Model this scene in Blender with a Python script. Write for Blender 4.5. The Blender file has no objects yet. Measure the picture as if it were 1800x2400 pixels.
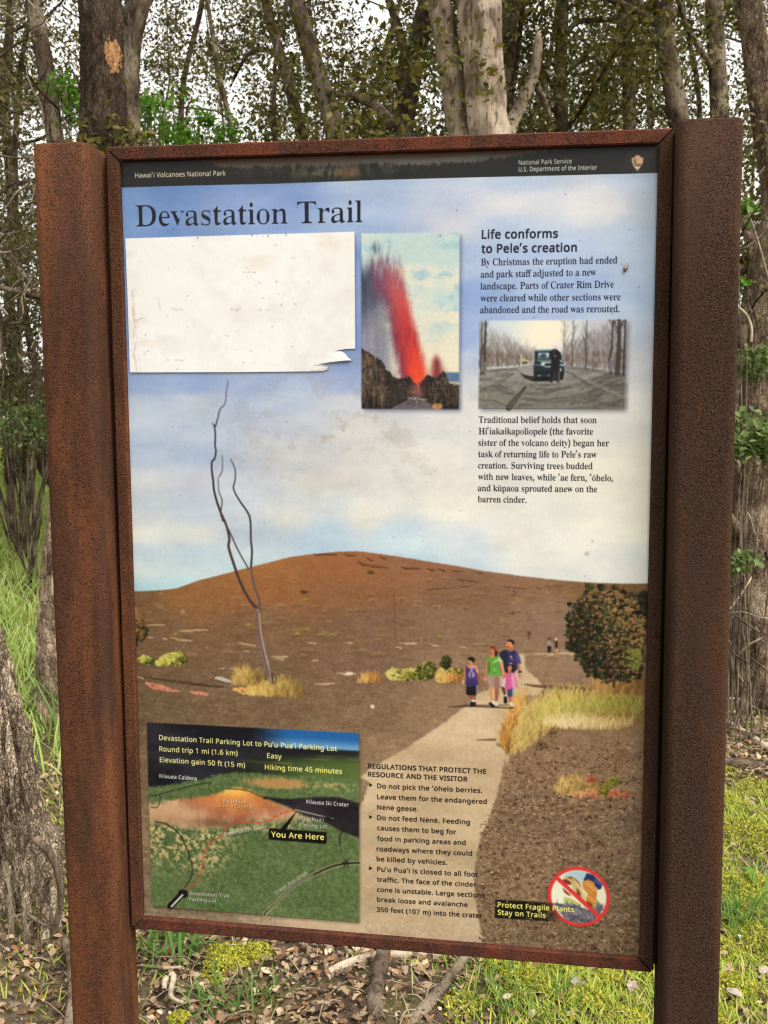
import bpy, bmesh, math, random
import numpy as np
from mathutils import Vector, Matrix, noise

# ---------------------------------------------------------------- camera, sky, sun, exposure
S = bpy.context.scene
COL = S.collection
R = math.radians
CAM_POS = np.array((0.15487, -1.05447, 1.50028))
CAM_AX = np.array(((0.99005, 0.14071, -0.00139), (-0.01309, 0.10198, 0.99470), (0.14011, -0.98478, 0.10281)))   # right, up, back
cd = bpy.data.cameras.new('camera'); cam = bpy.data.objects.new('camera', cd); COL.objects.link(cam)
cd.sensor_fit = 'VERTICAL'; cd.sensor_height = 36.0; cd.lens = 33.0; cd.clip_start = .05; cd.clip_end = 500
cam.matrix_world = Matrix([[*CAM_AX[:, i], CAM_POS[i]] for i in range(3)]+[[0, 0, 0, 1]])
cd.dof.use_dof = True; cd.dof.focus_distance = 1.06; cd.dof.aperture_fstop = 20.0
S.camera = cam

SUN_EL, SUN_AZ = R(56), R(122)          # a veiled sun behind the viewer's right shoulder
W = bpy.data.worlds.new('World'); S.world = W; W.use_nodes = True
nt = W.node_tree; bg = nt.nodes['Background']
sky = nt.nodes.new('ShaderNodeTexSky'); sky.sky_type = 'NISHITA'; sky.sun_disc = False
sky.sun_elevation = SUN_EL; sky.sun_rotation = SUN_AZ; sky.air_density = 1.0; sky.dust_density = 4.0; sky.ozone_density = .5
veil = nt.nodes.new('ShaderNodeMix'); veil.data_type = 'RGBA'; veil.inputs[0].default_value = .75
veil.inputs[7].default_value = (8.2, 7.8, 7.1, 1)      # thin bright cloud over the blue
nt.links.new(sky.outputs[0], veil.inputs[6]); nt.links.new(veil.outputs[2], bg.inputs[0]); bg.inputs[1].default_value = .075
sl = bpy.data.lights.new('sun', 'SUN'); so = bpy.data.objects.new('sun', sl); COL.objects.link(so)
sl.energy = 2.7; sl.angle = R(55); sl.color = (1, .97, .92)
sdir = Vector((math.sin(SUN_AZ)*math.cos(SUN_EL), math.cos(SUN_AZ)*math.cos(SUN_EL), math.sin(SUN_EL)))
so.rotation_euler = (-sdir).to_track_quat('-Z', 'Y').to_euler()
S.view_settings.view_transform = 'Standard'; S.view_settings.look = 'None'; S.view_settings.gamma = 1
S.view_settings.exposure = 1.42
S.cycles.max_bounces = 5; S.cycles.diffuse_bounces = 3; S.cycles.transmission_bounces = 3; S.cycles.transparent_max_bounces = 4
S.cycles.use_denoising = True; S.cycles.pixel_filter_type = 'BLACKMAN_HARRIS'; S.cycles.filter_width = 1.15

rnd = random.Random(11)
NR = np.random.default_rng(23)

def at(px, py, Y):
    """the place on the upright plane at depth Y that was measured at this point of the photograph"""
    d = CAM_AX.T @ np.array((px-900., 1200.-py, -2200.)); t = (Y-CAM_POS[1])/d[1]
    return CAM_POS+d*t

def at_ground(px, py, z=0.):
    d = CAM_AX.T @ np.array((px-900., 1200.-py, -2200.)); t = (z-CAM_POS[2])/d[2]
    return CAM_POS+d*t

def tag(o, label=None, cat=None, group=None, kind=None):
    for k, v in (('label', label), ('category', cat), ('group', group), ('kind', kind)):
        if v: o[k] = v
    return o

def empty(name, loc, label, cat, group=None):
    o = bpy.data.objects.new(name, None); COL.objects.link(o); o.location = loc; o.empty_display_size = .1
    bpy.context.view_layer.update()
    return tag(o, label, cat, group)

def link(name, me, mat, parent=None):
    o = bpy.data.objects.new(name, me); COL.objects.link(o)
    for m in (mat if isinstance(mat, (list, tuple)) else [mat]): me.materials.append(m)
    if parent is not None:
        o.parent = parent
        base = Vector((0, 0, 0)); p = parent
        while p is not None: base += p.location; p = p.parent
        o.location = -base      # geometry is written in world units
        if parent.type == 'MESH': o.location = (0, 0, 0)
    return o

def mesh_np(name, co, quads=None, tris=None, smooth=False, uv=None):
    me = bpy.data.meshes.new(name); co = np.asarray(co, np.float32)
    f = []; sizes = []
    if quads is not None and len(quads): f.append(np.asarray(quads, np.int32).ravel()); sizes.append(np.full(len(quads), 4, np.int32))
    if tris is not None and len(tris): f.append(np.asarray(tris, np.int32).ravel()); sizes.append(np.full(len(tris), 3, np.int32))
    f = np.concatenate(f); sizes = np.concatenate(sizes)
    me.vertices.add(len(co)); me.vertices.foreach_set('co', co.ravel())
    me.loops.add(len(f)); me.loops.foreach_set('vertex_index', f)
    me.polygons.add(len(sizes)); me.polygons.foreach_set('loop_start', np.concatenate([[0], np.cumsum(sizes)[:-1]]).astype(np.int32))
    if smooth: me.polygons.foreach_set('use_smooth', np.ones(len(sizes), bool))
    me.update(calc_edges=True)
    if uv is not None:
        l = me.uv_layers.new(name='sheet'); l.data.foreach_set('uv', np.asarray(uv, np.float32)[f].ravel())
    return me

# ---------------------------------------------------------------- materials
def new_mat(name):
    m = bpy.data.materials.new(name); m.use_nodes = True
    return m, m.node_tree, m.node_tree.nodes['Principled BSDF']

class N:
    """small node writer"""
    def __init__(s, t): s.t = t
    def n(s, kind, **kw):
        x = s.t.nodes.new(kind)
        for k, v in kw.items(): setattr(x, k, v)
        return x
    def noise(s, vec, scale, detail=4, rough=.6, dist=0.):
        x = s.n('ShaderNodeTexNoise'); x.inputs['Scale'].default_value = scale; x.inputs['Detail'].default_value = detail; x.inputs['Roughness'].default_value = rough; x.inputs['Distortion'].default_value = dist
        if vec is not None: s.t.links.new(vec, x.inputs['Vector'])
        return x.outputs['Fac']
    def ramp(s, fac, *stops):
        x = s.n('ShaderNodeValToRGB'); e = x.color_ramp.elements
        while len(e) < len(stops): e.new(.5)
        for i, (p, c) in enumerate(stops):
            e[i].position = p; e[i].color = (*c, 1) if isinstance(c, (tuple, list)) else (c, c, c, 1)
        s.t.links.new(fac, x.inputs[0]); return x.outputs[0]
    def mix(s, fac, a, b, blend='MIX'):
        x = s.n('ShaderNodeMix', data_type='RGBA', blend_type=blend)
        for v, i in ((fac, 0), (a, 6), (b, 7)):
            if isinstance(v, bpy.types.NodeSocket): s.t.links.new(v, x.inputs[i])
            elif isinstance(v, tuple): x.inputs[i].default_value = (*v, 1)
            else: x.inputs[i].default_value = v
        return x.outputs[2]
    def math(s, op, a, b=0.):
        x = s.n('ShaderNodeMath', operation=op)
        for v, i in ((a, 0), (b, 1)):
            if isinstance(v, bpy.types.NodeSocket): s.t.links.new(v, x.inputs[i])
            else: x.inputs[i].default_value = v
        return x.outputs[0]
    def obj(s): return s.n('ShaderNodeTexCoord').outputs['Object']
    def scale(s, vec, v):
        x = s.n('ShaderNodeMapping'); x.inputs['Scale'].default_value = v; s.t.links.new(vec, x.inputs[0]); return x.outputs[0]
    def bump(s, h, dist, strength=1.):
        x = s.n('ShaderNodeBump'); x.inputs['Distance'].default_value = dist; x.inputs['Strength'].default_value = strength; s.t.links.new(h, x.inputs['Height']); return x.outputs[0]
    def to(s, a, b): s.t.links.new(a, b)

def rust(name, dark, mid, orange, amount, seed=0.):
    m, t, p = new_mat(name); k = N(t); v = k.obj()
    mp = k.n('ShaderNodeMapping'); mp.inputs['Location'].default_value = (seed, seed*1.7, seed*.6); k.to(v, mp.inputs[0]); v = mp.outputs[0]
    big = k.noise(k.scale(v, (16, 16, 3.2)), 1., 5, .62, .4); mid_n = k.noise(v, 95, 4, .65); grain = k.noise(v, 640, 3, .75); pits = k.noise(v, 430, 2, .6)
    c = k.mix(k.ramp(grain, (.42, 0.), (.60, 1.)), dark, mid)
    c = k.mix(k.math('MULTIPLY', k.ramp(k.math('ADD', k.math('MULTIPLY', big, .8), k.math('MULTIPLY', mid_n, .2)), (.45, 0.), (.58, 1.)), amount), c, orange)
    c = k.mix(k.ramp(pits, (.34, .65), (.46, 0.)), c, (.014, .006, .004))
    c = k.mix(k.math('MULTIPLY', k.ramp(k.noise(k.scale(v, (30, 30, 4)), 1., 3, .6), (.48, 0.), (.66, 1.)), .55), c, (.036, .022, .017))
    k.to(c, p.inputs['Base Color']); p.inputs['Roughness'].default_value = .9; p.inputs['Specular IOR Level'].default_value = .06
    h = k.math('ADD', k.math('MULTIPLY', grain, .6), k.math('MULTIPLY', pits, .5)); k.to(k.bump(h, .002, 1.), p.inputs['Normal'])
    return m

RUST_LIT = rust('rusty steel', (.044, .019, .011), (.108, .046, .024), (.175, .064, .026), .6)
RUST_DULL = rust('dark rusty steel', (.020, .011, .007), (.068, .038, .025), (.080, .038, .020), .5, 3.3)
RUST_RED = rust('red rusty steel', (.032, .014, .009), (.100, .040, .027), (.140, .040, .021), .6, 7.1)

def bark(name, pale, mid, dark, sx=30., sz=9., contrast=1., depth=.012, scar=None, flake=None):
    m, t, p = new_mat(name); k = N(t); v = k.obj()
    st = k.noise(k.scale(v, (sx, sx, sz)), 1., 6, .66, .5); st2 = k.noise(k.scale(v, (sx*3, sx*3, sz*2.2)), 1., 4, .7, .3); pat = k.noise(v, 4.5, 5, .6); moss = k.noise(v, 9., 4, .7)
    c = k.mix(k.ramp(st, (.5-.13*contrast, 0.), (.5+.13*contrast, 1.)), dark, mid)
    c = k.mix(k.ramp(pat, (.47, 0.), (.60, 1.)), c, pale)
    c = k.mix(k.ramp(st2, (.36, .8), (.46, 0.)), c, tuple(x*.45 for x in dark))
    c = k.mix(k.math('MULTIPLY', k.ramp(moss, (.60, 0.), (.70, 1.)), .35), c, (.10, .095, .06))
    hgt = k.math('ADD', st, k.math('MULTIPLY', st2, .7))
    if flake is not None:     # loose plates with dark cracks between them
        wv = k.n('ShaderNodeVectorMath', operation='MULTIPLY_ADD'); nz = k.n('ShaderNodeTexNoise'); nz.inputs['Scale'].default_value = 28; nz.inputs['Detail'].default_value = 4; k.to(v, nz.inputs['Vector'])
        k.to(nz.outputs['Color'], wv.inputs[0]); wv.inputs[1].default_value = (.05, .05, .12); k.to(v, wv.inputs[2])
        sv = k.scale(wv.outputs[0], flake); a = k.n('ShaderNodeTexVoronoi'); k.to(sv, a.inputs['Vector']); a.inputs['Scale'].default_value = 1.
        e = k.n('ShaderNodeTexVoronoi', feature='DISTANCE_TO_EDGE'); k.to(sv, e.inputs['Vector']); e.inputs['Scale'].default_value = 1.
        sep = k.n('ShaderNodeSeparateColor'); k.to(a.outputs['Color'], sep.inputs[0])
        c = k.mix(k.math('MULTIPLY', k.ramp(sep.outputs[0], (.35, 0.), (1., 1.)), .5), c, pale)
        c = k.mix(k.math('MULTIPLY', k.ramp(sep.outputs[1], (.5, 0.), (1., 1.)), .45), c, dark)
        c = k.mix(k.ramp(e.outputs['Distance'], (.0, .6), (.09, 0.)), c, tuple(x*.35 for x in dark))
        hgt = k.math('ADD', k.math('MULTIPLY', hgt, .5), k.math('ADD', k.math('MULTIPLY', sep.outputs[0], .5), k.ramp(e.outputs['Distance'], (.0, 0.), (.2, 1.))))
    if scar is not None:      # bare wood where a plate of bark came off
        mp = k.n('ShaderNodeMapping', vector_type='TEXTURE'); mp.inputs['Location'].default_value = scar[0]; mp.inputs['Scale'].default_value = scar[1]; k.to(v, mp.inputs[0])
        ln = k.n('ShaderNodeVectorMath', operation='LENGTH'); k.to(mp.outputs[0], ln.inputs[0])
        d = k.math('ADD', ln.outputs['Value'], k.math('MULTIPLY', k.math('SUBTRACT', k.noise(v, 38, 3, .6), .5), 1.3))
        wood = k.ramp(k.noise(k.scale(v, (90, 90, 14)), 1., 4, .6), (.35, (.24, .12, .05)), (.65, (.42, .24, .11)))
        c = k.mix(k.ramp(d, (.98, 1.), (1.04, 0.)), k.mix(k.ramp(d, (1.05, .85), (1.3, 0.)), c, (.02, .014, .01)), wood)
    k.to(c, p.inputs['Base Color']); p.inputs['Roughness'].default_value = .95; p.inputs['Specular IOR Level'].default_value = .04
    k.to(k.bump(hgt, depth, 1.), p.inputs['Normal'])
    return m

BARK_GREY = bark('grey brown bark', (.22, .175, .125), (.125, .092, .064), (.036, .025, .018))
BARK_PALE = bark('pale smooth bark', (.42, .345, .255), (.29, .23, .165), (.10, .072, .05), 20, 6, .9, .006)
BARK_DARK = bark('dark bark', (.12, .092, .066), (.066, .047, .033), (.02, .014, .010))
BARK_SHAG = bark('shaggy peeling bark', (.36, .27, .185), (.19, .135, .09), (.045, .03, .02), 38, 12, 1.1, .006, flake=(95, 95, 13))

BARK_SCAR = bark('scarred bark', (.50, .37, .25), (.33, .235, .155), (.10, .068, .045), 38, 12, 1.1, .005, (tuple(at(259, 122, 3.31)), (.028, .12, .085)), flake=(90, 90, 10))

BARK_GNARL = bark('gnarled flaking bark', (.44, .345, .24), (.25, .185, .125), (.05, .034, .023), 34, 14, 1.2, .007, flake=(100, 100, 22))
BARK_PEEL = bark('peeling bark', (.40, .30, .20), (.17, .115, .075), (.05, .033, .022), 24, 8, 1.2, .005, flake=(40, 40, 9))

def leaf_mat(name, *cols, trans=.35, rough=.5, spec=.14):
    m, t, p = new_mat(name); k = N(t)
    g = k.n('ShaderNodeNewGeometry'); n = len(cols)
    c = k.ramp(g.outputs['Random Per Island'], *[(i/(n-1) if n > 1 else 0., q) for i, q in enumerate(cols)])
    k.to(c, p.inputs['Base Color']); p.inputs['Roughness'].default_value = rough; p.inputs['Specular IOR Level'].default_value = spec
    tr = k.n('ShaderNodeBsdfTranslucent'); k.to(k.mix(.5, c, (1., 1., .45), 'MULTIPLY'), tr.inputs[0])
    mx = k.n('ShaderNodeMixShader'); mx.inputs[0].default_value = trans
    k.to(p.outputs[0], mx.inputs[1]); k.to(tr.outputs[0], mx.inputs[2]); k.to(mx.outputs[0], t.nodes['Material Output'].inputs[0])
    return m

LEAF_OLIVE = leaf_mat('olive leaves', (.034, .036, .010), (.074, .076, .018), (.125, .118, .026), (.10, .075, .022), (.20, .175, .05), trans=.44)
LEAF_DARK = leaf_mat('dark leaves', (.022, .023, .009), (.046, .047, .015), (.076, .070, .023), (.062, .048, .022), trans=.4)
LEAF_BROWN = leaf_mat('dusty brown leaves', (.060, .050, .026), (.105, .092, .046), (.18, .155, .08), (.085, .09, .032), trans=.4)
LEAF_BRIGHT = leaf_mat('bright green leaves', (.06, .15, .018), (.10, .22, .025), (.14, .28, .035), (.085, .18, .02), trans=.45)
LEAF_LIME = leaf_mat('round green leaves', (.07, .11, .035), (.12, .17, .055), (.20, .26, .09), (.09, .13, .05))
GRASS = leaf_mat('grass blades', (.20, .30, .03), (.36, .43, .06), (.48, .50, .09), (.27, .38, .05), (.56, .50, .15), rough=.45, trans=.4)
GRASS_PALE = leaf_mat('long pale grass blades', (.23, .35, .07), (.37, .49, .12), (.48, .57, .21), (.29, .42, .08), (.52, .47, .21), rough=.45, trans=.4)
GRASS_DRY = leaf_mat('dry grass blades', (.30, .24, .12), (.38, .32, .17), (.26, .2, .1), trans=.3)
LITTER = leaf_mat('dead leaves', (.085, .048, .026), (.20, .13, .075), (.34, .25, .155), (.045, .026, .016), (.48, .37, .25), (.19, .085, .035), (.12, .08, .05), (.26, .175, .105), trans=.08, rough=.6)
MOSS = leaf_mat('moss', (.20, .20, .02), (.34, .32, .035), (.24, .27, .03), (.46, .41, .07), trans=.2)
FONT_DATA = {
    's': '''A429:b4 b4 gb oi hu oi n0 b4 la b4 jo f8 ee f8 ct b4|ey gq j6 gq h2 mr gh kr
B437:cx b4 cx og i9 od jj o4 ki np l8 n3 ln m8 ls l5 lq ke li jr l5 j6 kn iq k0 ie j9 i7 j9 i3 ks hm lk h0 m2 g4 m8 ew m3 ds lo cv l0 c4 k2 bk iy b8 hm b4|em ir i3 iu iv j0 jf jb js jq jz ka k2 ky jz lm jp m5 ja mj io ms gt n0 em n0|em cj id cm j6 cu jr d8 k5 dq kd ec kg f1 kd fp k4 g9 jq gq j4 h3 i9 ha em hd
C424:id ax h3 b1 fy bb ez bs e5 ce dh d7 cx e5 ck f9 cc gg c9 hs cc j3 cl ka cz lc dk mb ea n3 f6 nr g7 o8 hd oj in om k0 oj l8 oa mc nu ln mf ka mx in n5 hb mz g6 mi f9 lp ek kn e6 jc e1 hs e5 g8 ej ex f6 du g2 d1 h7 ck im ce ka ck lt cx lt bh k9 b2
D490:cx b4 cx og ib od jh o4 ki np lf n4 m6 me ms li n8 kg ni j9 nl hw ne fu ms e5 lr ct kd bv io bb gn b4|em ck gf ck id cr jv de ky eg lm fy lt hu lo jh l8 ks ki lr ji mg ia mv gs n0 em n0
E373:cx b4 cx og kd og kd my em my em it k1 it k1 hc em hc em cl kd cl kd b4
F349:cx b4 cx og kd og kd my em my em i9 k0 i9 k0 gr em gr em b4
G489:in ax hc b1 g6 bb f5 br ea ce dk d6 cz e4 cl f8 cc gf c9 hs cc j4 cm kb d3 le dp mc eh n5 ff ns gj o9 hs oj j5 om la of n5 nu mi me kw mx j2 n5 hl mz gc mi fc lp el kn e5 jc e0 hs e8 ft ej ez ex e8 fh dl g5 d2 gy cp hx cg j1 ce ki ch ln cp ln gn ip gn ip i5 nb i5 nb bm l5 b3
H498:cx b4 cx og em og em it lf it lf og n4 og n4 b4 lf b4 lf hc em hc em b4
I228:bv b4 bv c3 df cg df n3 bv nh bv og go og go nh f4 n3 f4 cg go c3 go b4
J183:b1 7k a9 7n 9o 7t 9o 98 b0 91 bw 98 ck 9w ct ao cu og ei og ei bb ee a5 e3 97 dk 8h cv 7z c0 7o
K416:cx b4 cx og em og em hv ki og mg og h6 in mo b4 kp b4 fz hh em ga em b4
L352:cx b4 cx og em og em cm kf cm kf b4
M609:cx b4 cx og fe og ji dj jl dj nr og q8 og q8 b4 ok b4 op ms om ms k6 b4 it b4 ef ms ec ms eh j7 eh b4
N510:cx b4 cx og ev og m2 df lx gx lx og nh og nh b4 lj b4 ec m6 eh ik eh b4
O525:if ax h4 b1 fy bb ez bs e5 cg dg d8 cx e7 ck fa cc gh c9 ht cc j4 ck kb cx le dg mc e5 n5 ez ns fy o9 h4 oj if on jp ok kt o9 ls ns mm n5 nb md nu le o8 kb oh j4 ok hs oh gh o8 fa nu e6 nb d8 mm cf ls bs kt bb jo b1|if ce js cj kw d1 lq du mb ex mo g8 ms hs mo jd mb ko lq lq kw mj jt n0 if n6 h2 n0 fy mj f3 lq ei ko e5 jd e1 hs e5 g8 ei ex f3 du fx d1 h1 cj
P406:cx b4 cx og gg og i1 ob jb nz k9 nf kx mn lb lo lg ki l8 j4 ky ig kk hv k0 hc ja gw if gk hd gd em gb em b4|em hq h4 ht i2 i0 is id jb iv jm jk jq kg jm l8 jc lv iw md i9 mq hd mx em n0
R418:cx b4 cx og gl og i4 oc jc o0 k9 ni kx mr lb lt lg kn la je ks ig k2 hr is h3 mg b4 kh b4 h9 gm em gm em b4|em i1 hl i4 id ib iz io je j6 jn jt jq kk jm ld jd lz ix mf ib mq hi mx em mz
S369:fq ax dn b3 c2 bk c2 d6 dq cm ft ce gp cg hg cn i1 cy ih de iq dx is ey ij fn hk gg em hq ds i8 d4 is cm jg cc k9 c8 l8 ch mi d6 ni ea o7 fp ol gh om ii of k6 nv jn mg i5 my gg n5 fp n3 f2 mx ek mm e8 m8 e0 lr dz ks e7 k3 f4 ja iu hl jq gv ka fx kh eo kc dl jx co j7 bx i8 bd h3 b1
T373:fg b4 fg my bb my bb og la og la my h5 my h5 b4
U491:hv ax gc b3 f3 bj e3 ca dd da cy eh cs fv cs og eh og eh ft ek et ev dy fc da g0 cs gw ch hy ce j2 ci jx ct kl dc l1 e2 lb ev le ft le og n2 og n0 ex mi dc m2 cn lh c2 ks bk jy b8 iz b0
V403:fv b4 b4 og cv og gd ed gp cz hk fx kj og mb og hk b4
W625:ev b4 bc og d3 og fk en ft d5 gi ge iv og kl og nh en nr d5 of gb qh og s8 og oo b4 mz b4 jq mh j3 js gk b4
Y380:fk b4 fk g7 b4 og cy og ge hw jv og lo og h8 ga h8 b4
a377:ea b0 di b9 cv bn cd c8 c2 cz bz dw c4 et ci fl d5 g7 e2 go fa gy ih h5 ie ih i8 j2 hx jh hi jr ge jy ew jq dl j7 d3 kf f8 l6 gh la hl l7 ii kx j7 kh jo ju jz iz k2 hx k2 b4 iv b4 ik cj h4 bb fx az|gb cc h0 ck hm cy i3 di id e8 ig g0 fv fu f0 fn ee fc dz ey dr eh dq dd dw cy ek cf f0 cb
b413:hg ax g2 b4 f2 bo ec ce e7 ce dv b4 cp b4 cp pa ec pa e9 js fi kv gp l8 hg la il l5 jl kp kf jz l2 iz lg hp lk g4 lg ej l2 d9 kf c8 jl bi il b3|h7 ca i0 ce ip cq j7 da jk e1 js ez jv g5 jk i8 io ji h6 jx g7 jt fh ji ey j0 em ia ef hc ef ey em e1 ey da fh cq g8 ce
c322:gp ax f3 b6 ed bh dp bw d6 cg cq d5 ce dz c7 ey c7 h8 cf i8 cr j2 d8 jr ds kc ef kr fy l9 gu lb ib l5 jg kr iy je hw jq gs jv f5 jg e6 i6 du g3 dx ez e6 e1 ek db f4 cs fu cg gp cc i5 ci ja cx ja bh i6 b2
d413:g9 ax f3 b2 e3 bi d9 c8 cn d8 c9 ej c5 g3 c9 ho cn iz da jz e4 kq f4 l5 g9 lb hm l4 im kk jd ju jh ju jd lb jd pa l0 pa l0 b4 jo b4 jg cg i6 bd gz az|gi ca hg ce i7 co iq d6 j3 du jb ep je g3 jb h8 j4 i6 ir iy i8 ji hh ju gh jy fo jt f0 jh ei iw e5 i4 dx h6 du g2 dx ey e5 e1 ei da f1 cq fp ce
e379:gy ax f7 b7 eg bi ds by d7 cj cr d8 cf e2 c7 f0 c7 h3 ce i1 cp iv d4 jl dm k6 e8 ko ey l1 fq l8 he l8 i4 l2 is kr jc kb k7 j6 kn hn kp ft du ft dy er e9 dw ep d8 fc cq g4 cf h1 cc iq ci k8 d1 k8 bl iq b3|dv h4 iz h4 iw hw ip il ie j6 hx jm hb jv gj jy ft jv f7 jm ep j7 ea in e1 hx
f231:d5 b4 d5 ju be ju be km d5 l6 d9 mx dj nu e0 oj en p0 fg pa ge pe hh pa ic p2 hw nr gf o1 fx nz fi nt f7 ni eu mh es l4 hb l4 hb ju es ju es b4
g413:gj 6n f5 6p dy 6x cx 7a cx 8s dz 8c f8 83 gm 80 hf 83 i3 8c in 8r j2 9b jb a0 jg cg ik bl hj b3 g9 ax f2 b3 e2 bj d8 ca cm db c9 el c5 g3 c9 hl cm iu d8 jw e2 ko f2 l5 g9 lb hh l5 ij kn jh js jp l4 l0 l4 l0 ay kw 9n ki 8k jx 7q j2 74 hx 6r|gi ca hf cd i5 cn ip d3 j3 dq jb em je g3 jb hc j3 ib ip j1 i4 jj he jt gh jx fp jt f2 jh ej ix e5 i6 dx h8 du g3 dx ey e5 e0 ej d9 f1 cp fp ce
h415:cp b4 cp pa ec pa ec l5 e9 jq ed jq f6 kl g9 l4 hh la il l7 ji kw k8 kf kq jq l1 is l5 hm l5 b4 ji b4 ji hi j9 iu ii jn ha jx ga jt fi ji ez iz em i9 ef hd ec b4
i173:d2 mw cp n8 cm o5 cu om dj ov e7 om eg o5 ed n8 ds mt|cp b4 cp l4 ec l4 ec b4
j173:d2 mw cp n8 cm o5 cu om dj ov e7 om eg o5 ed n8 ds mt|bj 6n a3 6v a3 87 bb 80 c1 85 cj 8m cp 9k cp l4 ec l4 e9 8r e1 81 do 7f d5 70 cf 6q
k359:cp b4 cp pa ec pa e9 g9 ip l4 kn l4 gl gu kx b4 ix b4 fg fs ec es ec b4
l173:cp b4 cp pa ec pa ec b4
m628:cp b4 cp l4 e1 l4 e9 jr f4 km g6 l5 hb lb ip l4 jq kk kd jm la kk mf l4 no lb op l7 pk kx q7 kf qo jq qy it r2 hm r2 b4 pf b4 pf hk p7 iv oj jo ne jx mi ju lt jk lb j3 kz ig kr hm kp b4 j2 b4 j2 hk iu iv i5 jo h0 jx g4 jt ff ji ex iz el ia ee he ec b4
n415:cp b4 cp l4 e1 l4 e9 jr f6 km ga l5 hi lb im l7 ji kx k8 kf kq jq l1 it l5 hm l5 b4 ji b4 ji hi j9 iu ii jn ha jx ga jt fi ji ez iz em ia ef he ec b4
o406:gq ax fw b0 f3 b7 ed bj dq c0 d7 cl cq db ce e5 c7 f3 c5 g5 ca ho cp iy de jy ec kp fg l5 gs lb ho l8 ig l1 j6 kp ju k8 kd jn kt iy l5 i4 lc h6 le g5 l9 em ku db k5 ca j7 bj i2 b3|gr ca hp ce if cr iz dc je e3 jm f1 jp g5 jm h8 je i5 iz ix if jh ho jt gr jx ft jt f3 jh ej ix e5 i5 dx h8 du g5 dx f1 e5 e3 ej dc f3 cr fu ce
p413:cp 6n cp l4 e1 l4 e9 jr fi kv gp l9 hg lb im l6 jl kq kf k0 l2 j0 lg hq lk g5 lg ek l2 da kf c9 jl bi il b3 hg ax g3 b4 f2 bo ec ce e8 ce ec ar ec 6n|h7 ca ia ci j2 d6 jl e6 ju ff js h8 jk i5 j7 iw io jh i0 jt h6 jx g9 ju fj jj f0 j2 en ie ef hj ec g5 ef f0 em e2 ey da fh cq g8 ce
r277:cp b4 cp l4 e1 l4 e8 ja fk kp g3 l1 gp l8 hz la ij l7 ic jo h9 jt ga jm fe j2 er i8 ee h3 ec b4
s322:f8 ax df b3 c3 bk c3 d2 e3 cd f9 c9 gm cf h2 cn hk db hm dq hf ee go f0 d3 go cg hb c4 i5 c2 in c6 jf cj k3 d4 km dv l0 es l8 ft lb hj l4 j0 kn ig jc h4 js fp jy ek jt dv je dn ir dv i1 ep hh hu g4 il fj j2 et j7 dv j3 cz iq c9 i5 bo hc b9 gd b0
t242:f9 ay eb b7 dj bq d0 cn cu e1 cu ju bf ju bf kn cu la di nf eh nf eh l4 hd l4 hd ju eh ju ej di ex cp fm cb gt cc hg ch hg b8 gp b0
u415:f4 b1 e7 bb di bt d0 ch cp df cl ek cl l4 e9 l4 e9 eo ei dd f8 ck gh ca hh ce i8 cp is d8 j5 dy jc eu jf l4 l2 l4 l2 b4 jq b4 jh cg il bl hh b3 gv az
v341:ew b4 b4 l4 cv l4 fm dc ft ck fv ck gp f8 iu l4 kl l4 gs b4
w528:e2 b5 bb l5 d1 l5 es e6 f2 ct f4 ct ft fi hk l5 jd l5 lh e4 lr cu lt cu nw l5 pk l5 ms b5 kv b5 ih jf ie jf hq gr fx b5
y343:bw 6o bb 6s bb 83 cf 7z df 87 e4 8u en 9r f6 b3 b5 l4 cw l4 fk e0 fw cp fz cp gu fg iv l4 kn l4 fy 8v ez 7h ec 70 dl 6q
z316:bu b4 bu c7 h8 ju c6 ju c6 l4 j1 l4 j1 jw dq ce j5 ce j5 b4
q413:jd 6n jg cg jc cg im bp hm b4 g7 ax f3 b2 e3 bi da c8 cn d8 c9 ej c5 g3 ca ho cn iz da jz e4 kq f4 l5 g9 lb hn l4 in kj jg jr jp l4 l0 l4 l0 6n|gj ca hg ce i7 co iq d5 j3 dt jb eo je g3 jb h9 j3 i7 ir iy i8 ji hg ju gh jy fo jt f0 jh ei iw e4 i4 dx h6 du g2 dx ez e5 e1 ei da f1 cq fp ce
0384:gf ax f2 b5 dy bq d4 cr ci e4 c5 ft c1 hs c8 ke ch lh ct mf da n7 dv nu el oa fg ok gf on ht og ix nu js mu ke lh kr jt kv hs ko f7 kf e4 k2 d6 jl cd j0 br ia ba hf b1|gf cc hc ch i1 cx ik do ix eq j5 g4 j7 hs j5 jg ix kt ik lw i1 mn hc n3 gf n9 fj n3 et mn eb lw dy kt dr jg dr g4 dy er eb dp et cx fj ch
1384:g5 b4 g7 mq dn kj cs ln gd og hq og hq b4
2384:c0 b4 c0 ch hm ib i9 jc ik ke ij lo ib m8 hy mn hh mz gw n6 fm n7 ej mw d1 ly c6 n2 dy o6 ff ok g9 om he oi ie o7 j7 no js mz k5 m4 ka l3 k3 jr jj ij in hc e3 cm kt cm kt b4
3384:fm ax d3 b8 by bn by d7 dr cj fn cb gq ce hl cm i8 d0 in dj ix e6 j0 ey iw fp ik ga i1 gq ha h1 gd h8 dz ha dz ip gb ir h5 j0 hs je i9 jw ij ki in l7 ik lt ic mb hz mp hi n0 g7 n9 ew n3 ed mx cu m4 c1 n9 ds o7 fc ol hh oj ii o7 ja np jv n0 k7 m8 kb lb k8 kh jz js jk j6 j0 iq ic id hk i5 hk i2 ij hv jc hj jy h2 kd gg kn fq kq ew kh dh k6 cu jr ca j7 bt ii bf hp b5
4384:hw b4 hw e5 bi e5 bi fj hs oi jh oi jh fm lf fm lf e5 jh e5 jh b4|d4 fm hw fm hz mr h4 lb
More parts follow.
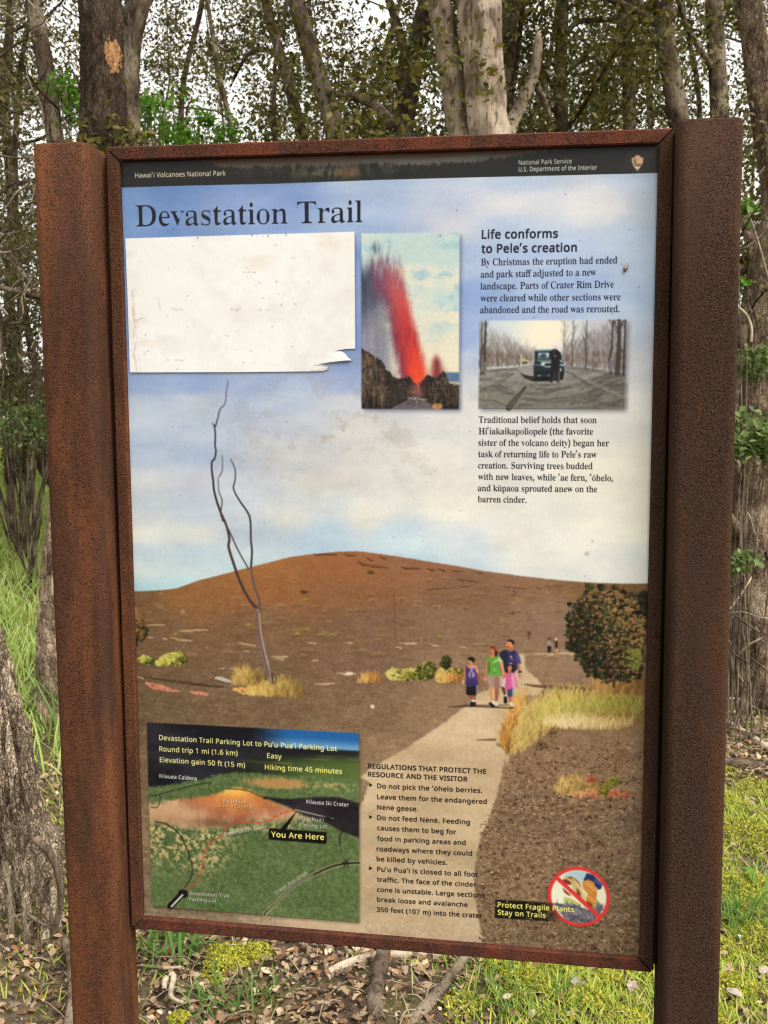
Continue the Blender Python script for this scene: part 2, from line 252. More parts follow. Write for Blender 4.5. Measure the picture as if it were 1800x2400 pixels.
5384:fr ax d8 b9 ca bn ca d7 dx ck fr cc go ce hh cn i5 d1 in dl iy eb j1 f7 iy g0 ip go i9 h7 hm hl gr hu fp hw df hm cm i5 d4 og js og js my ei my e7 j3 g9 ja hj j6 im iu ji i9 k6 hh kl gj kq fd kl e3 k5 d0 jf c4 if bg h7 b2
6384:go ax fv b0 f3 b7 ee bk dr c2 d7 cp cr di cf eg c7 fk c6 hr ce jn cx ld dt mv ef ng f6 ny g1 ob h2 ok j4 ol jw og jw n2 ia na gr n3 fm mj es lo e9 kl e2 jy ds hw dw hw em io fn j9 h2 jg i5 jc j2 iz ju ie kg hl ks gl kx fe ks e4 ke d1 jr c4 ix bg hw b2|he ce i1 cn ik d2 iz do j7 eg ja fe j8 g7 j0 gv in hf i5 hu hi i3 g5 i4 f6 ht eg h8 dz gi dt fq dy eo ed dn f2 ct g2 cd
7384:dn b4 j4 my by my by og kv og kv n6 fg b4
8384:gh ax f6 b1 e2 bc d7 bv cj cl c6 dh c1 ei c7 fm cp gj df h9 es i3 dm ix cr k0 cj ko ci m3 cz n6 du nz f1 og gf om hj oj ih o9 jb nt jx n6 kb me ke kx k3 k1 j5 iz hw i6 jt gx kg g5 kt f5 kv ek kq dj kc cn jo bx is bd hq b1|gi it i5 js ii k8 iq kr it ld iq ly ii mf i5 mt h3 n9 fs n9 eq mt ed mf e5 ly e3 ky ee k8 fa jf|gg c8 ha cb hz cj ij cv ix dc j6 dw j9 ek j6 f6 ix fp hx gk g5 he es gn dx fp dp f5 dn ei dp dw dy dc ec cv ev cj fl cb
9384:du az d1 b4 d1 ci eo ca g7 ch hc d1 i6 dv iq ey iw fl j5 hn j1 hn ic gv ha gb fv g3 et g8 dv gk d4 h5 ci hy c6 iy c2 k4 ca lt cz n5 dh no eq oe gb om h4 ok hw oc il nz j8 nh js mu k8 m1 kk l3 kr k0 ks hs kk fx k2 e6 j5 cp ij c3 hs bl gw b8 fv b0|gt hf hs hr ii ib j0 j2 j5 ju j0 kw il lw hw mq gw n6 gb n9 fl n5 ey mw ef mh e0 lv dr l3 do k5 dr jc dy io eb i4 es hp ff hh
.180:d1 az cm be cg c4 cm cv d1 d9 dw dc ef d3 eq cj eq bq ef b5 dw aw
,180:bw 8p ct da ek da ep d3 e0 aw d3 8p
(201:em 86 dr 9b d2 ak cj bw c5 db by er bv g8 by hq c5 j7 cj km d2 lz dr n9 em og g5 og fd n8 ep ly e6 kk dt j5 dl hq dj g9 dl et dt de e6 c0 ep an fc 9d g5 86
)201:bp 86 ch 9d d5 an dn c0 e0 de e8 et eb g9 e8 hq e0 j5 dn kk d5 ly ch n8 bo og d8 og e3 n9 es lz fb km fo j7 fw hq fz g8 fw er fo db fb bw es ak e3 9b d8 86
'151:cp jm cc og e3 og dq jm''',
    'r': '''B423:by b4 by bl d9 c0 dj cc dq de dq ld dj mk d3 n0 by nb bx nr h8 nr ix nn k6 nb kz mq lg lw ll kv lc ji ki ik ik hz ku hb lw g9 m7 es m3 dp lq ct l4 c3 k8 bj j4 b8 hp b4|ft i4 hb i6 i5 id is io j8 j6 jh ju ji lh jc m3 j1 mk ij mw hv n3 gn n5 fv mx fn lz|i4 bv iv c3 je ch jr d1 jy dr k0 eo jx fm jn gc j6 gw ii h9 hn hg ft hj fo cj fs c9 gd bw gt bt
C448:i8 at h5 ax g4 b7 f7 bo ee cb dp d3 d4 e0 cp f2 cg g8 cd hg cg ip cp ju d5 kv dp ls ee mk f8 n7 g6 no h7 ny ib o1 k2 nq l6 nc lv n7 mj nb n0 nl n2 o1 mv o1 mv jo n2 jo mr kr m4 lo ld mf kh mz jj nb ih nf h2 n7 fx mh f5 l9 eq jk el he eq fd f8 dt g3 co hb c0 it bs ki c1 m3 ct ms dd n1 e2 n0 dl mc cl lh bt ki b9 jg ax
D476:c2 b4 c2 bl d8 by di c7 dp d7 dn m5 dh mn d6 my bx nb bw nr h9 nr j8 nl kt n1 m0 m4 mw kv nf jb nl hg nc f6 mm de lf c4 jq bd hf b4|ik by jm cf kf d7 kz eb la fq le hh l8 jj ks l4 jy m9 is mx hc n5 gc n1 fz mv fr mn fn lt fo cn fr ca fz c2 gs bt
H503:bx b4 by bl d8 c0 dj cb dq dd do m6 di ml d8 mw by nb by nr hg nr hf nb g0 mu ft mn fn ln ft i3 kz i3 l5 ln l0 mn kj n0 jd nb jc nr ou nr ot nb nj mw n9 mm n2 ln n4 cs n9 cc nj c1 ot bl ou b4 jc b4 jc bl km bz ky c9 l3 cq kz h9 ft h9 fp cr fu cb g4 c0 hg bl hg b4
P398:bx b4 by bl d8 c0 dj cb dq dd do m6 di ml d8 mw by nb by nr ig nq ji nl k9 nc l6 mn lr lm ly kc lu jc li ii kz hs k7 h9 j5 gx ft gu fp cr fu cb g4 c0 hg bl hg b4|ft hi hn hk ig hs j2 i5 jh in jp jd jp l5 ji lv j6 me in ms hy n0 gb n0 fs mq fn m6
R453:bx b4 by bl d8 c0 dj cb dq dd do m6 di ml d8 mw by nb by nr is no k3 ne l1 my lo mb m2 lg m6 ke lx j1 l5 i0 jd hc mp ci nc bu od bl o3 bl o3 b4 ks b4 gz h0 ft h0 fp cr fu cb g4 c0 hg bl hg b4|ft hm hr ho il hx j9 ia jq iu k0 jk k3 kg js lx iu mt he n3 g0 mu fs mm fn lt
S370:co at co fi cj fi cp e9 d7 d9 du ci em by fj bn gl bj hd bl i1 bs im c4 j1 cj jb d1 je dl j6 ed ik f0 ex gy e7 hj do i5 db is d3 ji d2 l2 dg mb e4 n9 f3 nv g8 o2 he nx jh nh jz nj kd nq kc o2 k6 o2 k6 jz ke jz kd kn jp lt it mp hq na gi nh f6 n9 en my e8 ml dz m6 dx lo dz l8 ej kg g4 jj il ic jl hl k6 gs kj fd ki e2 k3 cq j9 bp i1 b2 gg au fm aw df bg co bb cj at
T403:e1 b4 e2 bl ey br ff bz fr ca fx cr ft n5 e8 n2 db ms ck mb bz lo bl kw bl jy bs jy bs nr m5 nr m5 jx md jx lz lq km ms in n5 i2 n5 hy cq i4 c9 if by ju bl ju b4
a324:i7 au hm az gu c3 eo b0 dr av da ay cw b4 ce bu c7 cv cb dn cm eb d6 ew e2 ff f9 fx h2 ge h4 ia gz io gp iy fs ja ee j9 dr j2 dh iq ds i9 e0 hj dt gq dh gg d1 gg cn h0 cl i4 cw iu di jg ef ju fm jy gq jv hk jn i3 j8 if in in hw iq cu iv c8 jj c2 jv ca jq bw jb bb is ay|fb c2 g7 c9 h4 cv gx ft f3 fb e6 ej dv dg e0 co eh c7
b341:co at ct mf cq ms ck n0 br nb bp nr el nr er iv gj ju h9 jy i9 jq j3 j0 jp hx k1 gj k1 et jm d7 it by hr b4 h5 aw gh au fs ay e1 bw cf at|g6 bi gz bm hm by i1 ch ia d9 ig fk i9 hg i0 i3 hl ij gz it fu iv es ie eg hu ef d1 em c6 f8 bo
c273:ff au eb b3 dd bu cn d0 c8 eg c9 g5 cp hp dj iw en jp fa jx gp jx ha jq hr je i2 iz ia hx i1 gx hq gs hc gx h6 hd h4 in gz j2 gh ja fr jd el j1 dw i0 dp gb ds f2 e1 e1 eh d8 f4 cn fw ca gs c6 hl ca ic cl ho bp gn b2
d350:ez au e0 b3 d7 bu ck cy c8 ee c8 g4 cl hp d9 ix e5 jp f5 jy fu ju hi iw hu m9 hn mv gy n7 ge nb gd nr jm nr jg d7 jo c9 ki bw kj bf ik b5 hn au hh c7 fr az|gb by h2 c9 hn cu hu d8 hu hu hh ie gt is fx ix f8 it en ij e9 i2 e1 hd dv fd e0 df e8 cq em ca f6 c0
e281:fd au e9 b3 db bu cm d1 c8 el c8 gb cn hs dd iy ec jp fh jy gc ju h2 jh hn iw i2 i3 ic h4 ig fx il fq dz fq e5 dt f3 co gm ca hk cf id cu ho bv gm b3|dz gg h3 gg h8 h3 h4 id gy it gn j4 g6 jb fj jd ej j2 dz i7 dt gr
f194:bw b4 by bk ci bq cz c3 d3 d5 cy it by it by jq cy jq d6 lu df ml dt n8 ed no f2 nx fy o1 gl nz h2 ns hg ni hv mp hq lb hi l1 h0 l4 gs lz h4 n5 gy na g4 nf f7 n9 ew n2 ep ly eu jq ge jq ge it eu it eq cf ev c2 f5 bu ga bk ga b4
g307:e4 7a db 7g cp 7q cb 84 c3 8k c1 91 c4 9m cg a2 dj ae co au ce bd cc ce co d6 di du eh e6 d2 ev cg ft c9 h0 cf i3 cy iy dr jl eu jx g5 jx hi jk jk jk jk ik i3 ik ig i0 io gr ij fr i3 ex he ec gg e0 e9 dw dm dj de d3 dn cr e9 cj hl cd il c1 j3 bh jd a3 j9 99 iy 8k ie 7z hl 7k gi 7b|g2 en gk eu gw f6 h5 g8 h2 ic gw is gk j4 g2 jb ew jb ef j4 e3 is ds hq ds g8 e3 f6 ef eu ew en|fl 7w hb 81 ii 8i iy 9a iw 9l ia 9z gt a6 dm a6 d1 9v cq 9i cm 93 cq 8s dh 89 er 7x
h361:c0 b4 c2 bl cr bu d2 cb d2 mk ct n1 c1 nc c0 nr eu nr f1 ij h1 jt hu jy ix jm jj in jr h0 js cb k2 bu kt bk ku b4 h4 b4 h4 bk hl bp i2 c2 i6 co i6 h5 hz ia h8 im gq in fz ij fc i7 eq hn ep co ey bu fq bk fr b4
i178:do l8 da lk d1 mk da nl do ny e5 ny ej nl es mk ej lk e5 l8|c0 b4 c3 bm cs bu d2 cb d3 i4 cv j1 c3 j9 c2 jq ev jq eq co ey bu fq bk fr b4
j190:dt l9 dg lm d7 mm dg nm du nz eb nz ep nm ey mm ep lm eb l9|bq 79 ar 7o a7 8i a6 9s ai aa b2 a7 bb 9a b5 8p aw 89 b2 81 bz 7v cz 83 d8 8c df 9m de ih da it cp j6 c4 ja c4 jq f6 jq ex 9i eo 8p ea 82 dq 7l d0 7b
k339:bz b4 c2 bm cs bu d2 cb d3 m6 cw n1 c3 nb c2 nr eu nr f0 ft i4 ib if iu i5 j3 h7 j9 h7 jq kc jq kb j9 j2 iu gr gx kb c2 kn bs l6 bk l7 b4 hc b4 hc bk i4 br ia c0 i0 ch fp f7 eq eu ep co ey bu fq bk fr b4
l179:c0 b4 c3 bm cs bu d2 cb d3 m6 cw n1 c2 nb c2 nr ev nr eq co ey bu fq bk fr b4
m534:c0 b4 c2 bl cr bu d2 cb d3 i5 cu j0 c1 ja c0 jq et jq f0 ih gy js hp jy im js jy id lv js mp jy nr jm od in ol h0 ol co ou bu pm bk pm b4 lz b4 m1 bm mr bu n1 co n1 h5 mt ia m3 im kv ik k8 i8 jn hp jl co ju bu km bk kn b4 h1 b4 h3 bm ht bu i3 co i3 h5 hv ia h5 im gn in fw ij f9 i7 eo hn eo co ew bv fn bk fo b4
n361:c0 b4 c2 bl cr bu d2 cb d3 i5 cu j0 c1 ja c0 jq eu jq f1 ij h1 jt hu jy ix jm jj in jr h0 js cb k2 bu kt bk ku b4 h4 b4 h4 bk hl bp i2 c2 i6 co i6 h5 hz ia h8 im gq in fz ij fc i7 eq hn ep co ey bu fq bk fr b4
o316:f4 aw eh b3 de bv cn d2 c8 ek c8 g8 cn hr de ix eh jp f3 jw gh jw h3 jp i5 iy ix hs jc g9 jc ej ix d1 i5 bu h3 b3 gh aw|ft bf gh bi h1 bs he c7 ho dd hp gu hl hx hd in h0 j2 gg jc ft jf f4 jc ek j2 e7 in dz hx du fe dx de e7 c7 el bs f4 bi
p351:bz 79 c1 7o ck 7v d1 8b d3 9c d0 ir cu iz c2 jb c1 jq eq jq ex if gq jt hj jz ii jq jb iz jx ht k9 gd k9 eo jx d4 ja bw if b4 hy aw hf au gq az f1 c0 ep 9i et 8d f8 7z g7 7p g8 79|gj bw h9 c0 hu ca i8 cr ih dg io fe ii hb ib i0 hy ih hd ir gm iu fv ip f8 ib ep hn ep d1 f5 ce fr c1
r267:c0 b4 c3 bm cs bu d2 cb d3 ij d0 iu ci j5 c3 j9 c2 jq es jq f1 i4 fx io gm jh hb jw hy jx ie jk im ii ic hg ht hb h2 i7 gc ic fi i4 ex hg eq gg es ca ex c0 fl bp g7 bk g8 b4
s268:ev aw d5 bd ca b5 c9 av ch av ch e1 ca e1 cb db co cp d5 c7 dp bu ec bl fj bk gf bv gx ce gz cq gt d8 gd do ds f2 d1 ft cp gq cq hz cy im da j7 dr jm eb jw f1 jz h2 jl hs jr hs jz hi jz hi ha hr ha hp hw gx it fv ja es jb e0 j2 dk il dj i1 dy hk gq g2 he fb hp ed ho cx hg c7 h3 bm gm b6 g1 ax
t208:ej av dz ax dl b3 d5 bu cz d3 cu iv c2 iv c6 jg dy ld ex mw er mw er jq gi jq gi iv er iv el de es cj fe c9 gg cc gy co gz d7 g7 bs fh b3
u355:e4 ax dn b6 dc bl cz cx cx i0 co iy bu ja bt jq eo jq ek cv ex ce fm c5 gr c7 hd ch hy cy hy if ho iz gs ja gr jq jq jq jm co jp ce k9 c2 kq by kq bh ip b7 hs au hn c8 gr bu g1 b7 f7 av
v286:fd au co i0 c6 ix bg j9 bf jq fa jq fa ja ed j2 e6 is g9 ei i6 i5 ic io i4 j0 h6 ja h5 jq j7 jq j6 jb ie iv hv hv f9 au
w415:et au c2 ih bn j0 ba j9 b7 jq el jq ej j9 e3 j5 dr is dy i5 fq en hi hn h6 ii gq j4 g7 jb g5 jq jq jq jp j9 j0 j1 it is iv ie kf f1 m8 i8 me ir m0 j5 lf jb ld jq n4 jq n3 j9 mh j0 m2 ia ja au jg au hc gl ep au
y280:c9 79 br 7n bi 8c bj 9e bx 9z cf 9w cr 8i dj 8d e0 8g eq 92 f7 9w fj az c9 ir bv j3 b4 j9 bd j9 bd jq f8 jq f7 j9 ed j2 e5 ir eb i9 g9 ef i0 ht i9 iq i0 j2 h5 j9 h4 jq j2 jq j0 j8 id ix hu hu f4 ag e0 81 d9 7c''',
}
# ---------------------------------------------------------------- the printed sheet of the sign, drawn with numpy
SHEET_W, SHEET_H, SHEET_EDGE, PPM = 0.60, 0.9095, 0.012, 2000.0
AW, AH = int((SHEET_W + 2*SHEET_EDGE)*PPM), int((SHEET_H + 2*SHEET_EDGE)*PPM)

def _homography(src, dst):
    A = []
    for (x, y), (u, v) in zip(src, dst):
        A.append([x, y, 1, 0, 0, 0, -u*x, -u*y, -u]); A.append([0, 0, 0, x, y, 1, -v*x, -v*y, -v])
    return np.linalg.svd(np.array(A))[2][-1].reshape(3, 3)

# four measured corners of the sheet -> its own metric plane, so that every measured point becomes a place on the sheet
_HM = _homography([(278, 376), (1545, 336), (1500, 2248), (334, 2151)],
                  [(0, 0), (SHEET_W, 0), (SHEET_W, SHEET_H), (0, SHEET_H)])

def sheet_xy(p):
    p = np.atleast_2d(np.asarray(p, float))
    q = np.c_[p, np.ones(len(p))] @ _HM.T
    return q[:, :2]/q[:, 2:]

def region(x0, y0, s):
    def f(*v):
        a = np.asarray(v[0] if len(v) == 1 else v, float).reshape(-1, 2)
        return (sheet_xy(a/s + (x0, y0)) + SHEET_EDGE)*PPM
    return f

RNG = np.random.default_rng(7)

def value_noise(h, w, sx, sy, seed=0, octaves=4, gain=.5):
    r = np.random.default_rng(seed); out = np.zeros((h, w), np.float32); amp = 1.; tot = 0
    for o in range(octaves):
        ny, nx = int(h/sy)+3, int(w/sx)+3
        g = r.random((ny, nx)).astype(np.float32)
        y = np.arange(h)/sy; x = np.arange(w)/sx
        yi = y.astype(int); xi = x.astype(int); fy = y-yi; fx = x-xi
        fy = (fy*fy*(3-2*fy)).astype(np.float32)[:, None]; fx = (fx*fx*(3-2*fx)).astype(np.float32)[None]
        a = g[yi][:, xi]; b = g[yi][:, xi+1]; c = g[yi+1][:, xi]; d = g[yi+1][:, xi+1]
        out += amp*((a*(1-fx)+b*fx)*(1-fy)+(c*(1-fx)+d*fx)*fy); tot += amp
        amp *= gain; sx = max(sx/2, 1.01); sy = max(sy/2, 1.01)
    return out/tot

def blur(m, r):
    r = int(r)
    if r < 1: return m
    for _ in range(2):
        for ax in (0, 1):
            pad = [(0, 0)]*m.ndim; pad[ax] = (r+1, r)
            c = np.cumsum(np.pad(m, pad, mode='edge'), axis=ax, dtype=np.float64)
            n = m.shape[ax]
            m = ((np.take(c, np.arange(2*r+1, 2*r+1+n), ax)-np.take(c, np.arange(n), ax))/(2*r+1)).astype(np.float32)
    return m

IMG = np.zeros((AH, AW, 3), np.float32)
LATE = []

def poly_mask(loops, ss=4):
    P = np.vstack(loops)
    x0 = max(int(P[:, 0].min())-1, 0); x1 = min(int(P[:, 0].max())+3, AW)
    y0 = max(int(P[:, 1].min())-1, 0); y1 = min(int(P[:, 1].max())+3, AH)
    if x1 <= x0 or y1 <= y0: return None
    w, h = x1-x0, y1-y0
    E = []
    for L in loops:
        E.append(np.c_[L, np.roll(L, -1, 0)])
    E = np.vstack(E); E = E[np.abs(E[:, 1]-E[:, 3]) > 1e-9]
    ya = np.minimum(E[:, 1], E[:, 3]); yb = np.maximum(E[:, 1], E[:, 3])
    sl = (E[:, 2]-E[:, 0])/(E[:, 3]-E[:, 1])
    m = np.zeros((h, w+2), np.float32)
    for k in range(h*ss):
        y = y0+(k+.5)/ss
        on = (ya <= y) & (yb > y)
        if not on.any(): continue
        xs = np.sort(E[on, 0]+(y-E[on, 1])*sl[on])
        row = m[k//ss]
        for a, b in zip(xs[::2], xs[1::2]):
            a = min(max(a-x0, 0), w); b = min(max(b-x0, 0), w)
            if b <= a: continue
            ia, ib = int(a), int(b)
            if ia == ib: row[ia] += b-a
            else:
                row[ia] += ia+1-a; row[ib] += b-ib
                if ib > ia+1: row[ia+1:ib] += 1
    return np.clip(m[:, :w]/ss, 0, 1), x0, y0

def put(m, x0, y0, col, a=1.):
    h, w = m.shape
    t = IMG[y0:y0+h, x0:x0+w]
    k = (m*a)[..., None]
    c = np.asarray(col, np.float32)/255.
    t += (c-t)*k

def poly(pts, col, a=1., soft=0, extra=(), rough=0, seed=1):
    loops = [np.asarray(pts, float)]+[np.asarray(e, float) for e in extra]
    if rough: loops = [roughen(L, rough, seed+i) for i, L in enumerate(loops)]
    r = poly_mask(loops)
    if r is None: return
    m, x0, y0 = r
    if soft:
        p = soft*3
        X0, Y0 = max(x0-p, 0), max(y0-p, 0); X1, Y1 = min(x0+m.shape[1]+p, AW), min(y0+m.shape[0]+p, AH)
        big = np.zeros((Y1-Y0, X1-X0), np.float32)
        big[y0-Y0:y0-Y0+m.shape[0], x0-X0:x0-X0+m.shape[1]] = m
        m, x0, y0 = blur(big, soft), X0, Y0
    put(m, x0, y0, col, a)

def roughen(L, amp, seed, step=3.):
    r = np.random.default_rng(seed); out = []
    for p, q in zip(L, np.roll(L, -1, 0)):
        n = max(int(np.hypot(*(q-p))/step), 1)
        for k in range(n): out.append(p+(q-p)*k/n)
    out = np.array(out)
    return out+r.normal(0, amp, out.shape)

def smooth_line(P, n=6):
    P = np.asarray(P, float)
    if len(P) < 3: return P
    Q = np.vstack([2*P[0]-P[1], P, 2*P[-1]-P[-2]]); out = []
    for i in range(1, len(Q)-2):
        for t in np.arange(n)/n:
            out.append(.5*((2*Q[i])+(Q[i+1]-Q[i-1])*t+(2*Q[i-1]-5*Q[i]+4*Q[i+1]-Q[i+2])*t*t+(-Q[i-1]+3*Q[i]-3*Q[i+1]+Q[i+2])*t**3))
    out.append(P[-1]); return np.array(out)

def line(P, w, col, a=1., soft=1.):
    P = np.asarray(P, float); n = len(P)
    w = np.interp(np.linspace(0, 1, n), np.linspace(0, 1, len(np.atleast_1d(w))), np.atleast_1d(w))
    pad = w.max()/2+soft+1
    x0 = max(int(P[:, 0].min()-pad), 0); x1 = min(int(P[:, 0].max()+pad)+2, AW)
    y0 = max(int(P[:, 1].min()-pad), 0); y1 = min(int(P[:, 1].max()+pad)+2, AH)
    if x1 <= x0 or y1 <= y0: return
    m = np.zeros((y1-y0, x1-x0), np.float32)
    for i in range(n-1):
        p, q = P[i], P[i+1]; pd = max(w[i], w[i+1])/2+soft+1
        a0 = max(int(min(p[0], q[0])-pd), x0); a1 = min(int(max(p[0], q[0])+pd)+2, x1)
        b0 = max(int(min(p[1], q[1])-pd), y0); b1 = min(int(max(p[1], q[1])+pd)+2, y1)
        if a1 <= a0 or b1 <= b0: continue
        X = np.arange(a0, a1)[None]+.5; Y = np.arange(b0, b1)[:, None]+.5
        d = q-p; L2 = d@d+1e-9
        t = np.clip(((X-p[0])*d[0]+(Y-p[1])*d[1])/L2, 0, 1)
        D = np.hypot(X-p[0]-t*d[0], Y-p[1]-t*d[1])
        c = np.clip((w[i]+(w[i+1]-w[i])*t)/2-D+.5*soft, 0, soft)/soft
        s = m[b0-y0:b1-y0, a0-x0:a1-x0]; np.maximum(s, c, out=s)
    put(m, x0, y0, col, a)

def dot(c, rx, ry, col, a=1., soft=1.):
    cx, cy = c
    x0 = max(int(cx-rx-2), 0); x1 = min(int(cx+rx+3), AW); y0 = max(int(cy-ry-2), 0); y1 = min(int(cy+ry+3), AH)
    if x1 <= x0 or y1 <= y0: return
    X = np.arange(x0, x1)[None]+.5; Y = np.arange(y0, y1)[:, None]+.5
    d = np.sqrt(((X-cx)/max(rx, .3))**2+((Y-cy)/max(ry, .3))**2)
    put(np.clip((1-d)*min(rx, ry)/soft+.5, 0, 1).astype(np.float32), x0, y0, col, a)

def jit(col, s):
    return np.clip(np.asarray(col, float)+RNG.normal(0, s), 0, 255)

def scatter_in(loop, n):
    L = np.asarray(loop, float); r = poly_mask([L], 1); m, x0, y0 = r
    ys, xs = np.nonzero(m > .5)
    k = RNG.integers(0, len(ys), n)
    return np.c_[xs[k]+x0+RNG.random(n), ys[k]+y0+RNG.random(n)]

# ------------------------------------------------ lettering: outlines in thousandths of the body size
FONT = {}
def _load_font():
    for key, txt in FONT_DATA.items():
        d = FONT[key] = {}
        for g in txt.split('\n'):
            if not g: continue
            ch, rest = g[0], g[1:]
            adv, body = rest.split(':')
            loops = []
            for l in body.split('|'):
                v = [int(b, 36) for b in l.split(' ')]
                loops.append(np.array(v, float).reshape(-1, 2)/1000.)
            d[ch] = (int(adv)/1000., [L-(.4, .4) for L in loops])
    s, r = FONT['s'], FONT['r']
    for c in '.,()0123456789':
        if c not in r: r[c] = s[c]
    s['/'] = (.26, [np.array([(.01, -.06), (.06, -.06), (.25, .54), (.20, .54)])])
    comma = s[','][1]; cap = .52
    lo = min(L[:, 1].min() for L in comma); hi = max(L[:, 1].max() for L in comma); le = min(L[:, 0].min() for L in comma); ri = max(L[:, 0].max() for L in comma)
    up = [L+(0, cap-hi) for L in comma]
    turned = [np.c_[le+ri-L[:, 0], lo+hi-L[:, 1]]+(0, cap-hi) for L in comma]
    for d in (s, r):
        d['’'] = (.15, [L*(1, 1)-(.02, 0) for L in up]); d['‘'] = (.15, [L-(.02, 0) for L in turned])
        for plain, mac in zip('aeou', 'āēōū'):
            if plain in d:
                adv, loops = d[plain]; x = [L[:, 0] for L in loops]; a0 = min(v.min() for v in x); a1 = max(v.max() for v in x); top = max(L[:, 1].max() for L in loops)
                t = .058 if d is s else .04
                d[mac] = (adv, loops+[np.array([(a0+.06, top+.07), (a1-.06, top+.07), (a1-.06, top+.07+t), (a0+.06, top+.07+t)])])

def _area(P): return .5*np.sum(P[:, 0]*np.roll(P[:, 1], -1)-np.roll(P[:, 0], -1)*P[:, 1])

def glyph(f, ch, bold):
    adv, loops = FONT[f][ch]
    if not bold: return adv, loops
    big = max(loops, key=lambda p: abs(_area(p))); sg = np.sign(_area(big)); out = []
    for P in loops:
        e1 = P-np.roll(P, 1, 0); e2 = np.roll(P, -1, 0)-P
        e1 = e1/(np.hypot(e1[:, 0], e1[:, 1])[:, None]+1e-9); e2 = e2/(np.hypot(e2[:, 0], e2[:, 1])[:, None]+1e-9)
        n = np.c_[e1[:, 1]+e2[:, 1], -e1[:, 0]-e2[:, 0]]; n /= np.hypot(n[:, 0], n[:, 1])[:, None]+1e-9
        s2 = sg if len(loops) < 2 or P is big or ch in 'ij‘’āēōū' and _area(P)*sg > 0 else sg
        out.append(P+n*s2*bold)
    return adv+bold*1.2, out

def text(s, f, p0, p1, cap, col, bold=0., a=1., track=0., soft=0):
    x = 0.; items = []
    for ch in s:
        if ch == ' ': x += (.20 if f == 's' else .18)+track; continue
        adv, loops = glyph(f, ch, bold)
        items.append((x, loops)); x += adv+track
    lo = min(L[:, 0].min() for q, l in items[:1] for L in l); last = items[-1]
    hi = last[0]+max(L[:, 0].max() for L in last[1])
    p0 = np.asarray(p0, float); p1 = np.asarray(p1, float); d = p1-p0
    sx = np.hypot(*d)/(hi-lo); ux = d/np.hypot(*d); uy = np.array([ux[1], -ux[0]])
    capH = max(L[:, 1].max() for L in FONT[f]['T'][1])
    sy = cap/capH
    for q, loops in items:
        Ls = [p0+np.outer((L[:, 0]+q-lo)*sx, ux)+np.outer(L[:, 1]*sy, uy) for L in loops]
        poly(Ls[0], col, a, soft, Ls[1:])

def idw(pts, cols, h, w, power=2.5, q=16):
    yy, xx = np.mgrid[0:h:q, 0:w:q].astype(float)
    num = np.zeros(yy.shape+(3,)); den = np.zeros(yy.shape)
    for (x, y), c in zip(pts, cols):
        d = ((xx-x)**2*.25+(yy-y)**2)+400.
        k = d**(-power/1.0); num += k[..., None]*np.asarray(c, float); den += k
    g = (num/den[..., None]).astype(np.float32)
    y = np.arange(h)/q; x = np.arange(w)/q
    yi = np.minimum(y.astype(int), g.shape[0]-2); xi = np.minimum(x.astype(int), g.shape[1]-2); fy = (y-yi)[:, None, None].astype(np.float32); fx = (x-xi)[None, :, None].astype(np.float32)
    return (g[yi][:, xi]*(1-fx)+g[yi][:, xi+1]*fx)*(1-fy)+(g[yi+1][:, xi]*(1-fx)+g[yi+1][:, xi+1]*fx)*fy

def foliage(loop, n, size, cols, light=None, blades=False, dirn=(-1, -1)):
    """leaf dabs in a shape; brighter towards the printed picture's own lit side"""
    P = scatter_in(loop, n); L = np.asarray(loop); c = L.mean(0); ext = np.ptp(L, axis=0).max()
    P = P[np.argsort(P[:, 1])] if blades else P
    for p in P:
        k = RNG.random()
        t = np.clip(.5+.9*((p-c)@np.asarray(dirn, float))/ext+RNG.normal(0, .25), 0, .999)
        col = jit(cols[int(t*len(cols))], 12)
        if blades:
            h = size*(.5+RNG.random()); dx = RNG.normal(0, .35)*h
            line([p, p+(dx*.4, -h*.6), p+(dx, -h)], [1.6, .9], col, .8)
        else:
            dot(p, size*(.5+.8*RNG.random()), size*(.4+.6*RNG.random()), col, .85)

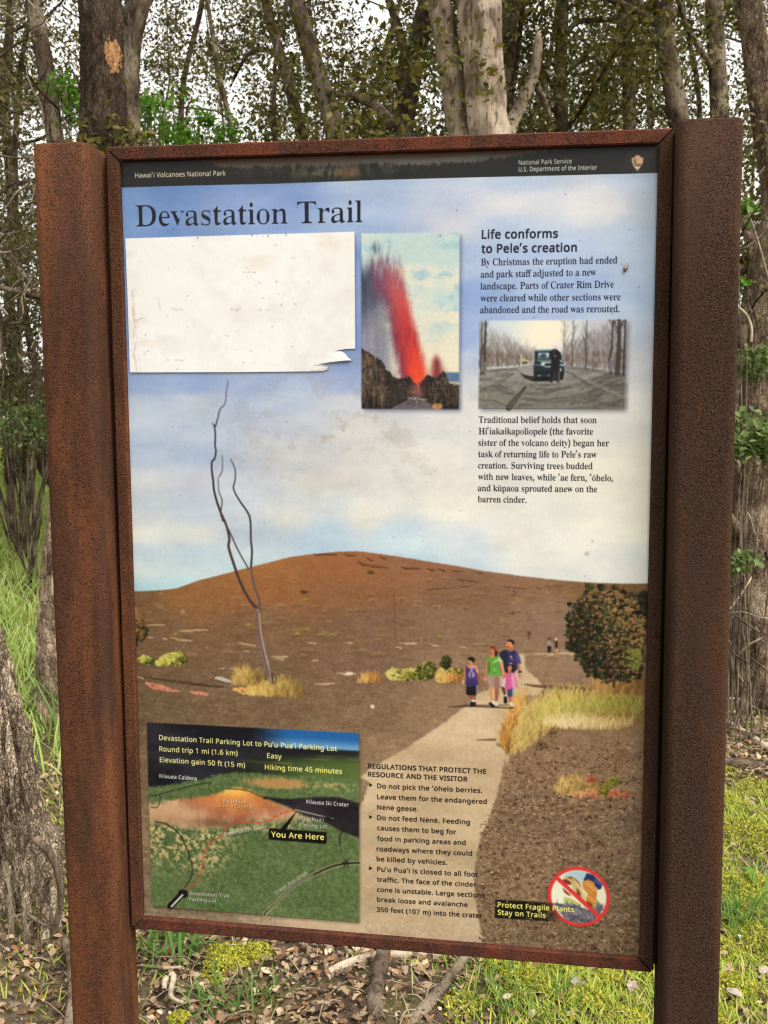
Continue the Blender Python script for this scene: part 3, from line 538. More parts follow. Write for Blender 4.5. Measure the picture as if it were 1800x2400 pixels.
def sheet_background():
    G = region(0, 0, .92167)
    pts, cols = [], []
    def row(y, *xc):
        for x, c in xc: pts.append(G(x, y)[0]); cols.append(c)
    row(395, (270, (112,135,190)), (600, (140,155,205)), (800, (168,180,212)), (1100, (185,195,218)), (1410, (190,200,222)))
    row(440, (270, (116,138,195)), (600, (140,155,208)), (820, (170,182,214)), (960, (190,196,216)), (1100, (212,212,214)), (1300, (216,216,216)), (1410, (190,202,224)))
    row(490, (270, (120,142,198)), (810, (158,172,214)), (900, (178,186,214)), (960, (205,206,212)), (1100, (180,192,220)), (1400, (185,198,224)))
    row(560, (268, (122,142,200)), (775, (135,152,208)), (1010, (176,186,216)), (1200, (172,184,220)), (1400, (186,200,226)))
    row(640, (270, (124,144,200)), (775, (128,146,205)), (1010, (146,162,212)), (1200, (165,178,220)), (1390, (180,194,226)))
    row(720, (274, (128,146,200)), (775, (126,144,204)), (1010, (150,164,212)), (1390, (192,202,222)))
    row(790, (275, (140,155,202)), (775, (138,152,206)), (1010, (185,190,212)), (1390, (210,212,216)))
    row(830, (290, (150,164,204)), (420, (146,160,206)), (560, (158,168,206)), (760, (160,170,208)), (1010, (205,206,212)), (1390, (216,216,216)))
    row(870, (290, (186,194,210)), (420, (190,196,208)), (600, (180,188,208)), (760, (196,198,206)), (1010, (218,215,212)), (1390, (224,222,216)))
    row(920, (290, (186,196,212)), (420, (188,196,210)), (640, (198,200,206)), (800, (208,206,202)), (1000, (220,217,212)), (1380, (228,224,214)))
    row(985, (290, (172,184,208)), (420, (176,186,210)), (640, (206,204,202)), (800, (212,208,202)), (1000, (222,218,210)), (1380, (236,230,212)))
    row(1040, (290, (206,208,208)), (420, (200,202,208)), (700, (214,208,200)), (1000, (224,219,208)), (1380, (238,231,212)))
    row(1080, (290, (200,206,210)), (420, (192,200,210)), (560, (196,202,210)), (700, (202,206,208)), (1000, (228,222,208)), (1380, (240,234,216)))
    row(1120, (290, (208,211,208)), (420, (196,204,210)), (620, (216,214,208)), (800, (222,218,208)), (1000, (226,222,212)), (1380, (240,234,216)))
    row(1150, (290, (214,215,208)), (420, (216,215,208)), (560, (194,206,216)), (700, (186,202,218)), (850, (190,206,220)), (1000, (205,214,220)), (1100, (228,224,214)), (1380, (238,234,218)))
    row(1195, (290, (184,200,212)), (420, (186,202,212)), (560, (196,208,214)), (700, (188,206,220)), (900, (192,210,222)), (1020, (204,214,220)), (1150, (230,227,216)), (1380, (226,228,222)))
    row(1235, (290, (206,213,210)), (420, (200,212,212)), (560, (186,208,216)), (800, (196,212,220)), (1000, (206,218,222)), (1150, (230,228,218)), (1380, (238,235,222)))
    row(1265, (290, (176,208,216)), (420, (176,208,216)), (1000, (214,222,222)), (1380, (240,237,224)))
    sky = idw(pts, cols, AH, AW)
    n = value_noise(AH, AW, 360, 80, 3, 6, .6)-.5; n2 = value_noise(AH, AW, 70, 50, 4, 5, .65)-.5
    blue = np.clip((sky[..., 2]-sky[..., 0]-15)/50., 0, 1)[..., None]; sky = sky+blue*np.array([-3., 4., -5.])
    IMG[:] = (sky+n[..., None]*np.array([50, 42, 24])+n2[..., None]*np.array([22, 20, 15])+np.array([-3., 0., 3.]))/255.
    # cinder hill and plain
    Q = region(680, 1260, 3.7705); Q2 = region(280, 1360, 4.1475); Q3 = region(1100, 1260, 3.7705)
    ridge = np.vstack([Q2([(60, 102), (130, 102), (290, 98), (430, 90), (560, 72), (680, 30), (760, 0)]), Q([(0, 168), (200, 143), (420, 122), (560, 118), (640, 122), (760, 138), (1000, 172), (1250, 214), (1500, 252), (1659, 282)]),
                       Q3([(120, 290), (420, 330), (640, 356), (850, 378), (1100, 394), (1350, 402), (1600, 400), (1700, 398)])])
    ridge = ridge[np.argsort(ridge[:, 0])]
    ground = np.vstack([ridge, [(AW+5, AH+5), (-5, AH+5)]]); ground = np.vstack([[(-5, ridge[0, 1])], ground[:-2], [(AW+5, ridge[-1, 1])], ground[-2:]])
    r = poly_mask([roughen(ground, .25, 5, 4.)], 3)
    gp, gc = [], []
    for y, xc in ((1230, ((560, (150,96,52)), (760, (146,90,52)), (900, (140,92,62)), (1100, (138,98,72)), (1300, (128,92,58)))),
                  (1275, ((300, (116,82,52)), (420, (138,90,50)), (560, (142,90,50)), (760, (132,86,54)), (1000, (126,90,66)), (1380, (118,84,52)))),
                  (1350, ((300, (112,82,56)), (560, (118,84,58)), (800, (120,88,66)), (1000, (130,98,76)), (1200, (136,106,84)))),
                  (1430, ((300, (106,80,56)), (560, (112,84,60)), (800, (120,90,68)), (1000, (136,106,80)), (1200, (142,112,86)))),
                  (1530, ((310, (104,82,58)), (560, (112,86,62)), (800, (124,96,72)), (950, (138,110,82)), (1250, (128,98,70)))),
                  (1640, ((310, (112,88,62)), (800, (138,110,82)), (900, (142,114,86)), (1250, (134,104,78)), (1380, (132,102,74)))),
                  (1800, ((310, (130,106,80)), (1100, (124,98,74)), (1250, (122,96,72)), (1380, (118,92,70)))),
                  (1950, ((310, (126,106,82)), (1100, (124,98,72)), (1250, (122,96,72)), (1380, (112,90,66)))),
                  (2060, ((310, (124,106,84)), (700, (170,148,120)), (1100, (114,92,68)), (1250, (112,90,66)), (1380, (108,87,63))))):
        for x, c in xc: gp.append(G(x, y)[0]); gc.append(c)
    g = idw(gp, gc, AH, AW)
    m, x0, y0 = r; h, w = m.shape
    fine = RNG.normal(0, 1, (AH, AW)).astype(np.float32)
    fine = blur(fine, 1)
    coarse = value_noise(AH, AW, 26, 10, 11, 4, .7)-.5
    depth = np.clip((np.arange(AH)-y0)/(AH-y0), 0, 1)[:, None].astype(np.float32)
    tex = fine*(9+38*depth)+coarse*(16+52*depth)
    g = g+np.array([4., 6., 6.])+tex[..., None]*np.array([1.05, .95, .85])
    put(m, x0, y0, np.clip(g[y0:y0+h, x0:x0+w], 20, 255))
    # dark ledges near the top
    for pts_, wd in (([(210, 150), (300, 146), (420, 148)], 3), ([(480, 150), (580, 158)], 2.5), ([(600, 220), (650, 240), (720, 255), (860, 268)], 2.5), ([(670, 182), (740, 205)], 2.5), ([(980, 264), (1050, 272), (1150, 270)], 3), ([(1210, 280), (1280, 286)], 3), ([(1310, 280), (1370, 290)], 3), ([(1420, 292), (1520, 296)], 2), ([(1640, 310), (1700, 312)], 2.5), ([(1470, 365), (1560, 380), (1659, 388)], 2), ([(1200, 456), (1320, 452), (1450, 440)], 1.2), ([(1490, 430), (1590, 428)], 1.5), ([(790, 170), (860, 186)], 2)):
        line(roughen(Q(pts_), .7, 3), [wd, wd*.5], (62, 34, 24), .75)
    for pts_ in ([(300, 430), (400, 440), (500, 452)], [(590, 446), (630, 450)], [(670, 428), (720, 430)], [(750, 424), (820, 420)], [(380, 470), (420, 478)], [(330, 492), (410, 506)]):
        line(roughen(Q3(pts_), .6, 3), [2, 1], (66, 40, 28), .7)
    line(roughen(Q([(920, 500), (925, 700), (932, 910)]), .5, 4), 1.2, (84, 50, 36), .55)
    # tufts on the slope
    area = np.vstack([ridge[1:-1]+(0, 22), G([(1370, 1420), (300, 1420)])])
    for p in scatter_in(area, 330):
        s = 1.5+4*RNG.random()**2*(1+(p[1]-y0)/150)
        dot(p, s*1.5, s*.55, jit((160, 122, 82), 12), .33); dot(p+(0, s*.5), s*1.3, s*.3, (84, 56, 36), .28)
    for x, y, k in ((115, 478, 0), (150, 540, 1), (140, 806, 1), (280, 850, 1), (60, 846, 1), (375, 855, 1), (230, 603, 2), (296, 650, 2), (530, 640, 2), (595, 632, 2), (730, 552, 2), (1115, 600, 2), (1290, 604, 2), (985, 536, 2), (1320, 876, 1), (1120, 564, 2), (1550, 612, 2), (1230, 368, 2), (712, 306, 0), (1130, 896, 2), (1235, 940, 2)):
        p = Q(x, y)[0]; big = 9 if (x, y) in ((140, 806), (280, 850)) else 6
        for _ in range(26):
            dot(p+RNG.normal(0, 1, 2)*(big*.8, big*.3), 1.6, 1.1, jit(((60, 46, 26), (150, 140, 62), (150, 118, 76))[k], 18), .7)
        dot(p+(0, big*.55), big*.9, 1.5, (70, 48, 30), .5)
    for x, y in ((380, 664), (285, 716), (455, 540), (395, 574), (580, 655), (910, 505), (700, 476), (845, 606), (660, 636), (350, 490)):
        p = Q3(x, y)[0]
        for _ in range(22): dot(p+RNG.normal(0, 1, 2)*(5, 1.8), 1.5, 1., jit((158, 124, 84) if x != 380 else (70, 66, 30), 16), .7)
    for x, y in ((400, 124), (575, 166), (540, 222), (690, 222), (845, 210), (434, 276), (385, 250), (1085, 296), (1265, 425), (300, 310), (540, 520), (1560, 238)):
        p = Q2(x, y)[0]
        for _ in range(24): dot(p+RNG.normal(0, 1, 2)*(6, 1.8), 1.5, 1., jit((150, 136, 66) if y > 400 else (150, 112, 72), 16), .7)
    # pale driftwood and stones on the cinder
    for pts_ in ([(260, 432), (350, 424), (435, 430)], [(575, 487), (700, 484), (760, 476), (860, 478)], [(270, 542), (325, 555)], [(410, 556), (465, 572)], [(497, 552), (600, 580), (705, 584)], [(1150, 606), (1230, 612), (1325, 636)], [(1205, 680), (1265, 686)], [(1475, 735), (1590, 748), (1636, 738)], [(1500, 756), (1600, 766)], [(1070, 852), (1150, 858)], [(1225, 872), (1275, 878)], [(165, 930), (235, 948)], [(970, 850), (1020, 856)]):
        line(roughen(Q2(pts_), .5, 9), [1.5, 2.6, 1.2], (206, 178, 142), .85)
    for pts_ in ([(415, 1192), (480, 1210), (530, 1208), (575, 1200)], [(485, 1205), (515, 1182)], [(215, 1290), (310, 1296), (400, 1284)], [(150, 924), (230, 930)], [(495, 922), (550, 930)], [(960, 930), (1040, 936), (1115, 934)], [(930, 960), (990, 976)], [(190, 1084), (250, 1080)], [(1510, 966), (1550, 970)], [(1250, 950), (1310, 954)]):
        line(roughen(Q(pts_), .5, 9), [1.4, 2.6, 1.2], (214, 190, 160), .85)
    poly(Q([(480, 1206), (500, 1188), (540, 1184), (560, 1200), (520, 1216)]), (224, 206, 180))
    poly(Q2([(918, 950), (940, 932), (985, 932), (1040, 950), (1090, 972), (1086, 990), (1040, 988), (960, 966)]), (188, 178, 168))
    poly(Q2([(920, 962), (960, 968), (1040, 990), (1070, 994), (1000, 986)]), (50, 40, 40))
    for _ in range(420):
        p = np.array([RNG.uniform(20, AW-20), RNG.uniform(G(800, 1400)[0, 1], G(800, 1640)[0, 1])])
        dot(p, .8+RNG.random()*1.3, .5+RNG.random()*.6, jit((200, 170, 138), 20), .6)
    dot(Q(728, 1490)[0], 5, 4.5, (226, 208, 180))
    # dark crease and pink cinder at left
    line(roughen(Q2([(230, 935), (400, 968), (560, 990), (700, 1010), (860, 1024), (1010, 1035)]), .8, 2), [1.5, 2.5, 3, 2], (52, 40, 28), .8)
    for lp, nn in ((Q2([(240, 990), (300, 985), (430, 1020), (590, 1078), (500, 1082), (330, 1050)]), 260), (Q2([(690, 1080), (780, 1070), (880, 1108), (840, 1118), (720, 1098)]), 110)):
        for p in scatter_in(lp, nn): dot(p, 2.2, 1.3, jit((206, 132, 104), 18), .7)

def sheet_trail_and_plants():
    G = region(0, 0, .92167); C = region(1050, 1400, 3.0164); Q = region(680, 1260, 3.7705); Q2 = region(280, 1360, 4.1475); A7 = region(800, 1760, 4.1475); F = region(1070, 1480, 8.295)
    path = np.vstack([C([(480, 398), (620, 392), (900, 388), (900, 398), (700, 402), (545, 406), (540, 470), (570, 530), (640, 580), (680, 640), (630, 690), (540, 694), (500, 760), (460, 830), (395, 960), (340, 1040), (390, 1080), (430, 1130), (420, 1180)]),
                      A7([(1590, 70), (1540, 300), (1500, 480), (1440, 640), (1370, 800), (1320, 1000), (1290, 1200), (1300, 1400), (1330, 1600), (1370, 1800), (1370, 1960)]),
                      G([(650, 2110), (595, 2000), (700, 1930), (800, 1690)]), A7([(190, 250), (300, 150), (540, 30)]), C([(-80, 920), (0, 860), (80, 800), (130, 775), (200, 690), (300, 640), (430, 600), (500, 560), (500, 400)])])
    r = poly_mask([roughen(path, 1.2, 8, 5.)], 3); m, x0, y0 = r; h, w = m.shape
    nz = blur(RNG.normal(0, 1, (AH, AW)).astype(np.float32), 1)*16+(value_noise(AH, AW, 120, 60, 21, 6, .6)-.5)*60
    base = np.array([190, 166, 132])*np.ones((AH, AW, 3), np.float32)
    top, bot = C(500, 400)[0, 1], G(800, 2060)[0, 1]
    t = np.clip((np.arange(AH)-top)/(bot-top), 0, 1)[:, None, None]
    base = (1-t)*np.array([206, 180, 142])+t*np.array([188, 166, 134])+nz[..., None]
    put(blur(m, 1), x0, y0, base[y0:y0+h, x0:x0+w])
    for p in scatter_in(A7([(250, 1650), (1300, 1500), (1380, 1900), (250, 1800)]), 400): dot(p, 1.5, 1.2, jit((150, 126, 96), 18), .5)
    # clods on the dark cinder at lower right and beside the map
    for lp, nn in ((C([(430, 1180), (600, 1060), (1370, 1000), (1370, 1500), (340, 1500), (400, 1250)]), 900), (region(1100, 1850, 2.37)([(140, 60), (940, 20), (940, 920), (60, 880), (40, 600), (60, 200)]), 3200)):
        for p in scatter_in(lp, nn):
            k = RNG.random(); s = .8+1.8*RNG.random()**2
            dot(p, s*1.5, s, jit((176, 146, 112) if k < .45 else (66, 48, 36), 20), .6)
    line(C([(540, 612), (600, 622), (700, 632), (860, 640), (1000, 645)]), [2, 7, 9, 8], (84, 60, 44), .85)
    line(C([(200, 1006), (330, 1006)]), [2, 6], (96, 70, 48), .8)
    # tufts and bushes
    yel = [(118, 92, 44), (166, 134, 66), (198, 166, 90), (216, 186, 108)]
    grn = [(56, 60, 24), (112, 112, 46), (168, 164, 74), (200, 194, 104)]
    org = [(128, 78, 40), (190, 134, 60), (214, 160, 84), (222, 178, 104)]
    foliage(Q2([(170, 770), (230, 725), (300, 735), (350, 770), (340, 820), (240, 800)]), 150, 3.2, grn)
    foliage(Q2([(350, 790), (400, 740), (480, 700), (580, 685), (640, 720), (650, 780), (590, 825), (360, 825)]), 420, 3.2, [(60, 62, 24), (132, 132, 50), (188, 182, 84), (206, 200, 112)])
    foliage(Q2([(1085, 1010), (1130, 920), (1200, 880), (1300, 930), (1440, 960), (1430, 1020), (1250, 1050)]), 330, 20, [(104, 84, 40), (150, 126, 58), (196, 160, 86), (206, 170, 96)], blades=True)
    foliage(Q2([(1090, 1050), (1420, 1020), (1500, 1080), (1220, 1110)]), 220, 3, org)
    foliage(Q2([(1230, 1110), (1400, 1060), (1500, 1010), (1659, 1010), (1800, 1110), (1760, 1140), (1300, 1125)]), 620, 20, yel, blades=True)
    foliage(Q([(590, 1280), (640, 1240), (760, 1240), (810, 1290)]), 130, 14, org, blades=True)
    foliage(Q([(830, 1200), (900, 1150), (960, 1165), (1040, 1160), (1120, 1140), (1200, 1090), (1270, 1110), (1290, 1180), (1240, 1255), (900, 1258)]), 700, 3.4, [(52, 54, 20), (120, 118, 46), (180, 172, 84), (206, 196, 110)])
    foliage(Q([(1290, 1200), (1330, 1150), (1420, 1150), (1520, 1160), (1525, 1220), (1450, 1280), (1300, 1275)]), 380, 3.4, [(66, 66, 26), (136, 120, 50), (190, 160, 80), (206, 180, 100)])
    foliage(Q([(1320, 1120), (1350, 1060), (1390, 1040), (1420, 1080), (1410, 1150), (1370, 1160)]), 190, 3, [(30, 34, 16), (52, 56, 26), (78, 80, 38)])
    foliage(Q([(1280, 1270), (1400, 1230), (1520, 1250), (1500, 1285)]), 160, 12, org, blades=True)
    # long grass beside the path
    foliage(C([(480, 740), (560, 790), (740, 690), (900, 700), (1100, 690), (1385, 700), (1380, 900), (1100, 940), (800, 930), (640, 1000), (560, 1080), (430, 1130), (350, 1040), (400, 950), (440, 850)]), 2300, 26, yel+[(196, 178, 96), (214, 192, 120)], blades=True)
    foliage(C([(740, 740), (1000, 720), (1380, 730), (1370, 820), (1000, 830), (700, 860), (580, 880)]), 620, 18, [(128, 124, 50), (172, 164, 76), (204, 190, 100)], blades=True)
    foliage(C([(640, 890), (900, 850), (1100, 880), (1330, 890), (1200, 940), (800, 930)]), 500, 16, [(190, 164, 96), (222, 200, 146), (232, 214, 160)], blades=True)
    foliage(C([(490, 730), (540, 700), (500, 850), (420, 1000), (440, 1110), (370, 1050), (420, 880)]), 420, 26, org, blades=True)
    foliage(C([(1000, 640), (1060, 560), (1180, 580), (1390, 580), (1390, 690), (1100, 680)]), 620, 22, [(120, 84, 46), (160, 120, 66), (196, 152, 92)], blades=True)
    for p in (C(660, 1040)[0], C(745, 960)[0]):
        for _ in range(40): dot(p+RNG.normal(0, 1, 2)*(7, 7), 2, 2, jit((70, 52, 28), 10), .6)
    foliage(C([(740, 1370), (800, 1290), (900, 1270), (1000, 1300), (1100, 1340), (1080, 1400), (800, 1400)]), 420, 13, yel, blades=True)
    foliage(C([(830, 1395), (1000, 1350), (1200, 1350), (1310, 1390), (1240, 1412), (900, 1412)]), 240, 2.6, [(176, 84, 50), (206, 120, 76), (224, 168, 110)])
    foliage(C([(1060, 1380), (1120, 1300), (1170, 1260), (1230, 1300), (1210, 1330), (1140, 1340), (1120, 1410)]), 190, 3, [(62, 66, 26), (112, 112, 44), (150, 140, 58)])
    foliage(C([(960, 1290), (1010, 1265), (1060, 1280), (1010, 1310)]), 60, 2.6, [(150, 70, 50), (190, 100, 76)])
    # broad dark tree
    crown = C([(860, 250), (880, 150), (885, 70), (935, 10), (1010, -55), (1100, -70), (1200, -45), (1310, -5), (1360, 60), (1390, 130), (1395, 300), (1370, 360), (1375, 440), (1350, 560), (1280, 570), (1210, 560), (1170, 590), (1060, 565), (1000, 520), (980, 450), (920, 400), (870, 340)])
    poly(crown, (26, 26, 18), 1, 1, rough=6, seed=4)
    for q in scatter_in(crown+0, 26): foliage(q+np.array([(-16, -10), (10, -16), (18, 6), (-6, 14)])*RNG.uniform(.6, 1.3), 24, 3.4, [(30, 32, 18), (56, 56, 30), (84, 78, 42)], dirn=(1, -.8))
    for k in range(60):
        a = RNG.random()*6.28; q = crown[RNG.integers(len(crown))]+RNG.normal(0, 5, 2); foliage(q+np.array([(-8, -5), (6, -7), (8, 5), (-4, 7)]), 12, 3.2, [(28, 30, 16), (50, 50, 26), (80, 74, 40)], dirn=(1, -.8))
    for pts_ in ([(1172, 630), (1168, 540), (1150, 440), (1100, 350)], [(1160, 480), (1220, 400), (1260, 330)]): line(C(pts_), [5, 3], (60, 44, 34))
    foliage(crown, 1500, 3.8, [(20, 24, 14), (38, 40, 22), (58, 60, 30), (30, 30, 18)], dirn=(1, -.6))
    foliage(crown, 1000, 3.2, [(24, 26, 14), (44, 42, 26), (96, 88, 48), (136, 116, 66), (156, 128, 80)], dirn=(1.2, -.8))
    foliage(crown, 380, 3.2, [(70, 40, 36), (110, 64, 44), (164, 110, 72), (176, 128, 84)], dirn=(1, -.3))
    foliage(C([(1250, 360), (1350, 360), (1370, 420), (1340, 520), (1260, 480)]), 200, 3.2, [(60, 66, 26), (120, 122, 52), (150, 148, 70)], dirn=(1, -.4))
    foliage(C([(1340, -20), (1410, -60), (1420, 130), (1380, 110), (1390, 60), (1350, 40)]), 160, 4, [(20, 22, 12), (40, 40, 22)])
    foliage(Q2([(100, 340), (150, 250), (200, 350), (240, 400), (280, 480), (260, 560), (190, 600), (170, 640), (100, 640)]), 330, 3.6, [(30, 30, 16), (60, 52, 28), (110, 84, 44), (160, 116, 62)], dirn=(-.2, -1))
    line(C([(572, 244), (573, 290)]), 2, (70, 46, 30)); poly(C([(560, 245), (586, 243), (586, 264), (562, 266)]), (92, 62, 42))
    # bare forked tree
    B = region(250, 850, 2.7655)
    tr = lambda p, w, c=(58, 40, 42), a=1.: line(smooth_line(B(p), 4), np.atleast_1d(w)*.84, c, a)
    tr([(778, 108), (786, 130), (776, 180), (768, 260), (735, 300), (722, 350), (705, 410)], [1, 1.8, 3.2], (40, 32, 40))
    tr([(684, 388), (698, 410)], [1.5, 3], (40, 32, 40))
    tr([(698, 405), (704, 470), (702, 530), (708, 570), (700, 620), (682, 640), (682, 700), (690, 760), (695, 820), (715, 900), (740, 970), (755, 1020)], [3.6, 4.2, 5, 6], (34, 28, 32))
    tr([(748, 598), (750, 690), (730, 735)], [1.6, 2.4], (50, 42, 44)); tr([(722, 740), (727, 830), (748, 890), (740, 960)], [1.8, 3], (50, 42, 44))
    tr([(735, 960), (775, 1050), (795, 1140), (790, 1190), (820, 1290), (870, 1430), (930, 1540), (985, 1600)], [6, 8.5], (70, 50, 48))
    tr([(740, 985), (800, 1100), (850, 1210), (920, 1335)], [4, 3.4], (64, 50, 46))
    tr([(803, 622), (832, 690), (832, 760), (822, 815), (860, 890), (915, 970), (932, 1030), (935, 1150), (942, 1220), (935, 1330)], [2, 4.4, 5], (42, 32, 34))
    tr([(935, 1330), (955, 1440), (990, 1540), (988, 1600)], [5.5, 7.5], (96, 78, 74))
    tr([(978, 1600), (985, 1690), (1000, 1800), (1030, 1920), (1060, 2040), (1072, 2072)], [8.5, 11, 13, 14], (140, 118, 112))
    line(smooth_line(B([(973, 1610), (980, 1700), (996, 1800), (1024, 1920), (1050, 2030)])-(0, 0), 4), [3, 4], (84, 66, 64), .8)
    tr([(992, 1620), (1000, 1720), (1018, 1830), (1050, 1960)], [2, 4], (178, 158, 148), .8)
    tr([(1072, 2010), (1098, 2040), (1092, 2080)], 3, (96, 70, 50)); tr([(1068, 2012), (1082, 2075)], 3, (52, 38, 28))

def figures():
    F = region(1070, 1480, 8.295)
    def P(p, c, a=1, soft=0): poly(smooth_line(np.vstack([F(p), F(p)[:1]]), 3)[:-1], c, a, soft)
    def Ln(p, w, c, a=1): line(smooth_line(F(p), 4), w, c, a)
    k = 1/8.295*.95
    skin, dk, lit = (196, 138, 100), (134, 86, 60), (226, 172, 132)
    Ln([(-180, 1462), (0, 1458), (300, 1448), (1080, 1488)], [1.5, 3.5, 4.5, 3], (70, 52, 38), .85); Ln([(150, 1430), (1030, 1430)], 2.6, (86, 66, 48), .8)
    # man
    Ln([(900, 1090), (930, 1180), (950, 1250)], [70*k, 45*k], (100, 60, 44)); Ln([(955, 1235), (950, 1270)], 40*k, (220, 206, 190)); P([(920, 1265), (975, 1265), (980, 1390), (940, 1410), (915, 1370)], (28, 24, 26)); Ln([(935, 1400), (970, 1404)], 2, (190, 180, 170))
    P([(880, 880), (1180, 800), (1170, 1100), (1130, 1150), (880, 1060)], (206, 188, 180)); P([(1150, 650), (1190, 740), (1190, 900), (1150, 1000)], (206, 190, 188))
    P([(835, 400), (900, 360), (960, 350), (1110, 360), (1190, 410), (1230, 520), (1255, 605), (1190, 630), (1170, 750), (950, 780), (890, 620), (835, 470)], (50, 46, 86)); P([(1150, 400), (1200, 430), (1255, 605), (1190, 625), (1150, 520)], (76, 70, 130)); P([(860, 410), (950, 370), (1000, 500), (960, 720), (910, 640)], (38, 36, 62))
    Ln([(1060, 480), (1080, 540)], 4, (150, 110, 140), .8); Ln([(1045, 488), (1062, 476)], 3, (220, 190, 190), .8)
    Ln([(1205, 630), (1218, 710), (1225, 780)], [46*k, 38*k], (180, 116, 82)); Ln([(1208, 782), (1250, 778)], 4, (36, 26, 26)); P([(1200, 800), (1250, 820), (1262, 880), (1225, 905), (1195, 860)], (206, 132, 94))
    P([(960, 225), (985, 180), (1060, 175), (1100, 220), (1095, 300), (1050, 360), (990, 340), (965, 290)], (214, 142, 104)); P([(960, 285), (1040, 300), (1060, 350), (1000, 345)], (180, 104, 74)); P([(1060, 300), (1110, 290), (1090, 370), (1030, 380), (1000, 350)], (172, 106, 76))
    P([(975, 185), (1000, 158), (1060, 150), (1110, 180), (1118, 235), (1098, 260), (1075, 215), (1040, 190)], (34, 22, 18)); Ln([(975, 226), (1005, 230)], 1.6, (110, 60, 44)); Ln([(985, 285), (1020, 286)], 2, (120, 60, 48)); Ln([(965, 262), (975, 258)], 1.5, (236, 180, 140))
    # woman
    Ln([(690, 1090), (690, 1200), (700, 1345)], [96*k, 90*k, 56*k], (206, 146, 104)); Ln([(785, 1090), (782, 1200), (772, 1340)], [88*k, 84*k, 50*k], (150, 94, 66)); Ln([(705, 1120), (712, 1280)], 4, (228, 176, 134), .8)
    P([(630, 1375), (680, 1380), (740, 1440), (735, 1470), (690, 1472), (630, 1410)], (30, 22, 22)); P([(690, 1345), (730, 1350), (742, 1430), (690, 1390)], (224, 214, 206)); P([(755, 1355), (795, 1360), (802, 1450), (770, 1462), (745, 1440)], (216, 204, 192)); Ln([(750, 1456), (795, 1458)], 2.4, (60, 48, 44))
    P([(575, 860), (870, 850), (890, 930), (850, 1100), (740, 1110), (732, 960), (720, 1080), (635, 1085), (610, 990)], (174, 136, 122)); P([(735, 900), (780, 880), (850, 900), (840, 1090), (745, 1105)], (150, 108, 94)); P([(830, 870), (885, 880), (850, 1080)], (206, 172, 152), .8)
    Ln([(600, 580), (590, 690), (560, 800), (548, 900), (560, 940)], [60*k, 54*k, 40*k, 36*k], (176, 116, 82)); Ln([(555, 905), (568, 945)], 3.5, (226, 178, 146))
    Ln([(868, 570), (890, 690), (905, 790), (915, 860)], [64*k, 52*k, 44*k], (212, 152, 110)); P([(890, 850), (935, 850), (935, 905), (905, 912)], (196, 120, 88))
    P([(575, 560), (590, 495), (650, 475), (700, 500), (790, 480), (850, 500), (890, 580), (830, 590), (835, 700), (860, 850), (720, 865), (590, 840), (600, 740), (620, 600)], (94, 152, 60)); P([(800, 490), (850, 505), (888, 580), (836, 592), (815, 560)], (170, 208, 136)); Ln([(815, 540), (760, 570), (700, 610)], [3, 5, 2], (176, 216, 140), .8); P([(700, 720), (760, 720), (780, 770), (730, 770)], (160, 206, 120), .8); P([(610, 600), (640, 580), (650, 800), (605, 800)], (70, 118, 44), .7); P([(600, 780), (700, 830), (830, 780), (845, 850), (600, 850)], (116, 160, 78), .6)
    P([(650, 440), (720, 450), (740, 490), (690, 510), (655, 480)], (196, 132, 94)); P([(640, 330), (700, 310), (745, 350), (740, 440), (680, 470), (645, 420)], (202, 128, 92)); P([(640, 385), (690, 395), (690, 455), (655, 440)], (176, 98, 70)); P([(645, 345), (660, 290), (720, 275), (780, 300), (810, 370), (805, 440), (760, 490), (738, 440), (735, 370), (700, 325)], (104, 54, 34)); P([(740, 290), (800, 320), (800, 380), (760, 350)], (156, 104, 66), .8); P([(730, 400), (780, 390), (790, 450), (755, 485)], (64, 30, 24)); Ln([(648, 372), (690, 372)], 1.4, (110, 58, 44)); Ln([(650, 422), (675, 424)], 1.6, (150, 60, 50))
    # boy
    Ln([(272, 1230), (280, 1300), (285, 1350)], [60*k, 48*k], (140, 84, 60)); Ln([(345, 1230), (345, 1300), (340, 1350)], [60*k, 48*k], (150, 92, 66)); Ln([(300, 1345), (345, 1350)], 5, (232, 222, 214)); P([(262, 1375), (310, 1362), (312, 1450), (262, 1450)], (26, 20, 20)); P([(310, 1370), (370, 1370), (372, 1440), (340, 1455), (312, 1450)], (38, 28, 28))
    P([(192, 1040), (380, 1030), (385, 1225), (300, 1235), (190, 1220)], (24, 24, 30)); P([(375, 1060), (410, 1000), (395, 1215), (378, 1215)], (140, 140, 160), .8)
    Ln([(165, 710), (160, 800), (140, 900), (125, 960)], [40*k, 34*k], (184, 120, 84)); P([(108, 950), (145, 955), (138, 1020), (110, 1015)], (224, 164, 124)); Ln([(400, 720), (420, 830), (440, 930), (446, 1000)], [60*k, 52*k, 36*k], (150, 92, 66)); P([(425, 1000), (465, 1000), (455, 1070), (430, 1050)], (140, 80, 56))
    P([(165, 700), (220, 665), (270, 720), (330, 690), (380, 700), (400, 800), (410, 1000), (380, 1050), (190, 1050), (180, 880)], (72, 54, 108)); P([(330, 700), (385, 740), (400, 960), (370, 900)], (106, 50, 84), .7); P([(190, 940), (400, 930), (390, 1045), (195, 1048)], (58, 48, 98)); P([(270, 720), (330, 690), (350, 760), (310, 740)], (150, 116, 170), .9)
    for pp in ([(250, 860), (265, 800), (285, 740), (310, 800), (325, 870)], [(240, 810), (235, 850), (260, 890)], [(330, 800), (340, 840), (322, 880)], [(285, 860), (300, 870)]): Ln(pp, 2., (206, 190, 220), .9)
    P([(200, 680), (240, 640), (330, 650), (400, 700), (430, 800), (385, 790), (360, 710), (300, 700), (270, 725), (225, 690)], (222, 166, 130), .9)
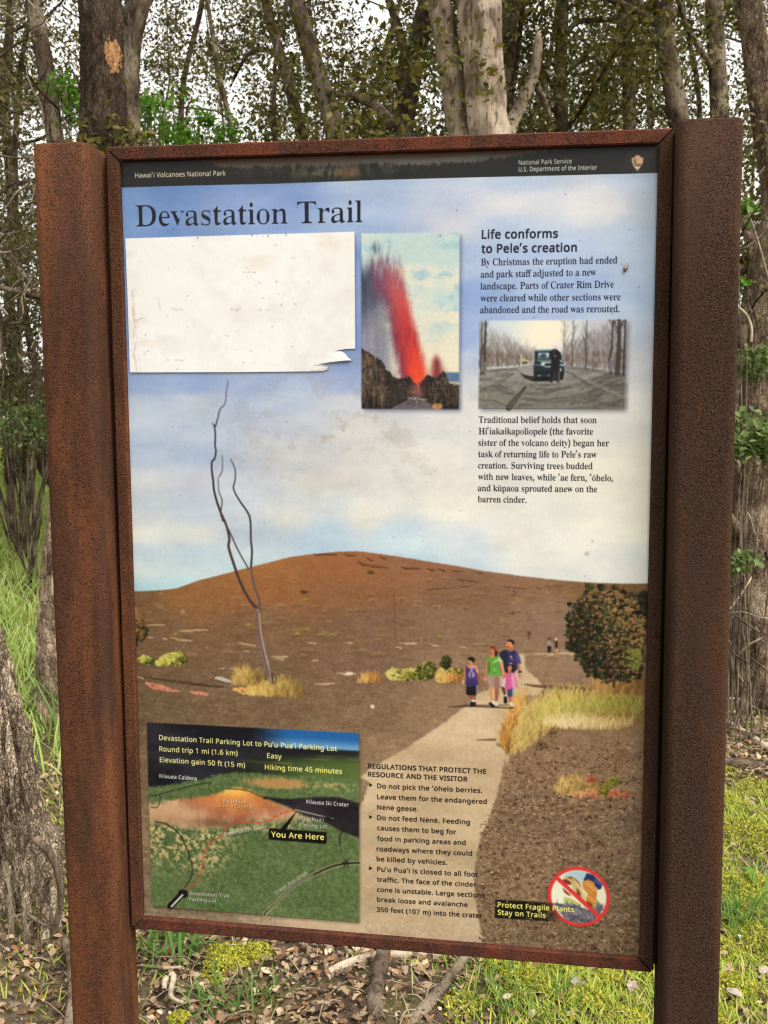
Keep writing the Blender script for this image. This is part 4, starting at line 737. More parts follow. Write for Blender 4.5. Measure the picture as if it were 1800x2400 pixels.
    P([(212, 580), (250, 560), (310, 590), (310, 660), (270, 700), (230, 670)], (206, 140, 104)); P([(212, 600), (260, 600), (262, 670), (230, 660)], (184, 112, 84)); P([(205, 545), (225, 505), (290, 490), (345, 515), (350, 570), (320, 610), (295, 570), (250, 555)], (36, 26, 20)); Ln([(222, 596), (250, 598)], 1.4, (90, 52, 40)); Ln([(235, 650), (258, 652)], 1.5, (140, 70, 56))
    # girl
    Ln([(1030, 1250), (1035, 1330), (1040, 1380)], [60*k, 46*k], (172, 106, 76)); Ln([(1075, 1240), (1075, 1320), (1068, 1380)], [40*k, 34*k], (206, 136, 98)); P([(1040, 1390), (1090, 1395), (1112, 1470), (1060, 1480), (1035, 1440)], (214, 200, 186)); Ln([(1040, 1472), (1105, 1474)], 4, (84, 70, 60)); P([(1025, 1370), (1075, 1372), (1070, 1400), (1035, 1400)], (230, 220, 210))
    P([(965, 1110), (1120, 1090), (1110, 1200), (1085, 1255), (995, 1260), (985, 1170)], (62, 66, 104)); P([(1085, 1110), (1130, 1100), (1110, 1220), (1088, 1240)], (176, 176, 200), .9)
    Ln([(1120, 820), (1150, 930), (1170, 1060), (1165, 1095)], [36*k, 30*k], (204, 126, 92)); Ln([(950, 800), (935, 870)], 5, (196, 120, 90))
    P([(945, 830), (1010, 790), (1110, 790), (1120, 900), (1150, 1060), (1060, 1110), (940, 1115), (955, 960)], (206, 94, 152)); P([(1060, 830), (1115, 820), (1145, 1060), (1090, 1080)], (232, 152, 190), .9); P([(1000, 800), (1090, 790), (1050, 850)], (176, 84, 110), .6)
    P([(945, 790), (960, 700), (990, 630), (1060, 600), (1110, 640), (1140, 740), (1090, 800), (1060, 740), (1000, 720), (990, 800)], (34, 24, 24)); P([(990, 680), (1030, 660), (1075, 680), (1070, 740), (1030, 790), (1000, 760)], (206, 142, 104)); P([(1000, 770), (1050, 760), (1040, 830), (1010, 830)], (176, 100, 84)); P([(1010, 610), (1060, 592), (1100, 620), (1060, 650), (1020, 650)], (74, 78, 88)); Ln([(1040, 612), (1070, 618)], 2, (190, 196, 196)); Ln([(1008, 702), (1058, 702)], 1.2, (110, 62, 50)); Ln([(1018, 748), (1045, 750)], 1.6, (160, 70, 66))
    for (x0, y0), (x1, y1), w_, cl in (((640, 620), (610, 800), 4, (60, 104, 40)), ((760, 640), (740, 830), 3, (70, 120, 46)), ((690, 560), (680, 640), 3, (120, 176, 84)), ((900, 430), (930, 640), 5, (34, 32, 60)), ((1120, 430), (1130, 600), 4, (62, 58, 104)), ((1010, 400), (1030, 560), 3, (66, 62, 110)), ((230, 760), (220, 1000), 3, (54, 40, 84)), ((360, 780), (370, 1000), 3, (92, 70, 130)), ((700, 930), (690, 1060), 3, (148, 112, 98)), ((800, 920), (800, 1060), 3, (170, 130, 114)), ((640, 920), (650, 1050), 3, (196, 160, 142)), ((1000, 860), (990, 1080), 3, (180, 76, 130)), ((1050, 860), (1060, 1060), 3, (226, 126, 176)), ((300, 1060), (300, 1210), 2, (44, 44, 54)), ((720, 1140), (728, 1300), 2, (236, 186, 146)), ((665, 1120), (672, 1300), 2, (160, 104, 74)), ((580, 700), (562, 860), 1.6, (214, 156, 118))):
        line(F([(x0, y0), ((x0+x1)/2+8, (y0+y1)/2), (x1, y1)]), [w_*.4, w_, w_*.3], cl, .5, 2.5)
    # two far walkers
    C = region(1050, 1400, 3.0164)
    poly(C([(702, 305), (725, 302), (734, 320), (730, 345), (704, 345), (700, 325)]), (150, 140, 132)); poly(C([(704, 342), (730, 342), (728, 390), (718, 388), (716, 360), (712, 390), (703, 388)]), (30, 28, 34)); dot(C(715, 294)[0], 2.6, 3, (110, 80, 60)); line(C([(706, 290), (724, 289)]), 2, (40, 36, 34))
    poly(C([(756, 305), (774, 304), (778, 340), (770, 362), (758, 362)]), (64, 42, 34)); line(C([(772, 362), (770, 390)]), 3, (196, 160, 130)); line(C([(762, 362), (765, 388)]), 2.4, (190, 150, 120)); dot(C(764, 293)[0], 2.8, 3.2, (220, 206, 190)); line(C([(695, 388), (780, 392)]), 1.2, (110, 84, 60))

def quad_fill(q, fn):
    """fills a four-cornered picture; fn(u, v) gives its colours"""
    q = np.asarray(q, float); H = _homography(q, [(0, 0), (1, 0), (1, 1), (0, 1)])
    m, x0, y0 = poly_mask([q]); h, w = m.shape
    X, Y = np.meshgrid(np.arange(w)+x0+.5, np.arange(h)+y0+.5)
    z = H[2, 0]*X+H[2, 1]*Y+H[2, 2]
    put(m, x0, y0, np.clip(fn(np.clip((H[0, 0]*X+H[0, 1]*Y+H[0, 2])/z, 0, 1), np.clip((H[1, 0]*X+H[1, 1]*Y+H[1, 2])/z, 0, 1), h, w), 0, 255))

def mixc(a, b, t): return np.asarray(a, float)+(np.asarray(b, float)-np.asarray(a, float))*np.clip(t, 0, 1)[..., None]
def sstep(a, b, x): t = np.clip((x-a)/(b-a), 0, 1); return t*t*(3-2*t)

def eruption_picture():
    E = region(700, 500, 3.6867)
    q = E([(541, 172), (1392, 166), (1384, 1690), (546, 1686)])
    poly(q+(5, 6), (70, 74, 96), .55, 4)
    def fn(u, v, h, w):
        n1 = value_noise(h, w, w*.45, h*.12, 31, 5, .55); n2 = value_noise(h, w, w*.2, h*.08, 32, 5, .6)
        c = mixc((190, 212, 208), (228, 222, 200), sstep(.35, .7, n1*.7+v*.55))
        c = mixc(c, (150, 190, 204), sstep(.5, .72, n2)*(1-sstep(.4, .62, v))*.75)
        c = mixc(c, (232, 224, 190), sstep(.6, .8, v)*.6)
        fine = RNG.normal(0, 1, (h, w)); streak = value_noise(h, w, 5, 60, 33, 4, .7); st2 = value_noise(h, w, 3, 30, 38, 3, .7)
        # ash curtain at left
        ashr = .33+.07*sstep(.1, .7, v)+(n2-.5)*.1
        ash = sstep(.0, .18, ashr-u)*sstep(.1, .27, v+(streak-.5)*.14)
        grey = mixc((34, 36, 62), (122, 124, 142), sstep(.12, .62, v*.8+u*.75+(n1-.5)*.3))+fine[..., None]*17+(streak-.5)[..., None]*40
        c = mixc(c, grey, ash*(.82+.18*sstep(-.6, .8, fine)))
        # red jet
        cx = np.interp(v, [.08, .15, .25, .4, .55, .7, .8, .9], [.20, .24, .285, .36, .43, .49, .525, .56])
        hw = np.interp(v, [.08, .15, .25, .4, .55, .7, .8, .87, .95], [.15, .18, .16, .145, .145, .16, .155, .115, .055])
        d = (u-cx+(streak-.5)*.06+(n2-.5)*.05)/hw
        jet = (1-sstep(.5, 1.2, np.abs(d)+fine*.12*(1.15-v)))*sstep(.08, .3, v+(st2-.5)*.26)*(.78+.22*sstep(.3, .6, v))
        red = mixc((108, 50, 78), (190, 44, 46), sstep(-1., .15, d+(st2-.5)*1.3)*sstep(.10, .42, v)); red = mixc(red, (104, 34, 50), sstep(.55, .8, value_noise(h, w, 6, 44, 39, 4, .7))*.65*(1-sstep(.6, .85, v)))
        red = mixc(red, (234, 74, 44), sstep(.5, .85, v+(st2-.5)*.2)*sstep(-.7, .25, d)*(1-.35*sstep(.45, 1, d)))
        red = mixc(red, (150, 30, 40), sstep(.55, .85, streak)*.6)
        c = mixc(c, red, jet)
        wisp = np.exp(-((u-.17)/.05)**2)*sstep(.1, .2, v)*(1-sstep(.3, .4, v))
        c = mixc(c, (140, 50, 76), wisp*.65*sstep(.25, .6, st2)); c = mixc(c, (54, 50, 78), np.exp(-((u-.15)/.045)**2-((v-.085)/.03)**2)*sstep(.3, .6, st2)*.75)
        side = np.exp(-((u-(.77+.1*(v-.72)))/(.02+.4*np.clip(v-.67, 0, 1)))**2)*sstep(.67, .73, v+(fine*.012))*(1-sstep(.84, .87, v))
        c = mixc(c, (120, 36, 42), side*.95); c = mixc(c, (196, 60, 44), side*sstep(.55, .75, st2)*.6)
        # sea, road, bushes
        c = mixc(c, (84, 112, 146), sstep(.785, .795, v)*sstep(.8, .86, u)*(1-sstep(.84, .85, v)))
        lb = np.interp(u, [0, .1, .2, .28, .36, .5, .56, 1], [.655, .69, .735, .79, .83, .825, .87, 1.2])+(value_noise(h, w, 16, 16, 34, 3, .7)-.5)*.05
        rb = np.interp(u, [0, .56, .60, .68, .76, .84, .9, 1], [1.2, .95, .85, .80, .815, .78, .86, .87])+(value_noise(h, w, 14, 14, 35, 3, .7)-.5)*.05
        bush = np.maximum(sstep(-.004, .004, v-lb), sstep(-.004, .004, v-rb))
        tw = value_noise(h, w, 4, 22, 36, 3, .8); tb = value_noise(h, w, 7, 7, 37, 4, .8)
        bc = mixc((26, 22, 20), (96, 72, 54), sstep(.5, .8, tb)); bc = mixc(bc, (150, 124, 100), sstep(.6, .82, tw)*(.7*(u < .25)+.35*(u > .7))); bc = mixc(bc, (18, 16, 16), sstep(.9, .99, v)*.6)
        bc = mixc(bc, (20, 20, 20), np.exp(-((u-.83)/.03)**2-((v-.75)/.03)**2)*.8)
        c = mixc(c, bc, bush)
        smoke = np.exp(-((u-.57)/.07)**2-((v-.9)/.05)**2); c = mixc(c, (176, 104, 104), smoke*.75)
        road = (v > .93)*sstep(.0, .01, (v-.93)*1-np.abs(u-.56+.1*(v-.93))*.30+.012)
        c = mixc(c, (104, 92, 96), road*.95)
        c = mixc(c, (206, 206, 210), np.exp(-((v-(.938+.06*np.abs(u-.5)))/.004)**2)*(u > .47)*(u < .68)*.8)
        c = mixc(c, (196, 140, 84), sstep(.0, .02, .14-np.hypot((u-.78)*1.3, (v-.985)*4)*1.0-.06)*.9)
        c = mixc(c, (180, 178, 176), ((np.abs(u-.57+.25*(v-.95)) < .006)*(v > .955)*(np.sin(v*420) > -.2))*.7)
        return c+fine[..., None]*5
    quad_fill(q, fn)
    for _ in range(330):
        x = RNG.uniform(548, 740) if RNG.random() < .62 else RNG.uniform(1130, 1372); top = np.interp(x, [546, 620, 740, 760, 1130, 1250, 1372], [1200, 1240, 1380, 1420, 1480, 1420, 1480]); y = RNG.uniform(top+10, 1676); L = RNG.uniform(24, 120); q2 = E([(x, y), (x+RNG.normal(0, 7), y-L*.5), (x+RNG.normal(0, 12), max(y-L, top))])
        line(q2, [1.3, .7], jit((150, 124, 98) if RNG.random() < .5 else ((84, 62, 44) if RNG.random() < .6 else (24, 22, 22)), 14), .65)
    for _ in range(420):
        x = RNG.uniform(740, 1372); top = np.interp(x, [740, 880, 960, 1060, 1150, 1230, 1270, 1372], [1390, 1400, 1480, 1460, 1400, 1390, 1450, 1490]); dot(E(x, RNG.uniform(top, min(top+190, 1660)))[0], 1.6, 1.2, jit((92, 70, 52) if RNG.random() < .5 else (30, 26, 24), 14), .7)

def road_picture():
    R = region(1110, 740, 4.3658)
    q = R([(65, 50), (1570, 38), (1540, 952), (52, 945)])
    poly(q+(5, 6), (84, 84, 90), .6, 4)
    def fn(u, v, h, w):
        n1 = value_noise(h, w, w*.3, h*.3, 41, 5, .55); fine = RNG.normal(0, 1, (h, w))
        c = mixc((200, 214, 222), (248, 238, 212), np.exp(-((u-.45)/.22)**2-((v-.15)/.3)**2)*1.1)
        c = mixc(c, (196, 190, 204), sstep(.55, .8, u)*(1-sstep(.5, .6, v))*.6)
        gl = np.interp(u, [0, .05, .2, .3, .38, .6, .75, 1], [.6, .55, .54, .52, .5, .5, .54, .6])
        g = mixc((150, 148, 142), (122, 118, 106), sstep(.5, 1., v)); rut = value_noise(h, w, w*.16, h*.05, 42, 5, .65)
        ww = v+.28*np.abs(u-.5)
        rid = np.sin(ww*46+n1*7)*.5+.5
        g = mixc(g, (66, 62, 56), sstep(.45, .75, rut)*.55); g = mixc(g, (74, 70, 66), sstep(.6, 1, rid)*.35*sstep(.6, .75, v)); g = mixc(g, (84, 86, 84), sstep(.55, .8, u)*sstep(.3, .7, rid)*.5)
        c = mixc(c, g+fine[..., None]*9, sstep(-.004, .004, v-gl))
        return c
    quad_fill(q, fn)
    H = _homography([(0, 0), (1, 0), (1, 1), (0, 1)], q)
    def U(*v):
        a = np.asarray(v[0] if len(v) == 1 else v, float).reshape(-1, 2); z = np.c_[a, np.ones(len(a))] @ H.T; return z[:, :2]/z[:, 2:]
    r = np.random.default_rng(5)
    def tree(x, base, top, wd, col, lean=0., twigs=8, a=.85):
        n = 5; xs = x+lean*np.linspace(0, 1, n)+r.normal(0, .003, n); ys = np.linspace(base, top, n)
        xs = np.clip(xs, 0.003, .997); line(U(np.c_[xs, np.clip(ys, .004, 1)]), [wd, wd*.5], col, a)
        for _ in range(twigs):
            t = r.uniform(.3, .95); bx = np.interp(t, np.linspace(0, 1, n), xs); by = base+(top-base)*t; s = r.choice([-1, 1]); L = r.uniform(.03, .1)
            pp = np.array([(bx, by), (bx+s*L*.25, by-L*.7), (bx+s*L*.4, by-L*1.4)]); pp = np.clip(pp, .004, .996); line(U(pp), [max(wd*.4, .7), .5], col, a*.7)
    for _ in range(120):
        x = r.uniform(0, .38); base = .54-.06*x/.38; top = .02+.38*(x/.38)**1.4+r.uniform(0, .1)+.2*r.random()**2
        tree(x, base+r.uniform(-.02, .02), min(top, base-.06), r.uniform(.7, 1.7), jit((104, 92, 84) if r.random() < .55 else (150, 140, 136), 10), r.normal(0, .015), 8, .6)
    for _ in range(130):
        x = r.uniform(.57, 1.); top = max(.0, .3-.9*(x-.57))+r.uniform(0, .12); base = .5+.08*(x-.57)/.43
        tree(x, base+r.uniform(-.02, .04), min(top, base-.06), r.uniform(.7, 2.), jit((104, 94, 90) if r.random() < .5 else (156, 148, 148), 10), r.normal(0, .012), 7, .6)
    for lp in (U([(.0, .54), (.0, .36), (.1, .38), (.25, .42), (.36, .46), (.37, .5), (.2, .54)]), U([(.57, .5), (.6, .4), (.75, .38), (.9, .36), (1, .34), (1, .58), (.8, .55)])):
        for p in scatter_in(lp, 700): line([p, p+(r.normal(0, 2), -r.uniform(4, 12))], [1.2, .6], jit((120, 98, 80) if r.random() < .6 else (80, 66, 58), 14), .5)
    for x, wd, b in ((.035, 7, .6), (.012, 4, .62), (.9, 6, .6), (.945, 12, .6), (.985, 6, .62), (.64, 2.4, .52), (.58, 1.6, .5), (.73, 3, .55)): tree(x, b, .0, wd, (64, 56, 52), .004, 12, .95)
    poly(U([(.888, .58), (.89, .46), (.905, .455), (.915, .46), (.915, .585)]), (112, 112, 122)); poly(U([(.03, .6), (.032, .47), (.05, .46), (.05, .6)]), (110, 108, 106))
    # truck and standing man, taken from an enlarged view
    T = region(1200, 770, 8.295)
    P = lambda p, c, a=1: poly(T(p), c, a)
    L = lambda p, w, c, a=1: line(T(p), w, c, a)
    P([(130, 845), (230, 900), (420, 935), (420, 1020), (380, 1020), (230, 950)], (34, 30, 28)); P([(120, 740), (300, 720), (420, 740), (420, 930), (280, 900), (120, 800)], (150, 148, 142), .8); P([(200, 560), (330, 620), (400, 660), (300, 670), (180, 660)], (190, 180, 140), .8); L([(195, 663), (290, 663)], 3, (44, 40, 30)); L([(180, 520), (180, 700)], 4, (190, 178, 166))
    P([(440, 440), (480, 425), (560, 408), (780, 405), (880, 440), (900, 600), (1010, 700), (1020, 850), (990, 990), (930, 1005), (880, 1015), (420, 1022), (420, 740), (440, 600)], (28, 40, 46))
    P([(470, 436), (560, 410), (790, 408), (800, 430), (480, 446)], (120, 150, 160)); P([(505, 470), (640, 462), (725, 470), (725, 575), (500, 590)], (112, 134, 146)); P([(515, 480), (560, 478), (530, 520)], (210, 222, 226)); P([(520, 570), (600, 490), (660, 520), (660, 570)], (40, 66, 82)); P([(665, 478), (715, 478), (715, 545), (690, 540), (668, 510)], (190, 206, 214)); P([(490, 605), (760, 600), (770, 650), (600, 660), (490, 640)], (98, 114, 116)); P([(440, 690), (560, 700), (560, 730), (440, 720)], (80, 100, 108)); dot(T(602, 690)[0], 5, 5, (150, 164, 170)); dot(T(602, 690)[0], 3, 3, (196, 206, 208)); L([(640, 664), (750, 664)], 2.4, (190, 206, 206)); L([(640, 742), (750, 742)], 2.4, (190, 206, 206)); P([(430, 820), (760, 820), (760, 880), (430, 890)], (18, 30, 34)); P([(495, 930), (520, 895), (555, 910), (555, 930)], (160, 160, 150)); P([(680, 925), (720, 900), (750, 925)], (150, 150, 142)); P([(430, 940), (780, 940), (780, 1022), (400, 1025)], (12, 12, 14)); P([(930, 690), (1010, 710), (1010, 760), (940, 750)], (60, 90, 100)); L([(930, 700), (1010, 712)], 2.5, (190, 200, 200)); P([(930, 770), (960, 770), (962, 830), (930, 830)], (200, 206, 206)); P([(920, 850), (1000, 860), (990, 995), (930, 1000)], (20, 18, 20))
    P([(735, 470), (800, 400), (860, 400), (950, 470), (965, 560), (960, 630), (920, 600), (925, 780), (920, 1060), (880, 1060), (870, 820), (800, 820), (780, 1060), (740, 1060), (755, 820), (770, 600), (735, 560)], (22, 20, 24)); P([(800, 410), (855, 410), (850, 470), (810, 470)], (60, 44, 40)); P([(795, 345), (825, 325), (860, 345), (868, 390), (795, 392)], (220, 208, 204)); P([(800, 480), (850, 530), (880, 540), (830, 560)], (150, 130, 124), .8); L([(915, 850), (915, 1020)], 4, (120, 112, 96), .7); P([(735, 1060), (775, 1055), (770, 1088), (740, 1088)], (200, 190, 170), .8); P([(885, 1055), (915, 1055), (920, 1085), (890, 1082)], (180, 170, 150), .8)
    S = region(1110, 740, 4.3658)
    for pts_, wd in (([(70, 775), (250, 700), (400, 600)], 4), ([(250, 700), (360, 790), (420, 780)], 4), ([(290, 780), (350, 820), (200, 700)], 3), ([(580, 715), (780, 705), (900, 700)], 3), ([(520, 810), (760, 790), (1000, 730)], 3), ([(540, 870), (800, 850), (1020, 830)], 3), ([(640, 760), (1000, 740)], 2), ([(960, 580), (1180, 690), (1330, 770), (1540, 860)], 5), ([(1080, 720), (1200, 650), (1420, 590)], 3), ([(1100, 760), (1340, 640), (1540, 600)], 4), ([(1180, 800), (1400, 680), (1540, 640)], 5), ([(1260, 840), (1350, 780)], 5), ([(1300, 740), (1540, 690)], 4), ([(990, 910), (1200, 870), (1320, 800)], 4)):
        line(smooth_line(roughen(S(pts_), 1.2, 2, 14.), 3), [wd*1.3, wd*.7], (58, 56, 52), .42, 2.5)
    line(smooth_line(roughen(S([(980, 570), (1200, 690), (1400, 770), (1540, 840)]), 1., 3, 20.), 3), [3, 6, 5], (158, 154, 150), .5, 3.)
    q3 = S([(150, 640), (420, 600), (1500, 900), (60, 930)])
    for pp in scatter_in(S([(70, 600), (600, 560), (640, 700), (940, 700), (950, 560), (1540, 640), (1530, 940), (60, 935)]), 900): line([pp, pp+(r.normal(0, 4), r.normal(0, 1.2))], 1.1, jit((70, 68, 62) if r.random() < .5 else (166, 162, 152), 10), .4)
    a0, a1 = S(360, 940)[0], S(530, 730)[0]; d = a1-a0; nn = np.array([-d[1], d[0]])/np.hypot(*d)
    line([a0, a1], [13, 5], (46, 44, 40), .85)
    for t in np.linspace(0, .75, 11): line([a0+d*t-nn*4*(1-t), a0+d*t+nn*4*(1-t)], 1.2, (170, 166, 156), .8)

def trail_map():
    M = region(300, 1660, 2.765)
    q = M([(122, 90), (1498, 160), (1498, 1386), (155, 1280)])
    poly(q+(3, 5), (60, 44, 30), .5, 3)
    def fn(u, v, h, w):
        n1 = value_noise(h, w, w*.3, h*.14, 51, 5, .6); fine = blur(RNG.normal(0, 1, (h, w)).astype(np.float32), 1); n2 = value_noise(h, w, 9, 9, 52, 4, .8)
        c = mixc((20, 20, 26), (40, 40, 46), sstep(.4, .7, n1))
        sky = sstep(.48, .7, u)*(1-sstep(.085, .1, v+.0*u)); c = mixc(c, mixc((34, 96, 160), (110, 160, 196), sstep(.03, .09, v)), sky)
        far = sstep(.0, .09, v-.085-.05*(1-u))*sstep(.35, .85, u+.12*(n1-.5)); c = mixc(c, mixc((60, 80, 40), (104, 122, 60), n1), far); c = mixc(c, (146, 150, 96), far*sstep(.62, .75, value_noise(h, w, w*.3, h*.02, 53, 3, .6))*.7)
        gl = np.interp(u, [0, .1, .2, .3, .38, .5, .7, .85, 1], [.345, .33, .30, .275, .245, .235, .245, .24, .26])
        green = mixc((74, 94, 56), (100, 118, 72), n1*.8+u*.2)+fine[..., None]*34+(n2-.5)[..., None]*40
        green = mixc(green, (60, 84, 46), sstep(.6, .75, v)*.0); c = mixc(c, green, sstep(-.008, .008, v-gl+(n2-.5)*.03))
        # cinder cone
        base = np.interp(u, [0, .08, .16, .25, .31, .36, .40, .44, .48, .53, .6, .7, .8, 1], [.44, .42, .40, .385, .37, .345, .325, .32, .325, .35, .385, .425, .5, .6])
        lower = np.interp(u, [0, .1, .2, .3, .4, .5, .6, .7, .78], [.54, .545, .56, .55, .525, .5, .49, .475, .43])
        cone = sstep(-.012, .012, v-base+(n2-.5)*.03)*sstep(-.03, .03, lower-v+(n2-.5)*.06)*(u < .79)
        cc = mixc((206, 158, 110), (160, 108, 80), sstep(.38, .54, v)); cc = mixc(cc, (224, 158, 68), np.exp(-((u-.42)/.13)**2-((v-.35)/.06)**2)); cc = mixc(cc, (128, 92, 72), np.exp(-((u-.33)/.18)**2-((v-.53)/.035)**2)*.8)
        pk = np.hypot((u-.415)/.36, (v-.315)/.22); ang = np.arctan2(v-.30, u-.415); gully = value_noise(h, w, 14, 60, 54, 4, .7)
        cc = mixc((232, 172, 76), (206, 132, 76), sstep(.12, .42, pk)); cc = mixc(cc, (172, 112, 84), sstep(.38, .8, pk+(gully-.5)*.3)); cc = mixc(cc, (212, 172, 132), sstep(.62, 1.05, pk+(gully-.5)*.4)); cc = mixc(cc, (120, 84, 66), np.exp(-((u-.34)/.2)**2-((v-.52)/.03)**2)*.75); cc = mixc(cc, (236, 190, 100), np.exp(-((u-.40)/.05)**2-((v-.335)/.018)**2)*.8); cc = cc-14*sstep(.0, 1., np.sin(ang*9+gully*5)*.5+.5)[..., None]*sstep(.15, .5, pk)[..., None]
        c = mixc(c, cc+(n1-.5)[..., None]*26+(fine*12)[..., None], cone)
        ex = np.exp(-((u-.62)/.17)**2-((v-.285)/.035)**2); c = mixc(c, (190, 140, 84), sstep(.3, .7, ex+(n2-.5)*.6)*.8); c = mixc(c, (206, 190, 120), np.exp(-((u-.86)/.13)**2-((v-.285)/.02)**2)*sstep(.35, .65, n2)*.8)
        spk = sstep(.47, .62, n2+fine*.16)
        tan = np.clip(1.15-np.hypot((u-.1)/.34, (v-.62)/.19), 0, 1)*1.6+np.exp(-((u-.27)/.06)**2-((v-.7)/.09)**2)
        c = mixc(c, mixc((196, 162, 112), (206, 190, 140), n1), np.clip(tan, 0, 1)*spk*.9*(1-cone))
        c = mixc(c, (206, 186, 130), np.exp(-((v-lower-.03)/.03)**2)*spk*.8*(u < .8)*(1-cone))
        # dark crater
        ct = np.interp(u, [.5, .58, .65, .75, .8, .9, 1], [.37, .362, .365, .355, .345, .34, .365])
        cb = np.interp(u, [.5, .58, .66, .74, .85, .92, 1], [.365, .375, .40, .445, .48, .52, .545])
        cr = sstep(-.006, .006, v-ct+(n2-.5)*.012)*sstep(-.006, .006, cb-v+(n2-.5)*.012)*(u > .55)
        c = mixc(c, np.array([36, 32, 36])+(n1-.5)[..., None]*50+(fine*8)[..., None], cr)
        return c
    quad_fill(q, fn)
    for pts_, wd, cl in (([(140, 560), (180, 562), (260, 540), (400, 505), (480, 488), (540, 480)], 2, (24, 24, 16)), ([(205, 560), (208, 600), (190, 640), (150, 640)], 2, (24, 24, 16)), ([(540, 480), (520, 510), (545, 545)], 1.5, (40, 36, 20)), ([(640, 520), (760, 530), (860, 570), (900, 572)], 2, (30, 24, 20)), ([(180, 734), (250, 750), (330, 810), (370, 880), (400, 960), (418, 1040), (408, 1100), (370, 1160)], 3, (30, 26, 18)), ([(1085, 656), (1200, 684), (1330, 715)], 2.5, (200, 200, 170)), ([(1380, 745), (1400, 770), (1370, 840), (1390, 920), (1420, 1000)], 3, (30, 30, 20)), ([(1384, 880), (1400, 950), (1420, 1000)], 1.2, (200, 206, 170)), ([(1498, 1000), (1420, 1004), (1320, 1025), (1200, 1080), (1060, 1160), (960, 1260), (885, 1335)], 9, (200, 196, 140)), ([(1498, 1000), (1420, 1004), (1320, 1025), (1200, 1080), (1060, 1160), (960, 1260), (885, 1335)], 6, (30, 30, 24)), ([(1200, 1080), (1060, 1160), (960, 1260), (893, 1335)], 1.8, (190, 196, 170))):
        line(smooth_line(M(pts_), 5), wd, cl, .9)
    P = smooth_line(M([(1085, 660), (1020, 672), (960, 700), (880, 738), (780, 740), (680, 745), (640, 770), (600, 830), (530, 880), (495, 940), (485, 1000), (470, 1080), (430, 1140), (380, 1168)]), 8)
    for i in range(0, len(P)-3, 5): line(P[i:i+4], 3.2, (206, 62, 42), .95)
    for p in (M(1415, 1000)[0],):
        for ang in np.linspace(0, 6.28, 7): line([p, p+10*np.array([math.cos(ang), math.sin(ang)])], 2.4, (20, 20, 16))
    poly(M([(1250, 700), (1300, 704), (1345, 724), (1335, 734), (1280, 716)]), (24, 22, 22))
    dot(M(358, 1200)[0], 13, 11, (12, 12, 12)); line(M([(350, 1205), (275, 1282)]), 15, (12, 12, 12)); line(M([(355, 1208), (282, 1284)]), 4, (236, 236, 226))
    poly(M([(1100, 658), (985, 785), (1022, 788)]), (12, 11, 10)); poly(M([(914, 775), (1288, 803), (1286, 878), (914, 850)]), (12, 11, 10))
    y1, y2, wht = (240, 234, 150), (246, 238, 130), (226, 226, 222)
    T = lambda s, a, b, cap, c, bold=.012: LATE.append((s, 's', M(a)[0], M(b)[0], cap*.34, c, bold))
    def TS(s, a, b, cap, c, bold=0.):
        LATE.append((s, 's', M(a)[0]+(1, 1), M(b)[0]+(1, 1), cap*.34, (30, 26, 20), bold, .8)); T(s, a, b, cap, c, bold)
    T('Devastation Trail Parking Lot to Pu‘u Pua‘i Parking Lot', (203, 204), (1355, 277), 36, y1, .014)
    T('Round trip 1 mi (1.6 km)', (204, 277), (712, 306), 36, y1, .014); T('Elevation gain 50 ft (15 m)', (207, 347), (760, 383), 36, y1, .014); T('Easy', (902, 321), (997, 328), 36, y1, .014); T('Hiking time 45 minutes', (888, 395), (1388, 424), 36, y2, .014)
    T('Kilauea Caldera', (205, 449), (446, 466), 28, wht); TS('Pu‘u Pua‘i', (622, 612), (775, 618), 26, (236, 226, 196)); TS('CLOSED TO ENTRY', (588, 636), (815, 653), 24, (236, 206, 110), .008); T('Kilauea Iki Crater', (1157, 615), (1432, 637), 28, wht)
    TS('Pu‘u Pua‘i', (1112, 725), (1268, 736), 28, wht); TS('Parking Lot', (1112, 764), (1292, 779), 28, wht); TS('Devastation Trail', (630, 826), (883, 778), 26, wht); TS('Devastation Trail', (398, 1208), (655, 1226), 26, wht); TS('Parking Lot', (398, 1246), (575, 1258), 26, wht); TS('Crater Rim Drive', (962, 1206), (1166, 1072), 26, wht)
    T('You Are Here', (928, 832), (1272, 852), 40, y2, .02)

